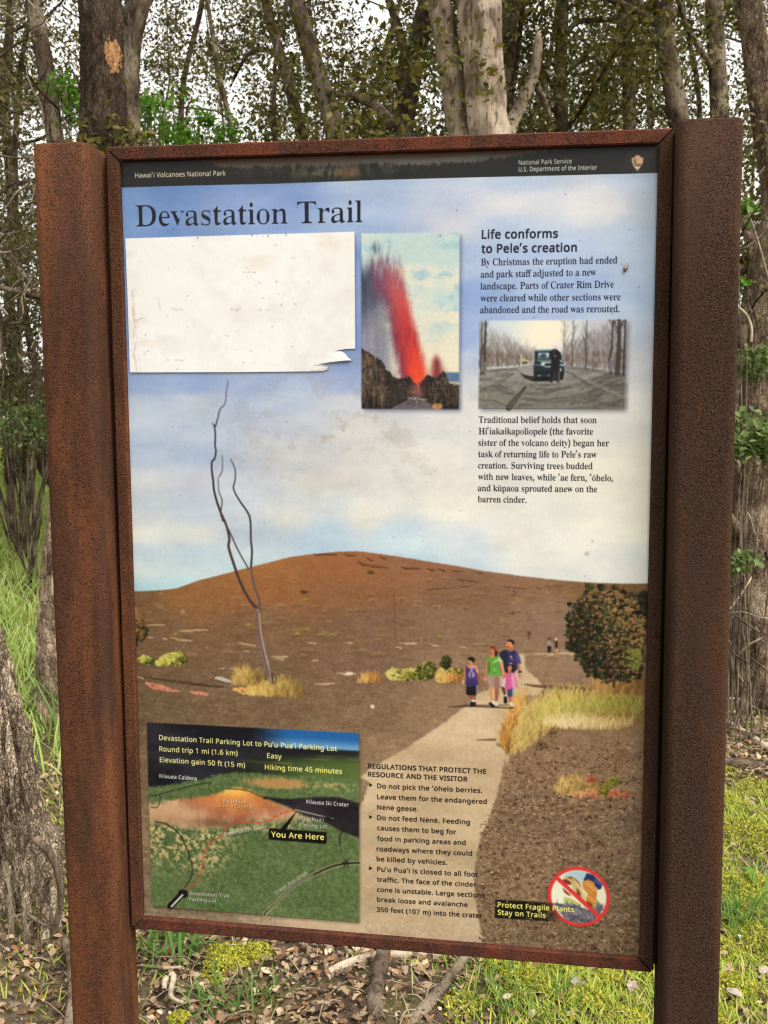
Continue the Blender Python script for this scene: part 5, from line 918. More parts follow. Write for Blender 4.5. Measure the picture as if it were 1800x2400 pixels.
def boot_symbol():
    B = region(1150, 2020, 5.53)
    c = B(1140, 450)[0]; e = (B(1545, 450)[0]-B(735, 450)[0])[0]/2; f = (B(1140, 840)[0]-B(1140, 65)[0])[1]/2
    th = np.linspace(0, 6.2832, 90)[:-1]; ring = lambda k: c+np.c_[np.cos(th)*(e-k), np.sin(th)*(f-k)]
    poly(ring(8), (232, 232, 204))
    poly(B([(900, 200), (1000, 130), (1130, 105), (1240, 130), (1210, 240), (1150, 260), (1000, 185)]), (176, 206, 214), 1, 1)
    poly(B([(1245, 140), (1330, 170), (1450, 290), (1430, 350), (1390, 360), (1330, 270), (1200, 240)]), (34, 44, 92)); poly(B([(1330, 200), (1450, 290), (1440, 320), (1360, 270)]), (70, 110, 160), .7)
    poly(B([(1180, 260), (1260, 225), (1340, 260), (1380, 380), (1370, 480), (1330, 600), (1280, 590), (1240, 560), (1230, 480), (1260, 420), (1200, 350)]), (206, 132, 58)); poly(B([(1210, 250), (1330, 300), (1370, 400), (1290, 390)]), (228, 164, 88), .7)
    poly(B([(900, 230), (980, 190), (1060, 200), (1150, 270), (1190, 350), (1240, 480), (1240, 560), (1160, 500), (1100, 400), (1030, 280), (960, 225)]), (196, 180, 118)); poly(B([(985, 188), (1060, 190), (1150, 260), (1180, 340), (1100, 260), (1000, 205)]), (150, 84, 48))
    poly(B([(910, 240), (980, 220), (1050, 270), (1030, 300), (960, 280)]), (122, 50, 36)); poly(B([(930, 330), (1010, 400), (1050, 440), (1000, 430), (950, 390)]), (140, 62, 44)); poly(B([(1110, 330), (1160, 390), (1170, 480), (1120, 430)]), (132, 60, 40)); poly(B([(1240, 500), (1310, 540), (1320, 590), (1270, 590)]), (128, 52, 38)); poly(B([(1180, 330), (1230, 420), (1240, 500), (1200, 490)]), (206, 206, 140), .8); line(B([(1060, 215), (1130, 280), (1200, 400)]), 3, (236, 214, 150), .9); line(B([(1240, 430), (1360, 520)]), 2.5, (240, 180, 110), .8); line(B([(1250, 320), (1370, 430)]), 2, (150, 84, 36), .7)
    poly(B([(950, 450), (1060, 480), (1180, 560), (1170, 600), (950, 540)]), (186, 190, 110)); poly(B([(1330, 600), (1370, 480), (1430, 540), (1400, 630)]), (164, 170, 90))
    low = B([(840, 540), (1080, 545), (1200, 600), (1320, 640), (1400, 530), (1470, 590), (1390, 700), (1300, 790), (1000, 800)])
    poly(low, (96, 92, 98))
    for p in scatter_in(low, 420): line([p, p+RNG.normal(0, 5, 2)], 1.6, jit((150, 150, 160) if RNG.random() < .55 else (58, 54, 62), 18), .8)
    a, b = B(868, 215)[0], B(1385, 690)[0]; line([a, b], 9.5, (218, 58, 54))
    poly(ring(0), (218, 58, 54), 1, 0, [ring(8)[::-1]])
    n = 60
    top0, top1, bot0, bot1 = B(60, 485)[0], B(1060, 548)[0], B(55, 725)[0], B(1060, 790)[0]
    for i in range(n):
        s, t = i/n, (i+1.04)/n; al = 1-sstep(.52, .93, np.array(s))
        poly([top0+(top1-top0)*s, top0+(top1-top0)*t, bot0+(bot1-bot0)*t, bot0+(bot1-bot0)*s], (20, 17, 14), float(al))
    LATE.append(('Protect Fragile Plants', 's', B(92, 585)[0], B(1082, 650)[0], 12., (240, 236, 120), .02)); LATE.append(('Stay on Trails', 's', B(92, 683)[0], B(715, 725)[0], 12., (240, 236, 120), .02))
    line(region(1100, 1850, 2.37)([(655, 832), (845, 838)]), 1.6, (150, 130, 104), .5)

def lettering():
    G = region(0, 0, .92167); L = region(1100, 500, 2.37); A = region(800, 1760, 4.1475); K = region(1100, 960, 4.1475)
    for a in LATE: text(*a)
    ink, ink2 = (26, 28, 40), (22, 18, 16)
    text('Devastation Trail', 'r', G(294, 489)[0], G(783, 479.5)[0], 47, (24, 26, 38), 0., 1., -.008)
    text('Life conforms', 's', L(70, 140)[0], L(493, 134)[0], 18, ink, .022); text('to Pele’s creation', 's', L(68, 219)[0], L(598, 211)[0], 18, ink, .022)
    for s, y0, x1, y1, x0 in (('By Christmas the eruption had ended', 289, 822, 276, 66), ('and park staff adjusted to a new', 356, 705, 343, 64), ('landscape. Parts of Crater Rim Drive', 422, 803, 410, 63), ('were cleared while other sections were', 488, 840, 480, 63), ('abandoned and the road was rerouted.', 553, 835, 546, 61)):
        text(s, 'r', L(x0, y0)[0], L(x1, y1)[0], 14.6, (22, 25, 42), .005, 1., -.008)
    for s, x0, y0, x1, y1 in (('Traditional belief holds that soon', 92, 125, 1238, 126), ('Hi’iakaikapoliopele (the favorite', 92, 236, 1203, 238), ('sister of the volcano deity) began her', 88, 347, 1358, 351), ('task of returning life to Pele’s raw', 88, 458, 1240, 462), ('creation. Surviving trees budded', 86, 568, 1198, 574), ('with new leaves, while ‘ae fern, ‘ōhelo,', 86, 677, 1396, 690), ('and kūpaoa sprouted anew on the', 83, 788, 1243, 798), ('barren cinder.', 83, 896, 556, 902)):
        text(s, 'r', K(x0, y0)[0], K(x1, y1)[0], 14.0, (20, 16, 20), .005, 1., -.008)
    reg = (('REGULATIONS THAT PROTECT THE', 260, 166, 1408, 222, .016), ('RESOURCE AND THE VISITOR', 260, 246, 1227, 297, .016), ('Do not pick the ‘ōhelo berries.', 350, 360, 1370, 408, .008), ('Leave them for the endangered', 350, 465, 1415, 515, .008), ('Nēnē geese.', 350, 568, 748, 586, .008), ('Do not feed Nēnē. Feeding', 350, 668, 1250, 713, .008), ('causes them to beg for', 350, 768, 1117, 810, .008), ('food in parking areas and', 350, 872, 1210, 914, .008), ('roadways where they could', 345, 972, 1272, 1018, .008), ('be killed by vehicles.', 345, 1070, 1030, 1106, .008), ('Pu‘u Pua‘i is closed to all foot', 350, 1170, 1330, 1224, .008), ('traffic. The face of the cinder', 350, 1270, 1315, 1322, .008), ('cone is unstable. Large sections', 350, 1368, 1395, 1427, .008), ('break loose and avalanche', 350, 1465, 1230, 1517, .008), ('350 feet (107 m) into the crater.', 345, 1562, 1390, 1626, .008))
    for s, x0, y0, x1, y1, b in reg: text(s, 's', A(x0, y0)[0], A(x1, y1)[0], 11.2, ink2, b+.008)
    for y in (330, 640, 1140): poly(A([(272, y-19), (306, y), (272, y+19)]), ink2)
    E = region(700, 500, 3.6867); S = region(1110, 740, 4.3658)
    text('USGS/J.P. EATON', 's', E(1408, 1690)[0], E(1412, 1478)[0], 6, (110, 112, 120)); text('USGS/J.P. EATON', 's', S(1576, 945)[0], S(1584, 690)[0], 6, (104, 104, 108))

def header_band():
    Hd = region(260, 340, 2.592); H2 = region(900, 320, 2.5136)
    q = np.vstack([[(-5, -5), (AW+5, -5), (AW+5, H2(1640, 213)[0, 1])], H2([(1640, 213), (1200, 224), (600, 238), (0, 254)]), Hd([(1000, 234), (500, 245), (50, 258)]), [(-5, Hd(50, 258)[0, 1])]])
    m, x0, y0 = poly_mask([q]); h, w = m.shape
    U = (np.arange(w)/w)[None]*np.ones((h, 1)); V = (np.arange(h)/h)[:, None]*np.ones((1, w))
    n1 = value_noise(h, w, 120, 14, 61, 5, .6); n2 = value_noise(h, w, 9, 22, 62, 4, .7); fine = RNG.normal(0, 1, (h, w))
    c = mixc((28, 28, 27), (40, 42, 40), n1)
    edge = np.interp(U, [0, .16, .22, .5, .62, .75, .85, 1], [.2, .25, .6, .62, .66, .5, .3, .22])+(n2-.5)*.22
    reflect = sstep(.0, .1, edge-V)
    band = mixc((78, 42, 24), (92, 84, 74), sstep(.28, .52, V+(n1-.5)*.2)); band = mixc(band, (112, 114, 112), sstep(.45, .62, V+(n1-.5)*.2)*sstep(.35, .5, U)*.7); band = mixc(band, (88, 80, 72), sstep(.6, .9, U)*.6)  # brown and grey reflection painted into the upper part of the header
    c = mixc(c, band, reflect*.92); c = mixc(c, (104, 98, 74), np.exp(-((U-.42)/.1)**2-((V-.72)/.16)**2)*sstep(.4, .6, n2)*.8)
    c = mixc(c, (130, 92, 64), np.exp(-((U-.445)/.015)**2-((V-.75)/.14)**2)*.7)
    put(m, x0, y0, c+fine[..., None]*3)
    for _ in range(60):
        p = np.array([RNG.uniform(0, AW), RNG.uniform(26, h-8)]); dot(p, .9, .9, jit((30, 26, 24) if RNG.random() < .6 else (130, 126, 118), 20), .8)
    G = region(0, 0, .92167)
    text('Hawai‘i Volcanoes National Park', 's', G(292, 384)[0], G(488, 379)[0], 10.6, (226, 216, 186), .012); text('National Park Service', 's', H2(794, 166)[0], H2(1107, 157)[0], 9.4, (214, 214, 206), .012); text('U.S. Department of the Interior', 's', H2(794, 206)[0], H2(1256, 194)[0], 9.4, (214, 214, 206), .012)
    Em = region(1460, 350, 23.7)
    P = lambda p, cl, a=1: poly(smooth_line(np.vstack([Em(p), Em(p)[:1]]), 3)[:-1], cl, a)
    P([(470, 480), (500, 440), (640, 435), (680, 340), (820, 300), (960, 340), (1010, 430), (1130, 440), (1160, 480), (1150, 640), (1080, 850), (960, 1040), (840, 1200), (780, 1200), (640, 1040), (530, 850), (480, 640)], (56, 36, 28))
    P([(490, 490), (520, 455), (650, 450), (690, 350), (820, 320), (950, 350), (1000, 445), (1110, 455), (1140, 490), (1130, 640), (1060, 840), (950, 1020), (830, 1180), (790, 1180), (660, 1020), (550, 840), (500, 640)], (212, 166, 134)); P([(490, 490), (620, 470), (610, 700), (660, 960), (560, 840), (500, 640)], (178, 158, 126)); P([(620, 520), (690, 520), (740, 620), (740, 760), (680, 900), (620, 800)], (128, 106, 66)); P([(680, 830), (760, 800), (900, 780), (1040, 830), (960, 960), (800, 960), (700, 940)], (140, 108, 74)); P([(700, 1000), (800, 970), (900, 990), (870, 1060), (740, 1060)], (226, 230, 214)); P([(700, 1060), (910, 1060), (830, 1170), (790, 1170)], (140, 156, 140)); P([(760, 600), (900, 520), (1040, 560), (1080, 700), (900, 740)], (222, 178, 150), .7)

# the blank white sticker and its torn lower right corner (points on the sheet)
_PE = region(700, 500, 3.6867); _PL = region(0, 500, 2.37); _PG = region(0, 0, .92167)
PATCH = np.vstack([_PL([(697, 140)]), _PG([(520, 508)]), _PE([(484, 160), (489, 1170), (420, 1172), (360, 1180), (316, 1191), (360, 1192), (400, 1212), (425, 1245), (455, 1270), (400, 1276), (330, 1284), (250, 1292), (180, 1304), (230, 1318), (255, 1328), (245, 1350), (210, 1362), (120, 1366)]), _PG([(520, 804)]), _PL([(723, 884), (712, 520)])])

def patch_sheet():
    poly(PATCH+(2.5, 3.5), (60, 62, 84), .4, 2)  # soft cast shadow of the sticker, painted onto the sheet
    poly(PATCH, (236, 234, 228))
    m, x0, y0 = poly_mask([PATCH]); h, w = m.shape
    n = value_noise(h, w, 180, 60, 71, 5, .6)-.5; n2 = value_noise(h, w, 30, 20, 72, 4, .6)
    c = np.array([240, 239, 236])+n[..., None]*np.array([10, 12, 18]); c = mixc(c, (226, 208, 186), sstep(.6, .85, value_noise(h, w, 160, 70, 73, 4, .6))*.4)
    put(m, x0, y0, c)
    ST = region(0, 500, 2.37)
    for x, y, k in ((1385, 328, 3), (1410, 328, 2), (1355, 326, 2), (1440, 385, 2), (1535, 380, 3), (1420, 400, 1), (985, 535, 4), (965, 530, 3), (1010, 535, 2), (1305, 540, 4), (1290, 530, 3), (1325, 535, 3), (1445, 537, 3), (1490, 540, 1.5), (1515, 630, 2), (1260, 678, 3), (990, 816, 3), (1010, 818, 2), (985, 866, 1.5), (1395, 765, 2), (1410, 830, 1.5), (810, 680, 2), (825, 765, 2), (1040, 630, 1), (805, 780, 2), (1625, 740, 2), (1645, 505, 3), (1630, 250, 4), (1530, 180, 3), (1045, 460, 2), (930, 815, 2), (1355, 830, 2), (1460, 470, 2), (1545, 450, 1.5)):
        p = ST(x, y)[0]
        for _ in range(int(4+4*k)): dot(p+RNG.normal(0, 1, 2)*(k*1.1, k*.5), .5+.4*RNG.random(), .5, jit((150, 134, 114) if x != 1305 else (200, 140, 124), 14), .45)
    for _ in range(70):
        y = RNG.uniform(400, 880); x = 722+(y-140)*.035+abs(RNG.normal(0, 14)); p = ST(x, y)[0]
        line([p, p+(RNG.normal(0, 1.5), RNG.uniform(4, 18))], 1, jit((176, 156, 124), 14), .4)
    line(ST([(880, 465), (885, 500), (892, 540)]), 1, (150, 146, 140), .7); line(ST([(740, 605), (795, 580)]), 1.2, (150, 136, 110), .7)
    for x, y in ((1490, 122), (1100, 132), (1400, 118), (1590, 114)): line([ST(x, y)[0], ST(x, y+10)[0]], 1.6, (50, 44, 40), .8)
    E = region(700, 500, 3.6867)
    for pts_, cl, a in (([(180, 1306), (250, 1294), (330, 1286), (450, 1272)], (150, 146, 140), .8), ([(110, 1362), (200, 1350), (250, 1335)], (196, 190, 180), .9), ([(320, 1190), (380, 1196), (420, 1240)], (214, 212, 206), .9), ([(150, 1310), (230, 1325)], (170, 164, 154), .9)): line(E(pts_), 2, cl, a)
    # damp cloudy stains, grime and fly specks on the whole sheet
    st = value_noise(AH, AW, 120, 110, 81, 6, .65); gr = sstep(.56, .74, st)*.09
    top = region(0, 0, .92167)
    zone = np.exp(-((np.arange(AW)-top(720, 900)[0, 0])/260.)**2)[None]*np.exp(-((np.arange(AH)-top(720, 930)[0, 1])/150.)**2)[:, None]
    k = (gr+zone*sstep(.5, .66, value_noise(AH, AW, 60, 50, 82, 6, .7))*.28)[..., None].astype(np.float32)
    IMG[:] += (np.array([.60, .54, .46], np.float32)-IMG)*k
    grain = value_noise(AH, AW, 2.2, 9, 83, 2, .6)-.5
    IMG[:] *= (1+grain*.028)[..., None]
    for _ in range(300):
        p = np.array([RNG.uniform(0, AW), RNG.uniform(0, AH)]); s = .4+.8*RNG.random()**3
        dot(p, s, s*(1+RNG.random()), jit((74, 66, 60), 12), .7)
    for x, y, s in ((1215, 1010, 5), (1268, 1195, 5.5), (1280, 1168, 3), (850, 1160, 2.4), (395, 1320, 6)):
        dot(top(x, y)[0], s, s, (168, 160, 138), .5, 3.)

def draw_sheet():
    _load_font()
    sheet_background(); sheet_trail_and_plants(); figures(); eruption_picture(); road_picture(); trail_map(); boot_symbol()
    IMG[:] = blur(IMG, 1); IMG[:] += (blur(RNG.normal(0, 1, (AH, AW)).astype(np.float32), 1)*.018)[..., None]     # print softness and grain
    C = region(1050, 1400, 3.0164); D = region(1100, 1850, 2.37)
    for lp, nn in ((C([(430, 1180), (600, 1060), (1370, 1000), (1370, 1500), (340, 1500), (400, 1250)]), 700), (D([(140, 60), (940, 20), (940, 920), (60, 880), (40, 600), (60, 200)]), 2600)):
        for p in scatter_in(lp, nn):
            if nn > 1000 and np.hypot(*(p-region(1150, 2020, 5.53)(1140, 450)[0])) < 74: continue
            s = .7+1.5*RNG.random()**3; dot(p, s*1.4, s*.9, jit((186, 152, 116) if RNG.random() < .55 else (58, 42, 32), 20), .65)
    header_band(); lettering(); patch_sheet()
    np.clip(IMG, 0, 1, out=IMG)
    return IMG
# ---------------------------------------------------------------- ground
def gz(x, y):
    x = np.asarray(x, float); y = np.asarray(y, float)
    rise = np.clip((y-4.5)/9., 0, 1); rise = rise*rise*(3-2*rise)
    left = 1/(1+np.exp((x+.2)*1.1))
    b = .018*np.sin(x*2.7+y*1.3)+.014*np.sin(x*5.1-y*3.7)+.008*np.sin(x*11.+y*9.)
    return b*np.clip(y, 0, 1)+rise*(.35+.45*left)

def ground_mat():
    m, t, p = new_mat('soil'); k = N(t); v = k.obj()
    a = k.noise(v, 3.2, 6, .65); b = k.noise(v, 34, 5, .7); c0 = k.noise(v, 130, 3, .7)
    c = k.mix(k.ramp(b, (.38, 0.), (.64, 1.)), (.024, .016, .010), (.11, .08, .055))
    c = k.mix(k.math('MULTIPLY', k.ramp(a, (.48, 0.), (.62, 1.)), .5), c, (.13, .13, .03))
    c = k.mix(k.ramp(c0, (.60, 0.), (.68, .8)), c, (.27, .22, .165))
    k.to(c, p.inputs['Base Color']); p.inputs['Roughness'].default_value = .95; p.inputs['Specular IOR Level'].default_value = .1
    k.to(k.bump(k.math('ADD', b, k.math('MULTIPLY', c0, .5)), .02, .8), p.inputs['Normal'])
    return m

def build_ground():
    xs = np.concatenate([np.linspace(-60, -6, 28)[:-1], np.linspace(-6, 6, 97), np.linspace(6, 60, 28)[1:]])
    ys = np.concatenate([np.linspace(-20, -1, 12)[:-1], np.linspace(-1, 6, 71), np.linspace(6, 90, 57)[1:]])
    X, Y = np.meshgrid(xs, ys); Z = gz(X, Y); nx = len(xs)
    i = np.arange(len(ys)-1)[:, None]*nx+np.arange(nx-1)[None]; i = i.ravel()
    me = mesh_np('ground', np.c_[X.ravel(), Y.ravel(), Z.ravel()], np.c_[i, i+1, i+nx+1, i+nx], smooth=True)
    tag(link('ground', me, ground_mat()), kind='structure')
build_ground()

# ---------------------------------------------------------------- the sign
def rounded_box(x0, x1, y0, y1, z0, z1, r, seg=6, top_lean=0.):
    bm = bmesh.new(); prof = []
    for cx, cy, a0 in ((x1-r, y1-r, 0), (x0+r, y1-r, 90), (x0+r, y0+r, 180), (x1-r, y0+r, 270)):
        for s in range(seg+1):
            a = R(a0+90*s/seg); prof.append((cx+r*math.cos(a), cy+r*math.sin(a)))
    zs = [z0]+[z0+(z1-.002-z0)*i/12 for i in range(1, 13)]+[z1]
    rings = []
    for i, z in enumerate(zs):
        sh = .0015 if i == len(zs)-1 else 0.; mx, my = (x0+x1)/2, (y0+y1)/2
        rings.append([bm.verts.new((mx+(x-mx)*(1-sh/.029)+top_lean*(z-z0), my+(y-my)*(1-sh/.029), z)) for x, y in prof])
    n = len(prof)
    for a, b in zip(rings, rings[1:]):
        for i in range(n): bm.faces.new((a[i], a[(i+1) % n], b[(i+1) % n], b[i])).smooth = True
    bm.faces.new(rings[-1]); bm.faces.new(rings[0][::-1])
    me = bpy.data.meshes.new('post'); bm.to_mesh(me); bm.free(); return me

PX0, PX1, PZ0, PZ1 = -.3, .3, 1.787-.9095, 1.787      # opening of the frame
# the frame is a little out of square: its four measured corners
_CORNERS = ((278, 376), (1545, 336), (1500, 2248), (334, 2151))
_HQ = [_homography([(0, 0), (SHEET_W, 0), (SHEET_W, SHEET_H), (0, SHEET_H)], [at(x, y, d)[[0, 2]] for x, y in _CORNERS]) for d in (-.0065, 0.)]
def square(x, y, z, k=0):
    q = _HQ[k] @ np.array((x-PX0, PZ1-z, 1.)); return (q[0]/q[2], y, q[1]/q[2])
sign = empty('information_sign', (0, 0, 0), 'rusty steel framed trailhead panel headed Devastation Trail with a torn blank white patch', 'information sign')
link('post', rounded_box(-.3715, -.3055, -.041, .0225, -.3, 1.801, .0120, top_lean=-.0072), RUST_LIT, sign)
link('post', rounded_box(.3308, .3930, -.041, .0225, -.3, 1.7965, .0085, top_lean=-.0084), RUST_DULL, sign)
for o in sign.children: o.data.name = 'post'
sign.children[0]['label'] = 'brighter orange rusted post beside the white patch'; sign.children[1]['label'] = 'darker brown rusted post beside the paragraphs'

def rail(axis, mat, w=.0155, yf=-.0065, yb=.026, gap=.0018):
    """one mitred rail of the frame with softened edges"""
    bm = bmesh.new(); ch = .0016
    x0, x1, z0, z1 = PX0, PX1, PZ0, PZ1
    # cross-section (distance outwards from the opening, depth)
    sec = [(0, yb), (0, yf+ch), (ch, yf), (w-ch, yf), (w, yf+ch), (w, yb)]
    ends = []
    nseg = 24
    for e in range(nseg+1):
        f = e/nseg; ring = []
        for o, y in sec:
            wob = .0003*math.sin(e*2.1+o*300)
            if axis == 'top': a, b = (x0-o+gap, z1+o), (x1+o-gap, z1+o)
            elif axis == 'bottom': a, b = (x0-o+gap, z0-o), (x1+o-gap, z0-o)
            elif axis == 'left': a, b = (x0-o, z0-o+gap), (x0-o, z1+o-gap)
            else: a, b = (x1+o, z0-o+gap), (x1+o, z1+o-gap)
            ring.append(bm.verts.new(square(a[0]+(b[0]-a[0])*f, y+wob, a[1]+(b[1]-a[1])*f)))
        ends.append(ring)
    n = len(sec)
    for p, q in zip(ends, ends[1:]):
        for i in range(n): bm.faces.new((p[i], p[(i+1) % n], q[(i+1) % n], q[i]))
    bm.faces.new(ends[0]); bm.faces.new(ends[-1][::-1])
    bmesh.ops.recalc_face_normals(bm, faces=bm.faces)
    me = bpy.data.meshes.new('frame_rail'); bm.to_mesh(me); bm.free()
    return link('frame_rail', me, mat, sign)
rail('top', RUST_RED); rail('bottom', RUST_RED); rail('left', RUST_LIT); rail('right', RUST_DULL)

# brackets that carry the frame between the posts, behind the rails
def box_mesh(name, x0, x1, y0, y1, z0, z1, bev=.001):
    bm = bmesh.new(); bmesh.ops.create_cube(bm, size=1)
    for v in bm.verts: v.co = Vector((x0+(x1-x0)*(v.co.x+.5), y0+(y1-y0)*(v.co.y+.5), z0+(z1-z0)*(v.co.z+.5)))
    if bev: bmesh.ops.bevel(bm, geom=bm.edges[:], offset=bev, segments=2, affect='EDGES')
    me = bpy.data.meshes.new(name); bm.to_mesh(me); bm.free(); return me
for s in (-1, 1):
    for z0, z1 in ((.868, 1.30), (1.325, 1.795)) if s > 0 else ((.868, 1.795),):
        bm = bmesh.new(); xa = lambda z: (-.3585-.0072*(z+.3)+.045, -.3585-.0072*(z+.3)+.058) if s < 0 else (.3308-.0084*(z+.3)-.010, .3308-.0084*(z+.3)+.006)
        vs = [bm.verts.new((xa(z)[i], y, z)) for z in (z0, z1) for i, y in ((0, .006), (1, .006), (1, .02), (0, .02))]
        for f in ((0, 1, 5, 4), (1, 2, 6, 5), (2, 3, 7, 6), (3, 0, 4, 7), (4, 5, 6, 7), (3, 2, 1, 0)): bm.faces.new([vs[i] for i in f])
        me = bpy.data.meshes.new('mounting_bar'); bm.to_mesh(me); bm.free(); link('mounting_bar', me, RUST_DULL, sign)

def sheet_material():
    a = draw_sheet()
    lin = np.where(a <= .04045, a/12.92, ((a+.055)/1.055)**2.4)*SHEET_GAIN
    out = np.where(lin <= .0031308, lin*12.92, 1.055*np.clip(lin, 1e-6, 1)**(1/2.4)-.055)
    im = bpy.data.images.new('printed_sheet', AW, AH); px = np.ones((AH, AW, 4), np.float32); px[..., :3] = np.clip(out[::-1], 0, 1)
    im.pixels.foreach_set(px.ravel()); im.update(); im.pack()
    m, t, p = new_mat('printed sheet'); k = N(t)
    tx = k.n('ShaderNodeTexImage'); tx.image = im; tx.interpolation = 'Cubic'; tx.extension = 'EXTEND'
    u = k.n('ShaderNodeUVMap'); u.uv_map = 'sheet'; k.to(u.outputs[0], tx.inputs[0]); k.to(tx.outputs[0], p.inputs['Base Color'])
    p.inputs['Roughness'].default_value = .38; p.inputs['Specular IOR Level'].default_value = .2
    v = k.obj(); k.to(k.bump(k.noise(v, 40, 3, .6), .0004, .25), p.inputs['Normal'])
    return m
SHEET_GAIN = .70
SHEET = sheet_material()

def sheet_world(P, y):
    """points drawn on the sheet -> world, at depth y"""
    P = np.asarray(P, float)/PPM-SHEET_EDGE
    return np.array([square(u-.3, y, 1.787-v, 1) for u, v in P])
def sheet_uv(P): P = np.asarray(P, float); return np.c_[P[:, 0]/AW, 1-P[:, 1]/AH]

def printed(name, loop, y, parent, thick=.0004):
    """a flat printed piece with a real edge"""
    L = np.asarray(loop, float); n = len(L); bm = bmesh.new(); uvl = bm.loops.layers.uv.new('sheet')
    f0 = sheet_world(L, y); f1 = sheet_world(L, y+thick); uv = sheet_uv(L)
    a = [bm.verts.new(v) for v in f0]; b = [bm.verts.new(v) for v in f1]
    face = bm.faces.new(a); idx = {v: i for i, v in enumerate(a)}; idx.update({v: i for i, v in enumerate(b)})
    for i in range(n): bm.faces.new((a[i], b[i], b[(i+1) % n], a[(i+1) % n]))
    for f in bm.faces:
        for l in f.loops: l[uvl].uv = uv[idx[l.vert]]
    bmesh.ops.recalc_face_normals(bm, faces=bm.faces)
    if face.normal.y > 0: bmesh.ops.reverse_faces(bm, faces=bm.faces)
    bmesh.ops.triangulate(bm, faces=[f for f in bm.faces if len(f.verts) > 4])
    me = bpy.data.meshes.new(name); bm.to_mesh(me); bm.free()
    return link(name, me, SHEET, parent)

panel = printed('panel', [(1, 1), (AW-1, 1), (AW-1, AH-1), (1, AH-1)], 0., sign, .004)
printed('eruption_photo', region(700, 500, 3.6867)([(541, 172), (1392, 166), (1384, 1690), (546, 1686)]), -.0003, panel, .0002)
printed('road_photo', region(1110, 740, 4.3658)([(65, 50), (1570, 38), (1540, 952), (52, 945)]), -.0003, panel, .0002)
printed('trail_map', region(300, 1660, 2.765)([(122, 90), (1498, 160), (1498, 1386), (155, 1280)]), -.0005, panel, .0004)
_B = region(1150, 2020, 5.53); _c = _B(1140, 450)[0]; _e = (_B(1545, 450)[0]-_B(735, 450)[0])[0]/2; _f = (_B(1140, 840)[0]-_B(1140, 65)[0])[1]/2
printed('prohibition_symbol', [(_c[0]+_e*math.cos(a), _c[1]+_f*math.sin(a)) for a in np.linspace(0, 2*math.pi, 49)[:-1]], -.0003, panel, .0002)
patch = printed('blank_patch', PATCH, -.0009, panel, .0007)
# the lifted lip of the torn corner
def torn_lip():
    E = region(700, 500, 3.6867)
    a = E([(300, 1216), (340, 1196), (370, 1194), (402, 1213), (426, 1246), (456, 1270)]); b = E([(250, 1290), (290, 1284), (330, 1280), (370, 1276), (410, 1272), (452, 1271)])
    co = []; uv = []; W5 = 5
    for i in range(len(a)):
        for j in range(W5):
            t = j/(W5-1); p = a[i]*(1-t)+b[i]*t; lift = .0016*math.sin(t*math.pi*.5)*(i+1)/len(a)
            w = sheet_world([p], -.0011-lift)[0]; co.append(w); uv.append(sheet_uv([_PE([(150, 700)])[0]+(i, j)])[0])
    q = [(i*W5+j, i*W5+j+1, (i+1)*W5+j+1, (i+1)*W5+j) for i in range(len(a)-1) for j in range(W5-1)]
    link('torn_flap', mesh_np('torn_flap', co, q, smooth=True, uv=uv), SHEET, panel)
torn_lip()

# small insect case stuck on the sheet
def insect_case():
    c = sheet_world(region(1100, 500, 2.37)([(868, 302)]), 0.)[0]; t = empty('insect_case', c, 'tiny brown and white insect case stuck on the sheet beside the Christmas paragraph', 'insect case')
    ax = Vector((.25, 0, 1)).normalized(); sd = Vector((1, 0, -.25)).normalized(); bm = bmesh.new(); rings = []
    for i in range(11):
        f = i/10; r = .0021*math.sin(math.pi*min(max(f*.94+.05, 0), 1))**.7*(1+.08*math.sin(i*2.2)); o = Vector(c)+ax*(.0095*(f-.5))+Vector((0, -.0019, 0))
        rings.append([bm.verts.new(o+sd*r*math.cos(a)+Vector((0, 1, 0))*r*.8*math.sin(a)) for a in np.linspace(0, 2*math.pi, 11)[:-1]])
    for p, q in zip(rings, rings[1:]):
        for i in range(10): bm.faces.new((p[i], p[(i+1) % 10], q[(i+1) % 10], q[i])).smooth = True
    bm.faces.new(rings[0]); bm.faces.new(rings[-1])
    bmesh.ops.recalc_face_normals(bm, faces=bm.faces)
    me = bpy.data.meshes.new('case'); bm.to_mesh(me); bm.free()
    m, tt, p = new_mat('insect case'); k = N(tt); v = k.obj(); k.to(k.ramp(k.noise(k.scale(v, (200, 200, 420)), 1., 3, .6), (.42, (.06, .04, .03)), (.55, (.30, .22, .15)), (.66, (.62, .56, .48))), p.inputs['Base Color'])
    link('case', me, m, t)
    lg = bmesh.new()
    for i in range(3):
        o = Vector(c)+ax*(-.002+.002*i)+Vector((0, -.0006, 0)); d = sd*(.0032)+ax*(.0008*(i-1))
        vs = [lg.verts.new(o+ax*.00012), lg.verts.new(o-ax*.00012), lg.verts.new(o+d-ax*.0001), lg.verts.new(o+d+ax*.0001)]; lg.faces.new(vs)
    me = bpy.data.meshes.new('leg'); lg.to_mesh(me); lg.free(); link('leg', me, BARK_DARK, t)
insect_case()

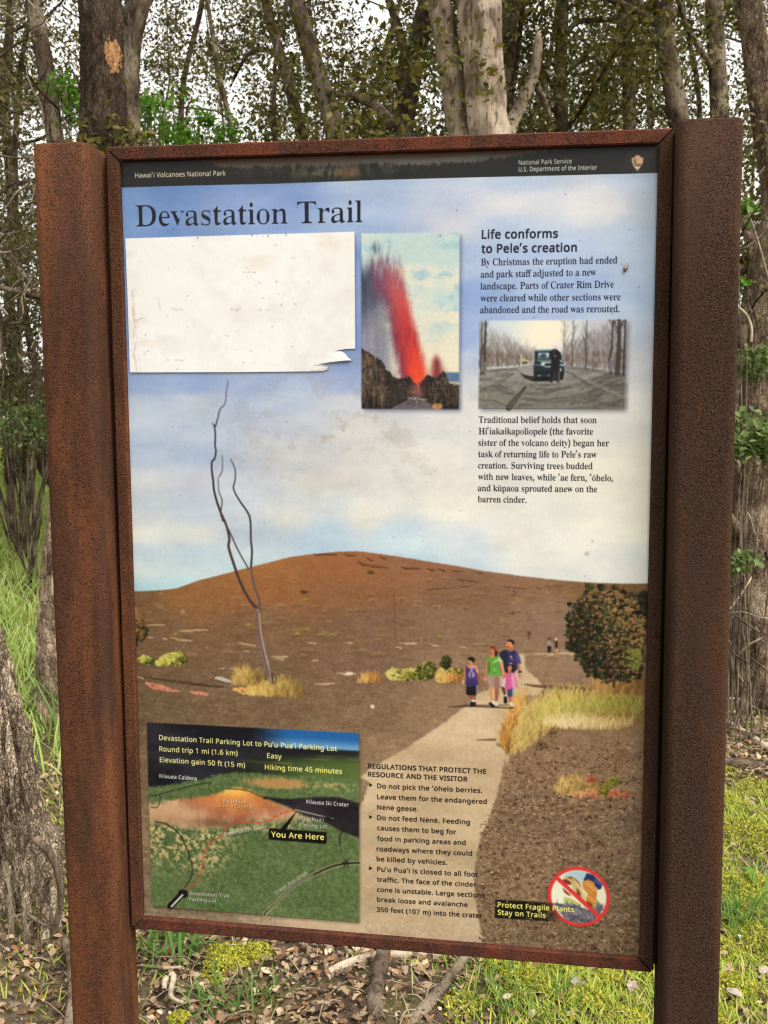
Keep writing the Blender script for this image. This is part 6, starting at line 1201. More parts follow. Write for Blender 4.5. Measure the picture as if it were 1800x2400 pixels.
# ---------------------------------------------------------------- trees
def tube(path, radii, seg=12, rough=.06, seed=0, ridges=0., cap=True, crag=0.):
    """bark tube along a smoothed path; ridged, uneven outline"""
    P = np.asarray(path, float); rad = np.asarray(radii, float)
    n = max(int(np.sum(np.linalg.norm(np.diff(P, axis=0), axis=1))/.07), len(P)*3); n = min(n*(3 if crag else 1), 320 if crag else 90)
    s = np.concatenate([[0], np.cumsum(np.linalg.norm(np.diff(P, axis=0), axis=1))]); u = np.linspace(0, s[-1], n)
    Q = np.stack([np.interp(u, s, P[:, i]) for i in range(3)], 1); r = np.interp(u, s, np.interp(np.linspace(0, 1, len(P)), np.linspace(0, 1, len(rad)), rad))
    for _ in range(max(2, n//14)): Q[1:-1] = (Q[:-2]+2*Q[1:-1]+Q[2:])/4
    rg = np.random.default_rng(seed); ph = rg.random(6)*6.28
    T = np.gradient(Q, axis=0); T /= np.linalg.norm(T, axis=1)[:, None]+1e-9
    ref = np.array((.31, .94, .1)); A = np.cross(T, ref); A /= np.linalg.norm(A, axis=1)[:, None]; B = np.cross(T, A)
    th = np.linspace(0, 2*np.pi, seg, endpoint=False)
    lumps = rg.normal(0, 1, (n, seg)); 
    for _ in range(2): lumps = (lumps+np.roll(lumps, 1, 1)+np.roll(lumps, -1, 1))/3; lumps[1:-1] = (lumps[:-2]+lumps[1:-1]+lumps[2:])/3
    fl = np.sin(th[None]*3+ph[0]+u[:, None]*1.1)*.5+np.sin(th[None]*5+ph[1]-u[:, None]*.7)*.35+np.sin(th[None]*9+ph[2]+u[:, None]*2.)*.25
    rr = r[:, None]*(1+lumps*rough*2+fl*ridges)
    if crag:
        o = seed*3.7; sc = 1./max(r.mean(), .02)
        for i in range(n):
            for j in range(seg):
                c, s_ = math.cos(th[j])*1.6, math.sin(th[j])*1.6; h = u[i]*sc
                a = noise.noise((c*2.6+o, s_*2.6, h*.35)); e = noise.noise((c*6.+o, s_*6., h*1.0+9)); f = noise.noise((c*13.+o, s_*13., h*2.8+5))
                rr[i, j] += r[i]*crag*(.55*a-.8*abs(e)+.3*f)
    co = Q[:, None]+A[:, None]*(rr*np.cos(th)[None])[..., None]+B[:, None]*(rr*np.sin(th)[None])[..., None]
    co = co.reshape(-1, 3); i = np.arange(n-1)[:, None]*seg; j = np.arange(seg)[None]; j2 = (j+1) % seg
    q = np.stack([i+j, i+j2, i+seg+j2, i+seg+j], -1).reshape(-1, 4); tr = []
    if cap:
        co = np.vstack([co, Q[-1]+T[-1]*r[-1]*.5]); e = len(co)-1; b = (n-1)*seg
        tr = [(b+k, b+(k+1) % seg, e) for k in range(seg)]
    return co, q, np.array(tr, int).reshape(-1, 3)

def join(parts):
    co, q, t, o = [], [], [], 0
    for c, a, b in parts:
        co.append(c); q.append(np.asarray(a)+o); t.append(np.asarray(b).reshape(-1, 3)+o); o += len(c)
    return np.vstack(co), np.vstack(q), np.vstack(t).astype(int)

def leaves(centres, size, aspect=.5, seed=0, curl=.25, up=.4, jitter=.35, oval=False):
    """one bent leaf of two quads at each centre"""
    rg = np.random.default_rng(seed); C = np.asarray(centres, float); n = len(C)
    d = rg.normal(0, 1, (n, 3)); d /= np.linalg.norm(d, axis=1)[:, None]
    nr = rg.normal(0, 1, (n, 3)); nr[:, 2] = np.abs(nr[:, 2])+up; s = np.cross(d, nr); s /= np.linalg.norm(s, axis=1)[:, None]+1e-9; nn = np.cross(s, d)
    L = size*(1-jitter+2*jitter*rg.random(n))[:, None]; w = L*aspect*.5
    a = C-d*L*.5; b = C+d*L*.5; m = C+nn*L*curl*.3
    l1 = m+s*w-d*L*.05; r1 = m-s*w-d*L*.05
    a2, b2 = a+nn*0, b-nn*L*curl*.2
    if not oval:
        co = np.stack([a2, l1, b2, m, r1], 1).reshape(-1, 3); o = np.arange(n)[:, None]*5
        return co, np.vstack([o+np.array([[0, 1, 2, 3]]), o+np.array([[0, 3, 2, 4]])])
    f = nn*L*curl*.22*rg.normal(1, .8, (n, 1)); P = [a2]
    for t, k in ((-.30, .62), (.02, 1.), (.30, .66)):
        P += [C+d*L*t+s*w*k*(.8+.4*rg.random((n, 1)))+f*k, C+d*L*t+nn*L*curl*(.25-t*t*2)*.5, C+d*L*t-s*w*k*(.8+.4*rg.random((n, 1)))+f*k*.8]
    P.append(b2); co = np.stack(P, 1).reshape(-1, 3); o = np.arange(n)[:, None]*11
    q = np.vstack([o+np.array([x]) for x in ([1, 4, 5, 2], [2, 5, 6, 3], [4, 7, 8, 5], [5, 8, 9, 6], [0, 1, 2, 3], [10, 9, 8, 7])])
    return co, q

def crown_points(clumps, n, r, seed):
    rg = np.random.default_rng(seed); clumps = np.asarray(clumps, float); k = len(clumps)
    w = rg.random(k)**1.5+.25; w /= w.sum(); idx = rg.choice(k, n, p=w)
    v = rg.normal(0, 1, (n, 3)); v /= np.linalg.norm(v, axis=1)[:, None]; rad = r*(.6+.8*rg.random(k))[idx]*rg.random(n)**.45
    return clumps[idx]+v*rad[:, None]*np.array((1.1, 1.1, .7))

def smooth_path(pts): return np.array(pts, float)

def make_tree(name, label, cat, pix, wpx, Y, base=None, bmat=None, lmat=None, nleaf=4000, lsize=.035, crown=(1.5, 3.2, 7.), branches=(), limbs=5, seed=0, group=None, ridges=.05, nclump=46, top_extra=3.5, seg=14, clump_r=.34, crag=0.):
    """a trunk through measured places, limbs and a leafy crown"""
    rg = np.random.default_rng(seed+100)
    pts = [at(px, py, Y) for px, py in pix]
    dist = np.linalg.norm(pts[0]-CAM_POS); rad = [w/2200.*dist/2*1.0 for w in wpx]
    if pts[0][2] > pts[-1][2]: pts, rad = pts[::-1], rad[::-1]
    bx = base if base is not None else (pts[0][0]-(pts[-1][0]-pts[0][0])*.4, Y)
    g = float(gz(bx[0], bx[1])); b = np.array((bx[0], bx[1], g-.12))
    mid = (b*.45+np.asarray(pts[0])*.55)+np.array((rg.normal(0, .03), 0, 0))
    d = pts[-1]-pts[-2]; d = d/np.linalg.norm(d)
    path = [b, b+(0, 0, .16), mid]+pts; r = [rad[0]*1.75, rad[0]*1.35, rad[0]*1.1]+rad
    p = pts[-1]
    for i in range(3):
        d = d+rg.normal(0, .16, 3)*(1, .8, .2); d[2] = abs(d[2])+.25; d /= np.linalg.norm(d); p = p+d*top_extra/3; path.append(p); r.append(rad[-1]*(.75-.22*i))
    path = np.array(path)
    root = empty(name, (bx[0], bx[1], g), label, cat, group)
    link('trunk', mesh_np('trunk', *tube(path, r, seg, .05, seed, ridges, crag=crag), smooth=True), bmat, root)
    tips = [path[-1]]
    for br in branches:
        bp, bw, byo = br
        q = [at(x, y, Y+byo*i/(len(bp)-1)) for i, (x, y) in enumerate(bp)]; dd = np.linalg.norm(q[0]-CAM_POS)
        link('branch', mesh_np('branch', *tube(q, [w/2200.*dd/2 for w in bw], 9, .05, seed+7, .03), smooth=True), bmat, root); tips.append(q[-1])
    lo, hi = crown[1], crown[2]; clumps = []
    for i in range(limbs):
        zt = rg.uniform(max(lo-(.5 if Y > 4.5 else 0), g+.6), path[-1][2]-.4); k = int(np.argmin(np.abs(path[:, 2]-zt))); o = path[k]
        o = np.array([np.interp(zt, path[:, 2], path[:, a]) for a in range(3)]) if np.all(np.diff(path[:, 2]) > 0) else o
        az = rg.uniform(0, 6.28); L = crown[0]*rg.uniform(.6, 1.15); q = [o]
        v = np.array((math.cos(az), math.sin(az), rg.uniform(.15, .9)))
        for s in range(4): v = v+rg.normal(0, .28, 3); v /= np.linalg.norm(v); q.append(q[-1]+v*L/4)
        rr = float(np.interp(zt, np.linspace(path[0][2], path[-1][2], len(r)), r))
        link('branch', mesh_np('branch', *tube(q, [min(rr*.42, .035), .006], 7, .05, seed+i*3, .03), smooth=True), bmat, root)
        clumps += [q[2], q[3], q[4], q[4]+rg.normal(0, .25, 3)]
    while len(clumps) < nclump:
        o = path[-1] if rg.random() < .2 else np.array([np.interp(rg.uniform(lo, hi), path[:, 2], path[:, a]) for a in range(3)])
        z = rg.uniform(lo, hi); az = rg.uniform(0, 6.28); rr = crown[0]*math.sqrt(rg.random()); clumps.append(np.array((o[0]+rr*math.cos(az), o[1]+rr*math.sin(az), z)))
    if nleaf:
        cp = crown_points(clumps, nleaf, clump_r, seed+5)
        # keep the sight lines of the sign's own space clear
        cp = cp[(cp[:, 1] > .7)]
        co, q = leaves(cp, lsize, .52, seed+6)
        link('crown', mesh_np('crown', co, q), lmat, root)
    return root
# ---------------------------------------------------------------- the trees that can be told apart
T = make_tree
T('ohia_tree', 'thick brown trunk with an orange scar rising behind the frame\'s left corner', 'tree', [(243, 330), (240, 150), (238, 0)], (92, 90, 88), 3.4, (-1.25, 3.4), BARK_SCAR, LEAF_OLIVE, 500, .044, (1.2, 3.6, 6.), seed=1, ridges=.06, seg=64, limbs=4, crag=.30)
T('ohia_tree', 'ridged brown trunk pressed against the scarred trunk and leaning right at its top', 'tree', [(300, 335), (296, 200), (300, 100), (324, 0)], (52, 52, 54, 50), 3.6, (-1.1, 3.7), BARK_GREY, LEAF_OLIVE, 500, .044, (1.3, 3.9, 6.), seed=2, ridges=.06, seg=40, limbs=4, crag=.30)
T('ohia_tree', 'slim pale leaning trunk between the frame\'s left edge and the scarred trunk', 'tree', [(132, 335), (112, 190), (92, 70), (78, 0)], (36, 34, 34, 30), 6., None, BARK_GREY, LEAF_BROWN, 7500, .044, (1.7, 2.2, 7.), seed=3, limbs=6)
T('ohia_tree', 'crooked grey trunk slanting down right to the middle of the top rail', 'tree', [(790, 318), (756, 205), (722, 110), (692, 0)], (42, 40, 40, 36), 5., None, BARK_GREY, LEAF_OLIVE, 11492, .044, (1.8, 2.6, 6.8), branches=[([(748, 215), (800, 222), (845, 228), (885, 250), (925, 296)], (10, 18, 20, 22, 24), -.5)], seed=4)
T('ohia_tree', 'thin dark trunk slanting just left of the crooked grey one', 'tree', [(712, 320), (682, 225), (655, 120), (616, 0)], (26, 24, 22, 20), 6.6, None, BARK_DARK, LEAF_OLIVE, 12376, .044, (1.9, 2.6, 7.4), seed=5, branches=[([(660, 140), (620, 110), (580, 122), (545, 190)], (12, 10, 9, 7), .3)])
T('ohia_tree', 'dark forked trunk standing left of the two pale trunks', 'tree', [(938, 312), (958, 200), (978, 110), (1004, 0)], (54, 50, 46, 40), 5.6, None, BARK_DARK, LEAF_OLIVE, 11492, .044, (1.9, 2.7, 6.8), branches=[([(962, 150), (938, 90), (925, 40), (905, -20)], (26, 22, 20, 16), .4), ([(985, 60), (1000, 10), (1005, -60)], (18, 14, 10), .2)], seed=6)
T('ohia_tree', 'narrower of the two pale smooth trunks above the middle of the frame', 'tree', [(1078, 315), (1056, 160), (1040, 60), (1028, -10)], (52, 54, 54, 52), 4.2, (.62, 4.2), BARK_PALE, LEAF_OLIVE, 900, .034, (1.5, 4.2, 6.4), seed=7, seg=40, limbs=4, crag=.10)
T('ohia_tree', 'thickest pale trunk with peeling bark above the middle of the frame', 'tree', [(1146, 315), (1134, 150), (1122, 0)], (88, 84, 96), 4.1, (.8, 4.1), BARK_PALE, LEAF_OLIVE, 900, .034, (1.5, 4.2, 6.4), seed=8, seg=48, limbs=4, ridges=.06, crag=.10)
T('ohia_tree', 'brown trunk half hidden behind the thickest pale trunk', 'tree', [(1188, 300), (1182, 150), (1196, 0)], (38, 36, 40), 6., None, BARK_GREY, LEAF_OLIVE, 11050, .044, (1.8, 2.6, 7.), seed=9)
T('dead_snag', 'pale broken snag leaning right beside the thickest pale trunk', 'dead tree', [(1178, 310), (1226, 240), (1256, 185), (1262, 92)], (34, 26, 22, 20), 5., (.95, 5.), BARK_PALE, None, 0, seed=10, limbs=0, top_extra=.05, branches=[([(1256, 200), (1275, 235), (1290, 280)], (16, 14, 12), .2)])
T('ohia_tree', 'brown trunk with a kinked bough right of the broken snag', 'tree', [(1316, 312), (1312, 170), (1318, 60), (1322, -10)], (32, 28, 26, 24), 7., None, BARK_GREY, LEAF_OLIVE, 14586, .044, (2., 2.6, 7.6), branches=[([(1320, 90), (1350, 48), (1390, 48), (1450, 42), (1475, 30)], (12, 12, 11, 9, 7), .3), ([(1312, 190), (1370, 130), (1410, 140), (1450, 200)], (12, 8, 8, 6), -.2)], seed=11)
T('ohia_tree', 'straight slim trunk with a pale streak above the frame\'s right third', 'tree', [(1476, 305), (1474, 190), (1466, 60), (1468, -10)], (30, 28, 24, 22), 7.2, None, BARK_GREY, LEAF_OLIVE, 14144, .044, (2., 2.6, 7.8), seed=12)
T('ohia_tree', 'bent grey trunk meeting the frame\'s right top corner', 'tree', [(1598, 310), (1580, 210), (1564, 130), (1550, 0)], (44, 40, 38, 40), 6., None, BARK_GREY, LEAF_OLIVE, 12376, .044, (1.9, 2.5, 7.), branches=[([(1566, 140), (1535, 100), (1512, 60), (1500, 0)], (12, 10, 9, 8), .2), ([(1590, 300), (1545, 235), (1525, 300)], (10, 8, 6), .1)], seed=13)
T('ohia_tree', 'upright grey trunk directly above the darker post', 'tree', [(1690, 290), (1680, 160), (1672, 0)], (40, 36, 36), 6.5, None, BARK_GREY, LEAF_OLIVE, 12376, .044, (1.9, 2.2, 7.2), seed=14)
T('ohia_tree', 'shaggy brown trunk rising beside the darker post out of the litter', 'tree', [(1782, 1700), (1752, 1350), (1768, 1050), (1800, 760), (1826, 480)], (150, 96, 84, 72, 60), 3.9, (1.42, 3.95), BARK_SHAG, LEAF_BROWN, 3200, .035, (1.5, 2.2, 6.), seed=15, ridges=.05, seg=64, limbs=4, crag=.11, branches=[([(1760, 1180), (1735, 1110), (1700, 1050)], (30, 24, 20), -.2), ([(1750, 1270), (1722, 1235), (1700, 1200)], (34, 26, 20), -.3), ([(1800, 700), (1770, 600), (1740, 500), (1700, 420)], (30, 24, 20, 14), .4)])
T('ohia_tree', 'slanting dark trunk at the right margin above the leafy shrub', 'tree', [(1716, 1000), (1760, 700), (1800, 520), (1860, 380)], (44, 40, 36, 30), 4.6, (1.45, 4.6), BARK_GREY, LEAF_BROWN, 3600, .035, (1.5, 2., 5.5), seed=16, limbs=4, ridges=.1)
T('ohia_tree', 'pale peeling trunk close behind the brighter post, its base on the litter', 'tree', [(146, 1880), (140, 1560), (150, 1300), (166, 1060)], (112, 96, 84, 70), 3.2, (-1.93, 3.25), BARK_PEEL, None, 0, .044, (1.2, 3., 5.5), seed=17, ridges=.07, seg=48, limbs=0, crag=.18, top_extra=.12)
def twisted(label, px, w, Y, seed, base=None, group=None, n=4200, mat=None, lm=None):
    return T('ohia_tree', label, 'tree', px, w, Y, base, mat or BARK_DARK, lm or LEAF_BROWN, n, .05, (1.9, 1.6, 6.5), limbs=7, seed=seed, group=group, clump_r=.3)
twisted('twisted grey bough tree leaning across the left margin beside the brighter post', [(124, 1020), (60, 960), (10, 905), (-60, 800), (-110, 640)], (46, 44, 42, 38, 30), 8.2, 18, tuple(at(235, 1130, 8.2)[:2]))
twisted('thin bowed stem curving behind the twisted bough at the left margin', [(92, 1090), (70, 960), (28, 830), (-20, 700), (-30, 560)], (24, 24, 22, 20, 16), 9.0, 19, tuple(at(205, 1130, 9.)[:2]), n=5000)
twisted('slender dark stem nearest the brighter post at the left margin', [(108, 1080), (98, 920), (70, 800), (40, 640), (30, 420)], (18, 18, 16, 16, 14), 8.6, 20, tuple(at(160, 1130, 8.6)[:2]))
twisted('grey upright stem high at the left margin under brown leaves', [(20, 700), (30, 480), (10, 260), (24, 60)], (22, 20, 18, 16), 10., 21, tuple(at(60, 1130, 10.)[:2]), n=7500)

# the near tree with hanging roots at the lower left
def root_tree():
    c0 = np.array((-1.60, 1.72, 0)); root = empty('rooted_tree', (c0[0], c0[1], 0), 'stout weathered tree with hanging roots at the lower left beside the brighter post', 'tree')
    k = lambda x, y, Y: at(x, y, Y)
    path = [k(95, 2560, 1.62), k(60, 2380, 1.62), k(20, 2150, 1.62), k(-20, 1900, 1.65), k(-70, 1650, 1.7), k(-160, 1350, 1.75), k(-260, 1000, 1.9), k(-330, 500, 2.1), k(-360, 0, 2.3)]
    rad = [.30, .225, .19, .165, .145, .125, .12, .11, .10]
    link('trunk', mesh_np('trunk', *tube(path, rad, 120, .07, 41, .08, crag=.38), smooth=True), BARK_GNARL, root)
    def r(pts, w, mat=BARK_GNARL, nm='root', sd=1): link(nm, mesh_np(nm, *tube([k(x, y, Y) for x, y, Y in pts], w, 9, .09, sd, .05), smooth=True), mat, root)
    r([(8, 1560, 1.5), (40, 1680, 1.48), (62, 1790, 1.46), (90, 1960, 1.44), (104, 2040, 1.44), (130, 2200, 1.42), (140, 2420, 1.4)], [.012, .022, .024, .028, .026, .03, .04], sd=2)
    r([(84, 1965, 1.38), (118, 1990, 1.36), (140, 2050, 1.36), (146, 2110, 1.36), (126, 2190, 1.37), (98, 2290, 1.38), (80, 2420, 1.38)], [.013, .012, .010, .010, .010, .009, .008], BARK_GREY, sd=3)
    r([(0, 2246, 1.3), (60, 2270, 1.29), (110, 2300, 1.28), (150, 2340, 1.27), (176, 2420, 1.26)], [.010, .010, .010, .009, .008], BARK_PALE, sd=4)
    r([(0, 2262, 1.28), (50, 2310, 1.27), (95, 2360, 1.26), (130, 2420, 1.25)], [.014, .015, .015, .015], BARK_GREY, sd=5)
    r([(70, 2268, 1.27), (76, 2272, 1.27), (50, 2290, 1.26), (26, 2304, 1.26)], [.006, .006, .004, .002], BARK_PALE, sd=6)
    r([(98, 2350, 1.25), (130, 2350, 1.25), (154, 2368, 1.25), (168, 2410, 1.25)], [.006, .006, .006, .005], BARK_PALE, sd=7)
    r([(10, 2020, 1.40), (26, 2120, 1.38), (30, 2200, 1.37), (46, 2300, 1.36)], [.008, .010, .009, .007], BARK_GREY, sd=8)
    r([(34, 2150, 1.36), (60, 2140, 1.35), (92, 2160, 1.35), (110, 2170, 1.35)], [.004, .006, .005, .004], BARK_GREY, sd=9)
    r([(110, 2060, 1.38), (108, 2160, 1.36), (104, 2260, 1.35), (120, 2420, 1.35)], [.010, .014, .018, .022], sd=10)
    r([(60, 2090, 1.39), (66, 2180, 1.37), (60, 2280, 1.36), (66, 2420, 1.36)], [.012, .016, .02, .026], sd=12)
    for i in range(14):
        x = rnd.uniform(-10, 130); y = rnd.uniform(2000, 2260); q = [(x, y, 1.34)]
        for s in range(4): q.append((q[-1][0]+rnd.uniform(-16, 16), q[-1][1]+rnd.uniform(18, 44), 1.34-rnd.uniform(0, .03)))
        r(q, [.0018, .0013, .0008], BARK_GREY, 'root', 50+i)
    # burl and loose plates of bark
    rg = np.random.default_rng(3)
    for i in range(26):
        x, y = rg.uniform(0, 118), rg.uniform(1580, 2060)
        if x > 40+(y-1580)*.18: continue
        Yp = 1.452+rg.uniform(-.02, .012); q = [k(x, y, Yp), k(x+rg.normal(0, 4), y+rg.uniform(20, 44), Yp-.004), k(x+rg.normal(0, 7), y+rg.uniform(50, 100), Yp-.002)]
        link('bark_strip', mesh_np('bark_strip', *tube(q, [.004, .009, .005], 6, .2, 90+i, .1), smooth=True), BARK_GNARL, root)
    cl = [path[-1]+rg.normal(0, .9, 3)*(1, 1, .6) for _ in range(24)]
    co, q = leaves(crown_points(cl, 350, .35, 5), .035, .5, 6); link('crown', mesh_np('crown', co, q), LEAF_OLIVE, root)
root_tree()

# ---------------------------------------------------------------- the many slender trunks further back
FAR = 'slender trunks standing in the forest behind'
far_lab = 'slender grey trunk standing far back among the leaves behind the sign'
for i in range(9):
    px = (-40, 418, 545, 850, 1240, 1390, 1520, 1640, 1800)[i]+rnd.uniform(-12, 12); Y = rnd.uniform(8., 14.); lean = rnd.choice((-1, 1))*rnd.uniform(35, 95)
    T('ohia_tree', far_lab, 'tree', [(px, 330), (px-lean*.4+rnd.uniform(-22, 22), 180), (px-lean, 0)], (rnd.uniform(10, 18), 11, rnd.uniform(8, 13)), Y, None, (BARK_GREY, BARK_DARK)[i % 2], (LEAF_OLIVE, LEAF_DARK)[i % 3 == 0], 15500, .052+.003*(Y-8), (2.8, 2.2+.08*Y, 4.5+.45*Y), limbs=4, seed=200+i, group=FAR, nclump=80, clump_r=.42, seg=9)
for i in range(15):
    Y = rnd.uniform(16, 28); x = -11+22*(i+.5)/15*1.25+rnd.uniform(-.8, .8)-1.5
    o = T('ohia_tree', 'dim leafy tree of the farthest rank behind the sign', 'tree', [(900+(x-CAM_POS[0])/(Y+1.05)*2200-310, 700), (900+(x-CAM_POS[0])/(Y+1.05)*2200-310+rnd.uniform(-20, 20), 300)], (8, 6), Y, None, BARK_DARK, LEAF_DARK, 4300, .095, (3.2, 1.2, 3.5+.42*Y), limbs=3, seed=300+i, group='farthest leafy trees', nclump=60, clump_r=.65, seg=8)

# ---------------------------------------------------------------- shrubs and saplings
def shrub(name, label, cat, c, rx, rz, n, size, mat, seed, stems=6, aspect=.55, clump=.16, k=26, group=None, cone=False):
    rg = np.random.default_rng(seed); c = np.asarray(c, float); g = float(gz(c[0], c[1])); root = empty(name, (c[0], c[1], g), label, cat, group); cl = []
    for i in range(k):
        v = rg.normal(0, 1, 3); v /= np.linalg.norm(v); cl.append(c+v*rg.random()**.4*np.array((rx, rx, rz)))
    for i in range(stems):
        t = cl[i % k]; b = np.array((c[0]+rg.normal(0, .04), c[1]+rg.normal(0, .04), g-.03)); m = (b+t)/2+rg.normal(0, .05, 3)
        link('stem', mesh_np('stem', *tube([b, m, t], [.012, .008, .003] if c[1] > 4 else [.0045, .0035, .0018], 6, .05, seed+i), smooth=True), BARK_GREY, root)
    co, q = leaves(crown_points(cl, n, clump, seed+1), size, aspect, seed+2, up=.9); co[:, 2] = np.maximum(co[:, 2], g+.01)
    link('crown', mesh_np('crown', co, q), mat, root); return root
def px_shrub(label, px, py, Y, rx, rz, n, size, mat, seed, **kw): return shrub(kw.pop('name', 'shrub'), label, kw.pop('cat', 'shrub'), at(px, py, Y), rx, rz, n, size, mat, seed, **kw)
px_shrub('tall bright green sapling whose leaves show above the top rail\'s left end', 385, 285, 4.3, .20, .13, 420, .05, LEAF_BRIGHT, 401, name='sapling', cat='sapling', clump=.10, k=12, aspect=.42)
px_shrub('bright green leafy shoots right of the tall sapling above the top rail', 478, 298, 4.5, .16, .10, 300, .05, LEAF_BRIGHT, 402, name='sapling', cat='sapling', clump=.09, k=9, aspect=.42)
px_shrub('small bright green sapling left of the scarred trunk', 160, 232, 4.4, .09, .12, 260, .05, LEAF_BRIGHT, 403, name='sapling', cat='sapling', clump=.09, k=8, aspect=.42)
px_shrub('round leaved green shrub by the darker post, half way up', 1768, 1045, 3.3, .13, .13, 520, .038, LEAF_LIME, 404, clump=.07, k=14, aspect=.8)
px_shrub('yellow green shoot beside the top of the darker post', 1742, 505, 3.5, .05, .05, 70, .038, LEAF_BRIGHT, 405, clump=.05, k=5, aspect=.7, stems=2)
px_shrub('small green shoot below the yellow green one by the darker post', 1740, 668, 3.5, .04, .04, 60, .034, LEAF_BRIGHT, 406, clump=.04, k=5, aspect=.7, stems=2)
px_shrub('sparse round leaved seedling low beside the darker post', 1722, 1320, 3.2, .07, .04, 90, .034, LEAF_LIME, 407, clump=.05, k=8, aspect=.8, stems=3)
px_shrub('pale green drooping shrub at the right margin by the darker post', 1760, 860, 3.6, .13, .10, 240, .04, LEAF_LIME, 408, clump=.07, k=10, aspect=.6)
px_shrub('green bush at the left margin where the grass meets the trees', 60, 990, 6.2, .32, .22, 900, .045, LEAF_LIME, 409, clump=.14, k=20)
px_shrub('leafy dark bush at the left margin under the twisted boughs', 40, 1060, 10., .55, .30, 1700, .05, LEAF_OLIVE, 410, clump=.2, k=26)
px_shrub('tangled brown bush filling the left margin above the grass', 30, 800, 7.0, .7, .8, 4200, .045, LEAF_BROWN, 411, clump=.22, k=46, stems=14)
px_shrub('high brown bush at the left margin beneath the pale sky gaps', 10, 520, 7.4, .8, .7, 3600, .045, LEAF_BROWN, 412, clump=.22, k=40, stems=12)
px_shrub('dense olive bush behind the right margin above the shaggy trunk\'s foot', 1790, 700, 6.4, .6, .9, 4200, .045, LEAF_BROWN, 413, clump=.22, k=46, stems=14)
px_shrub('dim leafy bush low behind the shaggy trunk', 1800, 1250, 6.2, .7, .7, 3600, .045, LEAF_OLIVE, 414, clump=.22, k=40, stems=12)
px_shrub('dark bush at the far end of the right margin', 1760, 980, 8., .7, .8, 3400, .05, LEAF_DARK, 415, clump=.25, k=40, stems=10)
for i in range(9):
    x = -13+26*i/8+rnd.uniform(-1, 1); Y = rnd.uniform(13, 17)
    shrub('shrub', 'broad shadowy bush of the thicket closing the view far behind', 'shrub', (x, Y, float(gz(x, Y))+1.1), 1.7, 1.3, 3600, .09, LEAF_DARK, 430+i, clump=.5, k=46, group='far bushes', stems=3)

def tangle(label, spots, Y, n, seed, mat=BARK_GREY, w=.0045):
    """a bush of bare criss-crossing twigs"""
    rg = np.random.default_rng(seed); P = [at(x, y, Y) for x, y in spots]; c = np.mean(P, 0); g = float(gz(c[0], c[1])); root = empty('bare_shrub', (c[0], c[1], g), label, 'shrub')
    for i in range(n):
        a = P[rg.integers(len(P))]+rg.normal(0, .16, 3); d = rg.normal(0, 1, 3)*(1, .6, 1.2); d /= np.linalg.norm(d); L = rg.uniform(.18, .6); q = [a-d*L/2]
        for s in range(4): d = d+rg.normal(0, .38, 3); d /= np.linalg.norm(d); q.append(q[-1]+d*L/4)
        q = np.array(q); q[:, 2] = np.maximum(q[:, 2], .01); k = rg.uniform(.4, 1.4)
        link('twig', mesh_np('twig', *tube(q, [w*k, w*k*.8, w*k*.3], 5, .06, seed+i), smooth=True), mat if i % 3 else BARK_PALE, root)
    return root
tangle('tangle of bare pale twigs low beside the darker post', [(1720, 1500), (1760, 1420), (1740, 1600), (1790, 1540), (1730, 1680)], 3.45, 34, 501, BARK_DARK)
tangle('bare brown twigs criss-crossing beside the upper half of the darker post', [(1760, 600), (1750, 760), (1780, 900), (1740, 700), (1730, 1120)], 3.7, 34, 502, BARK_DARK)
tangle('thicket of bare grey twigs at the left margin beside the brighter post', [(60, 560), (40, 680), (70, 780), (30, 880), (50, 450)], 5.4, 60, 503, w=.006)
tangle('fine bare twigs at the upper left corner under dark leaves', [(30, 130), (80, 210), (20, 60), (110, 60), (50, 300)], 4.4, 40, 504, BARK_DARK, .006)
# ---------------------------------------------------------------- ground cover
def field(n, box, dens, seed):
    rg = np.random.default_rng(seed); x = rg.uniform(box[0], box[1], n); y = rg.uniform(box[2], box[3], n); k = rg.random(n) < dens(x, y); return x[k], y[k], rg
def pn(x, y, s, seed=0.):
    """patchy field 0..1"""
    return .5+.25*(np.sin(x*s+seed+1.7*np.sin(y*s*.7+seed))+np.sin(y*s*1.3-seed*2+1.3*np.sin(x*s*.8)))
def blades(name, x, y, h, w, mat, rg, lean=.55, kind='stuff', parent=None):
    n = len(x); z = gz(x, y); a = rg.uniform(0, 6.28, n); ln = lean*(.3+rg.random(n)); dx, dy = np.cos(a)*ln, np.sin(a)*ln; b = a+1.57+rg.normal(0, .4, n); wx, wy = np.cos(b)*w/2, np.sin(b)*w/2; bend = .25+.5*rg.random(n)
    c = []
    for f, k in ((0, 1.), (.4, .9), (.75, .6)):
        off = h*(f*.6+f*f*bend)*1.; cz = z+h*(f*(1.-.25*ln*f))-.006
        c.append(np.stack([x+dx*off-wx*k, y+dy*off-wy*k, cz], 1)); c.append(np.stack([x+dx*off+wx*k, y+dy*off+wy*k, cz], 1))
    off = h*(.6+bend); c.append(np.stack([x+dx*off, y+dy*off, z+h*(1-.34*ln)], 1))
    co = np.stack(c, 1).reshape(-1, 3); o = np.arange(n)[:, None]*7
    q = np.vstack([o+np.array([[0, 1, 3, 2]]), o+np.array([[2, 3, 5, 4]])]); t = o+np.array([[4, 5, 6]])
    ob = link(name, mesh_np(name, co, q, t), mat, parent)
    return tag(ob, kind=kind) if parent is None else ob
litter_zone = lambda x, y: np.clip(1.35-np.hypot((x+.42)/.46, (y-1.30)/.55), 0, 1)
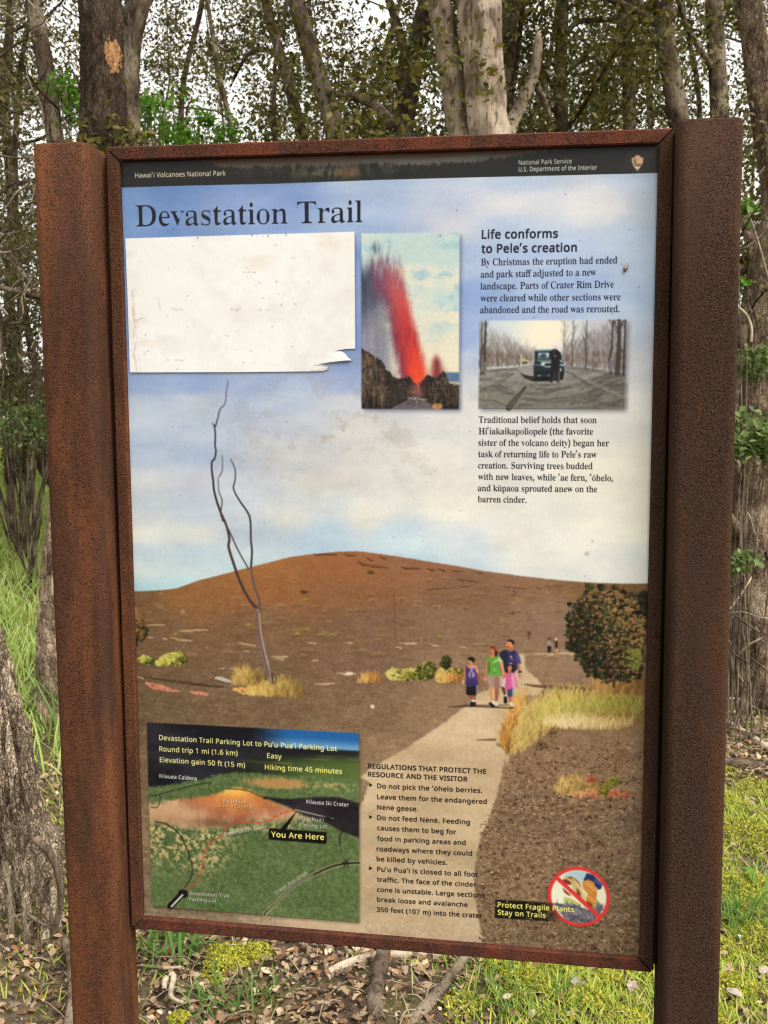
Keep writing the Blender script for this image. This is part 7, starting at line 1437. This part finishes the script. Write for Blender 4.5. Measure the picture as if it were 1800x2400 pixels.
# short lawn on the right and under the sign
x, y, rg = field(210000, (-1.7, 2.1, .85, 4.2), lambda x, y: np.clip(.45+1.5*(pn(x, y, 5., 1.)-.35), 0, 1)*np.clip((x+.30)*2.2+.2, .12, 1)*(1-.9*litter_zone(x, y))*np.where((y > 2.75) & (x > .6), .12, 1), 1)
blades('grass', x, y, .014+.044*rg.random(len(x))**1.7, .0030+.002*rg.random(len(x)), GRASS, rg, .9)
x, y, rg = field(5200, (-1.9, 2.3, .7, 4.5), lambda x, y: np.full_like(x, .8), 2)
blades('dry_grass', x, y, .02+.05*rg.random(len(x)), .0024+.001*rg.random(len(x)), GRASS_DRY, rg, 1.4)
# long pale grass of the left bank
x, y, rg = field(130000, (-12, -1.0, 2.2, 15), lambda x, y: np.clip((-.9-x)*1.0, 0, 1)*np.clip(.5+pn(x, y, 2.1, 3.), 0, 1)*np.clip(1.2-.05*y, .2, 1)*np.clip((y-2.2)*.8, .15, 1), 3)
blades('long_grass', x, y, (.10+.17*rg.random(len(x)))*np.clip(.55+y*.08, .6, 1.3), .005+.004*rg.random(len(x))+.0006*y, GRASS_PALE, rg, .8)
x, y, rg = field(9000, (1., 9., 5., 15), lambda x, y: np.full_like(x, .8), 4)
blades('far_grass', x, y, .12+.2*rg.random(len(x)), .009+.004*rg.random(len(x)), GRASS_PALE, rg, .8)
# dead leaves, chips and moss
def litter(name, n, box, dens, s, seed, mat=LITTER, aspect=.6, curl=.5):
    x, y, rg = field(n, box, dens, seed); z = gz(x, y)+.004+.012*rg.random(len(x)); co, q = leaves(np.c_[x, y, z], s, aspect, seed, curl=curl, up=1.4, jitter=.6, oval=True)
    # lay them mostly flat
    cz = np.repeat(z, 11); co[:, 2] = cz+(co[:, 2]-cz)*.6; return tag(link(name, mesh_np(name, co, q), mat), kind='stuff')
litter('leaf_litter', 36000, (-1.9, 2.1, .85, 3.8), lambda x, y: np.clip(.10+litter_zone(x, y)*1.2+np.clip(1.2-np.abs(y-3.15)/.5, 0, 1)*(x > .5)*1.2+(x < -.9)*.3+.2*(pn(x, y, 4., 6.) > .62), 0, 1), .023, 5)
litter('bark_chips', 26000, (-1.9, 2.1, .85, 3.8), lambda x, y: np.clip(.07+litter_zone(x, y)+np.clip(1.2-np.abs(y-3.15)/.5, 0, 1)*(x > .5)+(x < -.9)*.3, 0, 1), .014, 6, aspect=.45)
litter('far_leaf_litter', 9000, (-9, 7, 3.5, 14), lambda x, y: np.clip(pn(x, y, 1.4, 2.)*.9, 0, 1), .07, 7)
def moss():
    rg = np.random.default_rng(9); cs = []
    for px_, py_, r, n in ((535, 2240, .085, 2600), (600, 2232, .05, 900), (1235, 2330, .07, 2400), (1310, 2275, .06, 1500), (1150, 2262, .05, 1000), (1430, 2300, .05, 1000), (1500, 2262, .05, 900), (1720, 2080, .13, 3800), (1650, 2010, .08, 1600), (1790, 2190, .12, 2600), (1690, 2300, .08, 1800), (1760, 1960, .13, 2600), (1700, 1890, .1, 1300), (420, 2385, .035, 500), (1480, 2390, .06, 900), (1640, 2150, .07, 1500), (1780, 2060, .09, 1800), (1690, 2200, .07, 1300), (1740, 2300, .06, 1000), (1660, 2380, .06, 1000), (1380, 2350, .06, 1200), (1180, 2300, .05, 900), (1080, 2380, .06, 1000), (1680, 1820, .1, 1200), (1770, 1860, .1, 1200)):
        cx, cy, _ = at_ground(px_, py_); n = int(n*(.6 if px_ > 1000 else 1))
        a = rg.uniform(0, 6.28, n); d = r*np.sqrt(rg.random(n))*(1+.25*np.sin(a*3+cx*9)); x = cx+d*np.cos(a); y = cy+d*np.sin(a); cs.append(np.c_[x, y, gz(x, y)+.022*np.clip(1-(d/r)**2, 0, 1)+.006*rg.random(n)])
    co, q = leaves(np.vstack(cs), .010, .45, 10, up=.2); tag(link('moss', mesh_np('moss', co, q), MOSS), kind='stuff')
moss()
# broad blades and seedlings
def tuft(label, c, n, h, w, mat, seed, name='grass_tuft', spread=.03, lean=.9):
    rg = np.random.default_rng(seed); root = empty(name, (c[0], c[1], float(gz(c[0], c[1]))), label, 'grass tuft'); x = c[0]+rg.normal(0, spread, n); y = c[1]+rg.normal(0, spread, n)
    blades('foliage', x, y, h*(.5+.6*rg.random(n)), np.full(n, w), mat, rg, lean, parent=root); return root
LEAFY_BLADE = leaf_mat('broad grass blades', (.07, .15, .03), (.10, .20, .04), (.14, .24, .06), trans=.4)
tuft('tuft of broad dark green grass below the frame\'s left corner', at_ground(400, 2225)[:2], 46, .17, .010, LEAFY_BLADE, 21, spread=.05)
tuft('small tuft of green grass in the dead leaves left of the forked stick', at_ground(535, 2350)[:2], 60, .11, .006, LEAFY_BLADE, 22, spread=.05)
tuft('tuft of long broad green blades between the near tree and the brighter post', (-1.16, 2.35), 40, .42, .016, LEAFY_BLADE, 23, spread=.06, lean=.7)
tuft('thick tuft of dark green grass behind the near tree', (-1.75, 3.2), 150, .42, .010, LEAFY_BLADE, 24, spread=.12, lean=.8)
tuft('bright grass tuft at the lower right margin of the lawn', at_ground(1740, 2140)[:2], 120, .13, .005, LEAFY_BLADE, 25, spread=.07)
tuft('grass tuft in front of the mossy patch beneath the bottom rail', at_ground(1190, 2370)[:2], 90, .11, .005, LEAFY_BLADE, 26, spread=.07)
def seedling(label, px, py, n, s, seed):
    p = at_ground(px, py); rg = np.random.default_rng(seed); root = empty('seedling', (p[0], p[1], 0), label, 'seedling'); c = np.c_[p[0]+rg.normal(0, s*.7, n), p[1]+rg.normal(0, s*.7, n), float(gz(p[0], p[1]))+.02+.03*rg.random(n)]
    co, q = leaves(c, s, .85, seed, up=3.); link('leaf', mesh_np('leaf', co, q), LEAF_BRIGHT, root)
    link('stem', mesh_np('stem', *tube([(p[0], p[1], float(gz(p[0], p[1]))-.01), (p[0]+.004, p[1], .015), (p[0], p[1]+.004, .035)], [.002, .0015, .001], 5, .02, seed)), LEAF_BRIGHT, root)
seedling('three leaved bright seedling under the bottom rail\'s right half', 1215, 2286, 5, .034, 31)
seedling('tiny green seedling in the lawn beside the darker post', 1742, 2050, 4, .03, 32)

# ---------------------------------------------------------------- fallen wood
def stick(label, pts, w, seed, mat=BARK_GREY, name='fallen_branch', twigs=()):
    P = [at_ground(x, y, z) for x, y, z in pts]; c = np.mean(P, 0); root = empty(name, (c[0], c[1], 0), label, 'branch')
    link('stem', mesh_np('stem', *tube(P, w, 11, .08, seed, .05), smooth=True), mat, root)
    for q, ww in twigs: link('twig', mesh_np('twig', *tube([at_ground(x, y, z) for x, y, z in q], ww, 8, .08, seed+1, .04), smooth=True), mat, root)
stick('thick upright forked stick standing below the middle of the bottom rail', [(892, 2440, .02), (880, 2380, .03), (878, 2330, .05), (892, 2270, .07), (902, 2215, .08)], [.021, .022, .020, .021, .019], 61)
stick('slanting stick propped right of the upright forked stick', [(930, 2425, .02), (990, 2370, .035), (1040, 2310, .045), (1092, 2240, .05)], [.015, .016, .015, .012], 62)
stick('pale broken branch lying flat left of the upright stick under the bottom rail', [(770, 2282, .02), (830, 2256, .025), (880, 2240, .02), (1000, 2236, .02)], [.013, .016, .015, .010], 63, BARK_PALE)
stick('curled pale twig on the dead leaves below the frame\'s left corner', [(385, 2320, .015), (384, 2290, .02), (410, 2278, .02), (396, 2340, .012), (428, 2350, .012)], [.006, .008, .008, .006, .004], 64, BARK_PALE)
stick('short bent twig lying below the left end of the bottom rail', [(330, 2262, .01), (380, 2270, .012), (430, 2266, .01)], [.004, .005, .003], 65, BARK_PALE)
stick('brown log piece half buried in litter beside the darker post', [(1640, 1800, .02), (1700, 1790, .03), (1790, 1800, .03)], [.02, .03, .026], 66)
stick('grey branch lying on the litter right of the darker post', [(1700, 1690, .03), (1750, 1720, .03), (1810, 1760, .03)], [.012, .016, .014], 67, BARK_PALE)
stick('brown root crossing the ground beside the near tree\'s roots', [(150, 2200, .02), (170, 2260, .02), (172, 2330, .02), (160, 2410, .02)], [.010, .012, .012, .012], 68)
def twigs():
    rg = np.random.default_rng(77); parts = []
    for i in range(1500):
        x, y = rg.uniform(-1.4, 1.5), rg.uniform(.9, 3.6)
        if rg.random() > litter_zone(x, y)+.25+(.5 if y > 2.7 and x > .7 else 0): continue
        a = rg.uniform(0, 6.28); L = rg.uniform(.02, .10); z = float(gz(x, y))+.012+.012*rg.random(); d = np.array((math.cos(a), math.sin(a), 0)); p = np.array((x, y, z))
        parts.append(tube([p-d*L/2, p+np.array((0, 0, .008))+rg.normal(0, .008, 3)*(1, 1, .2), p+d*L/2], [.0012, .0018, .0009], 4, .08, i))
    co, q, t = join(parts); tag(link('twig_litter', mesh_np('twig_litter', co, q, t, smooth=True), BARK_PALE), kind='stuff')
twigs()
# pale fallen leaves and stones that stand out
def fallen_leaf(label, px, py, s, seed, col):
    p = at_ground(px, py); z = float(gz(p[0], p[1]))+.022
    co, q = leaves([(p[0], p[1], z)], s*1.25, .62, seed, curl=.7, up=3.5, jitter=.1, oval=True); co[:, 2] = z+(co[:, 2]-z)*.55
    m, t, b = new_mat('dry leaf'); k = N(t); k.to(k.ramp(k.noise(k.obj(), 90, 3, .6), (.35, tuple(x*.4 for x in col)), (.65, tuple(x*.85 for x in col))), b.inputs['Base Color']); b.inputs['Roughness'].default_value = .8
    tag(link('fallen_leaf', mesh_np('fallen_leaf', co, q, smooth=True), m), label, 'leaf')
fallen_leaf('pinkish dry leaf on the moss beneath the bottom rail\'s right end', 1484, 2318, 0.038, 1, (.46, .34, .30))
fallen_leaf('greyish folded leaf on the grass under the right half of the bottom rail', 1352, 2328, 0.038, 2, (.38, .32, .29))
fallen_leaf('dry pale leaf lowest on the lawn beside the darker post', 1720, 2330, 0.038, 3, (.44, .36, .31))
fallen_leaf('small whitish leaf on the bright lawn beside the darker post', 1736, 2185, 0.022, 4, (.58, .52, .42))
fallen_leaf('tan leaf at the lawn\'s right margin beside the mossy patch', 1790, 2262, 0.034, 5, (.46, .36, .29))
fallen_leaf('reddish tan leaf among the dead leaves left of the broken branch', 740, 2278, 0.045, 6, (.42, .27, .18))
fallen_leaf('round cream leaf among the dead leaves above the grass tuft', 676, 2268, 0.019, 7, (.60, .53, .42))
fallen_leaf('beige leaf left of the upright stick in the dead leaves', 810, 2300, 0.022, 8, (.50, .40, .31))
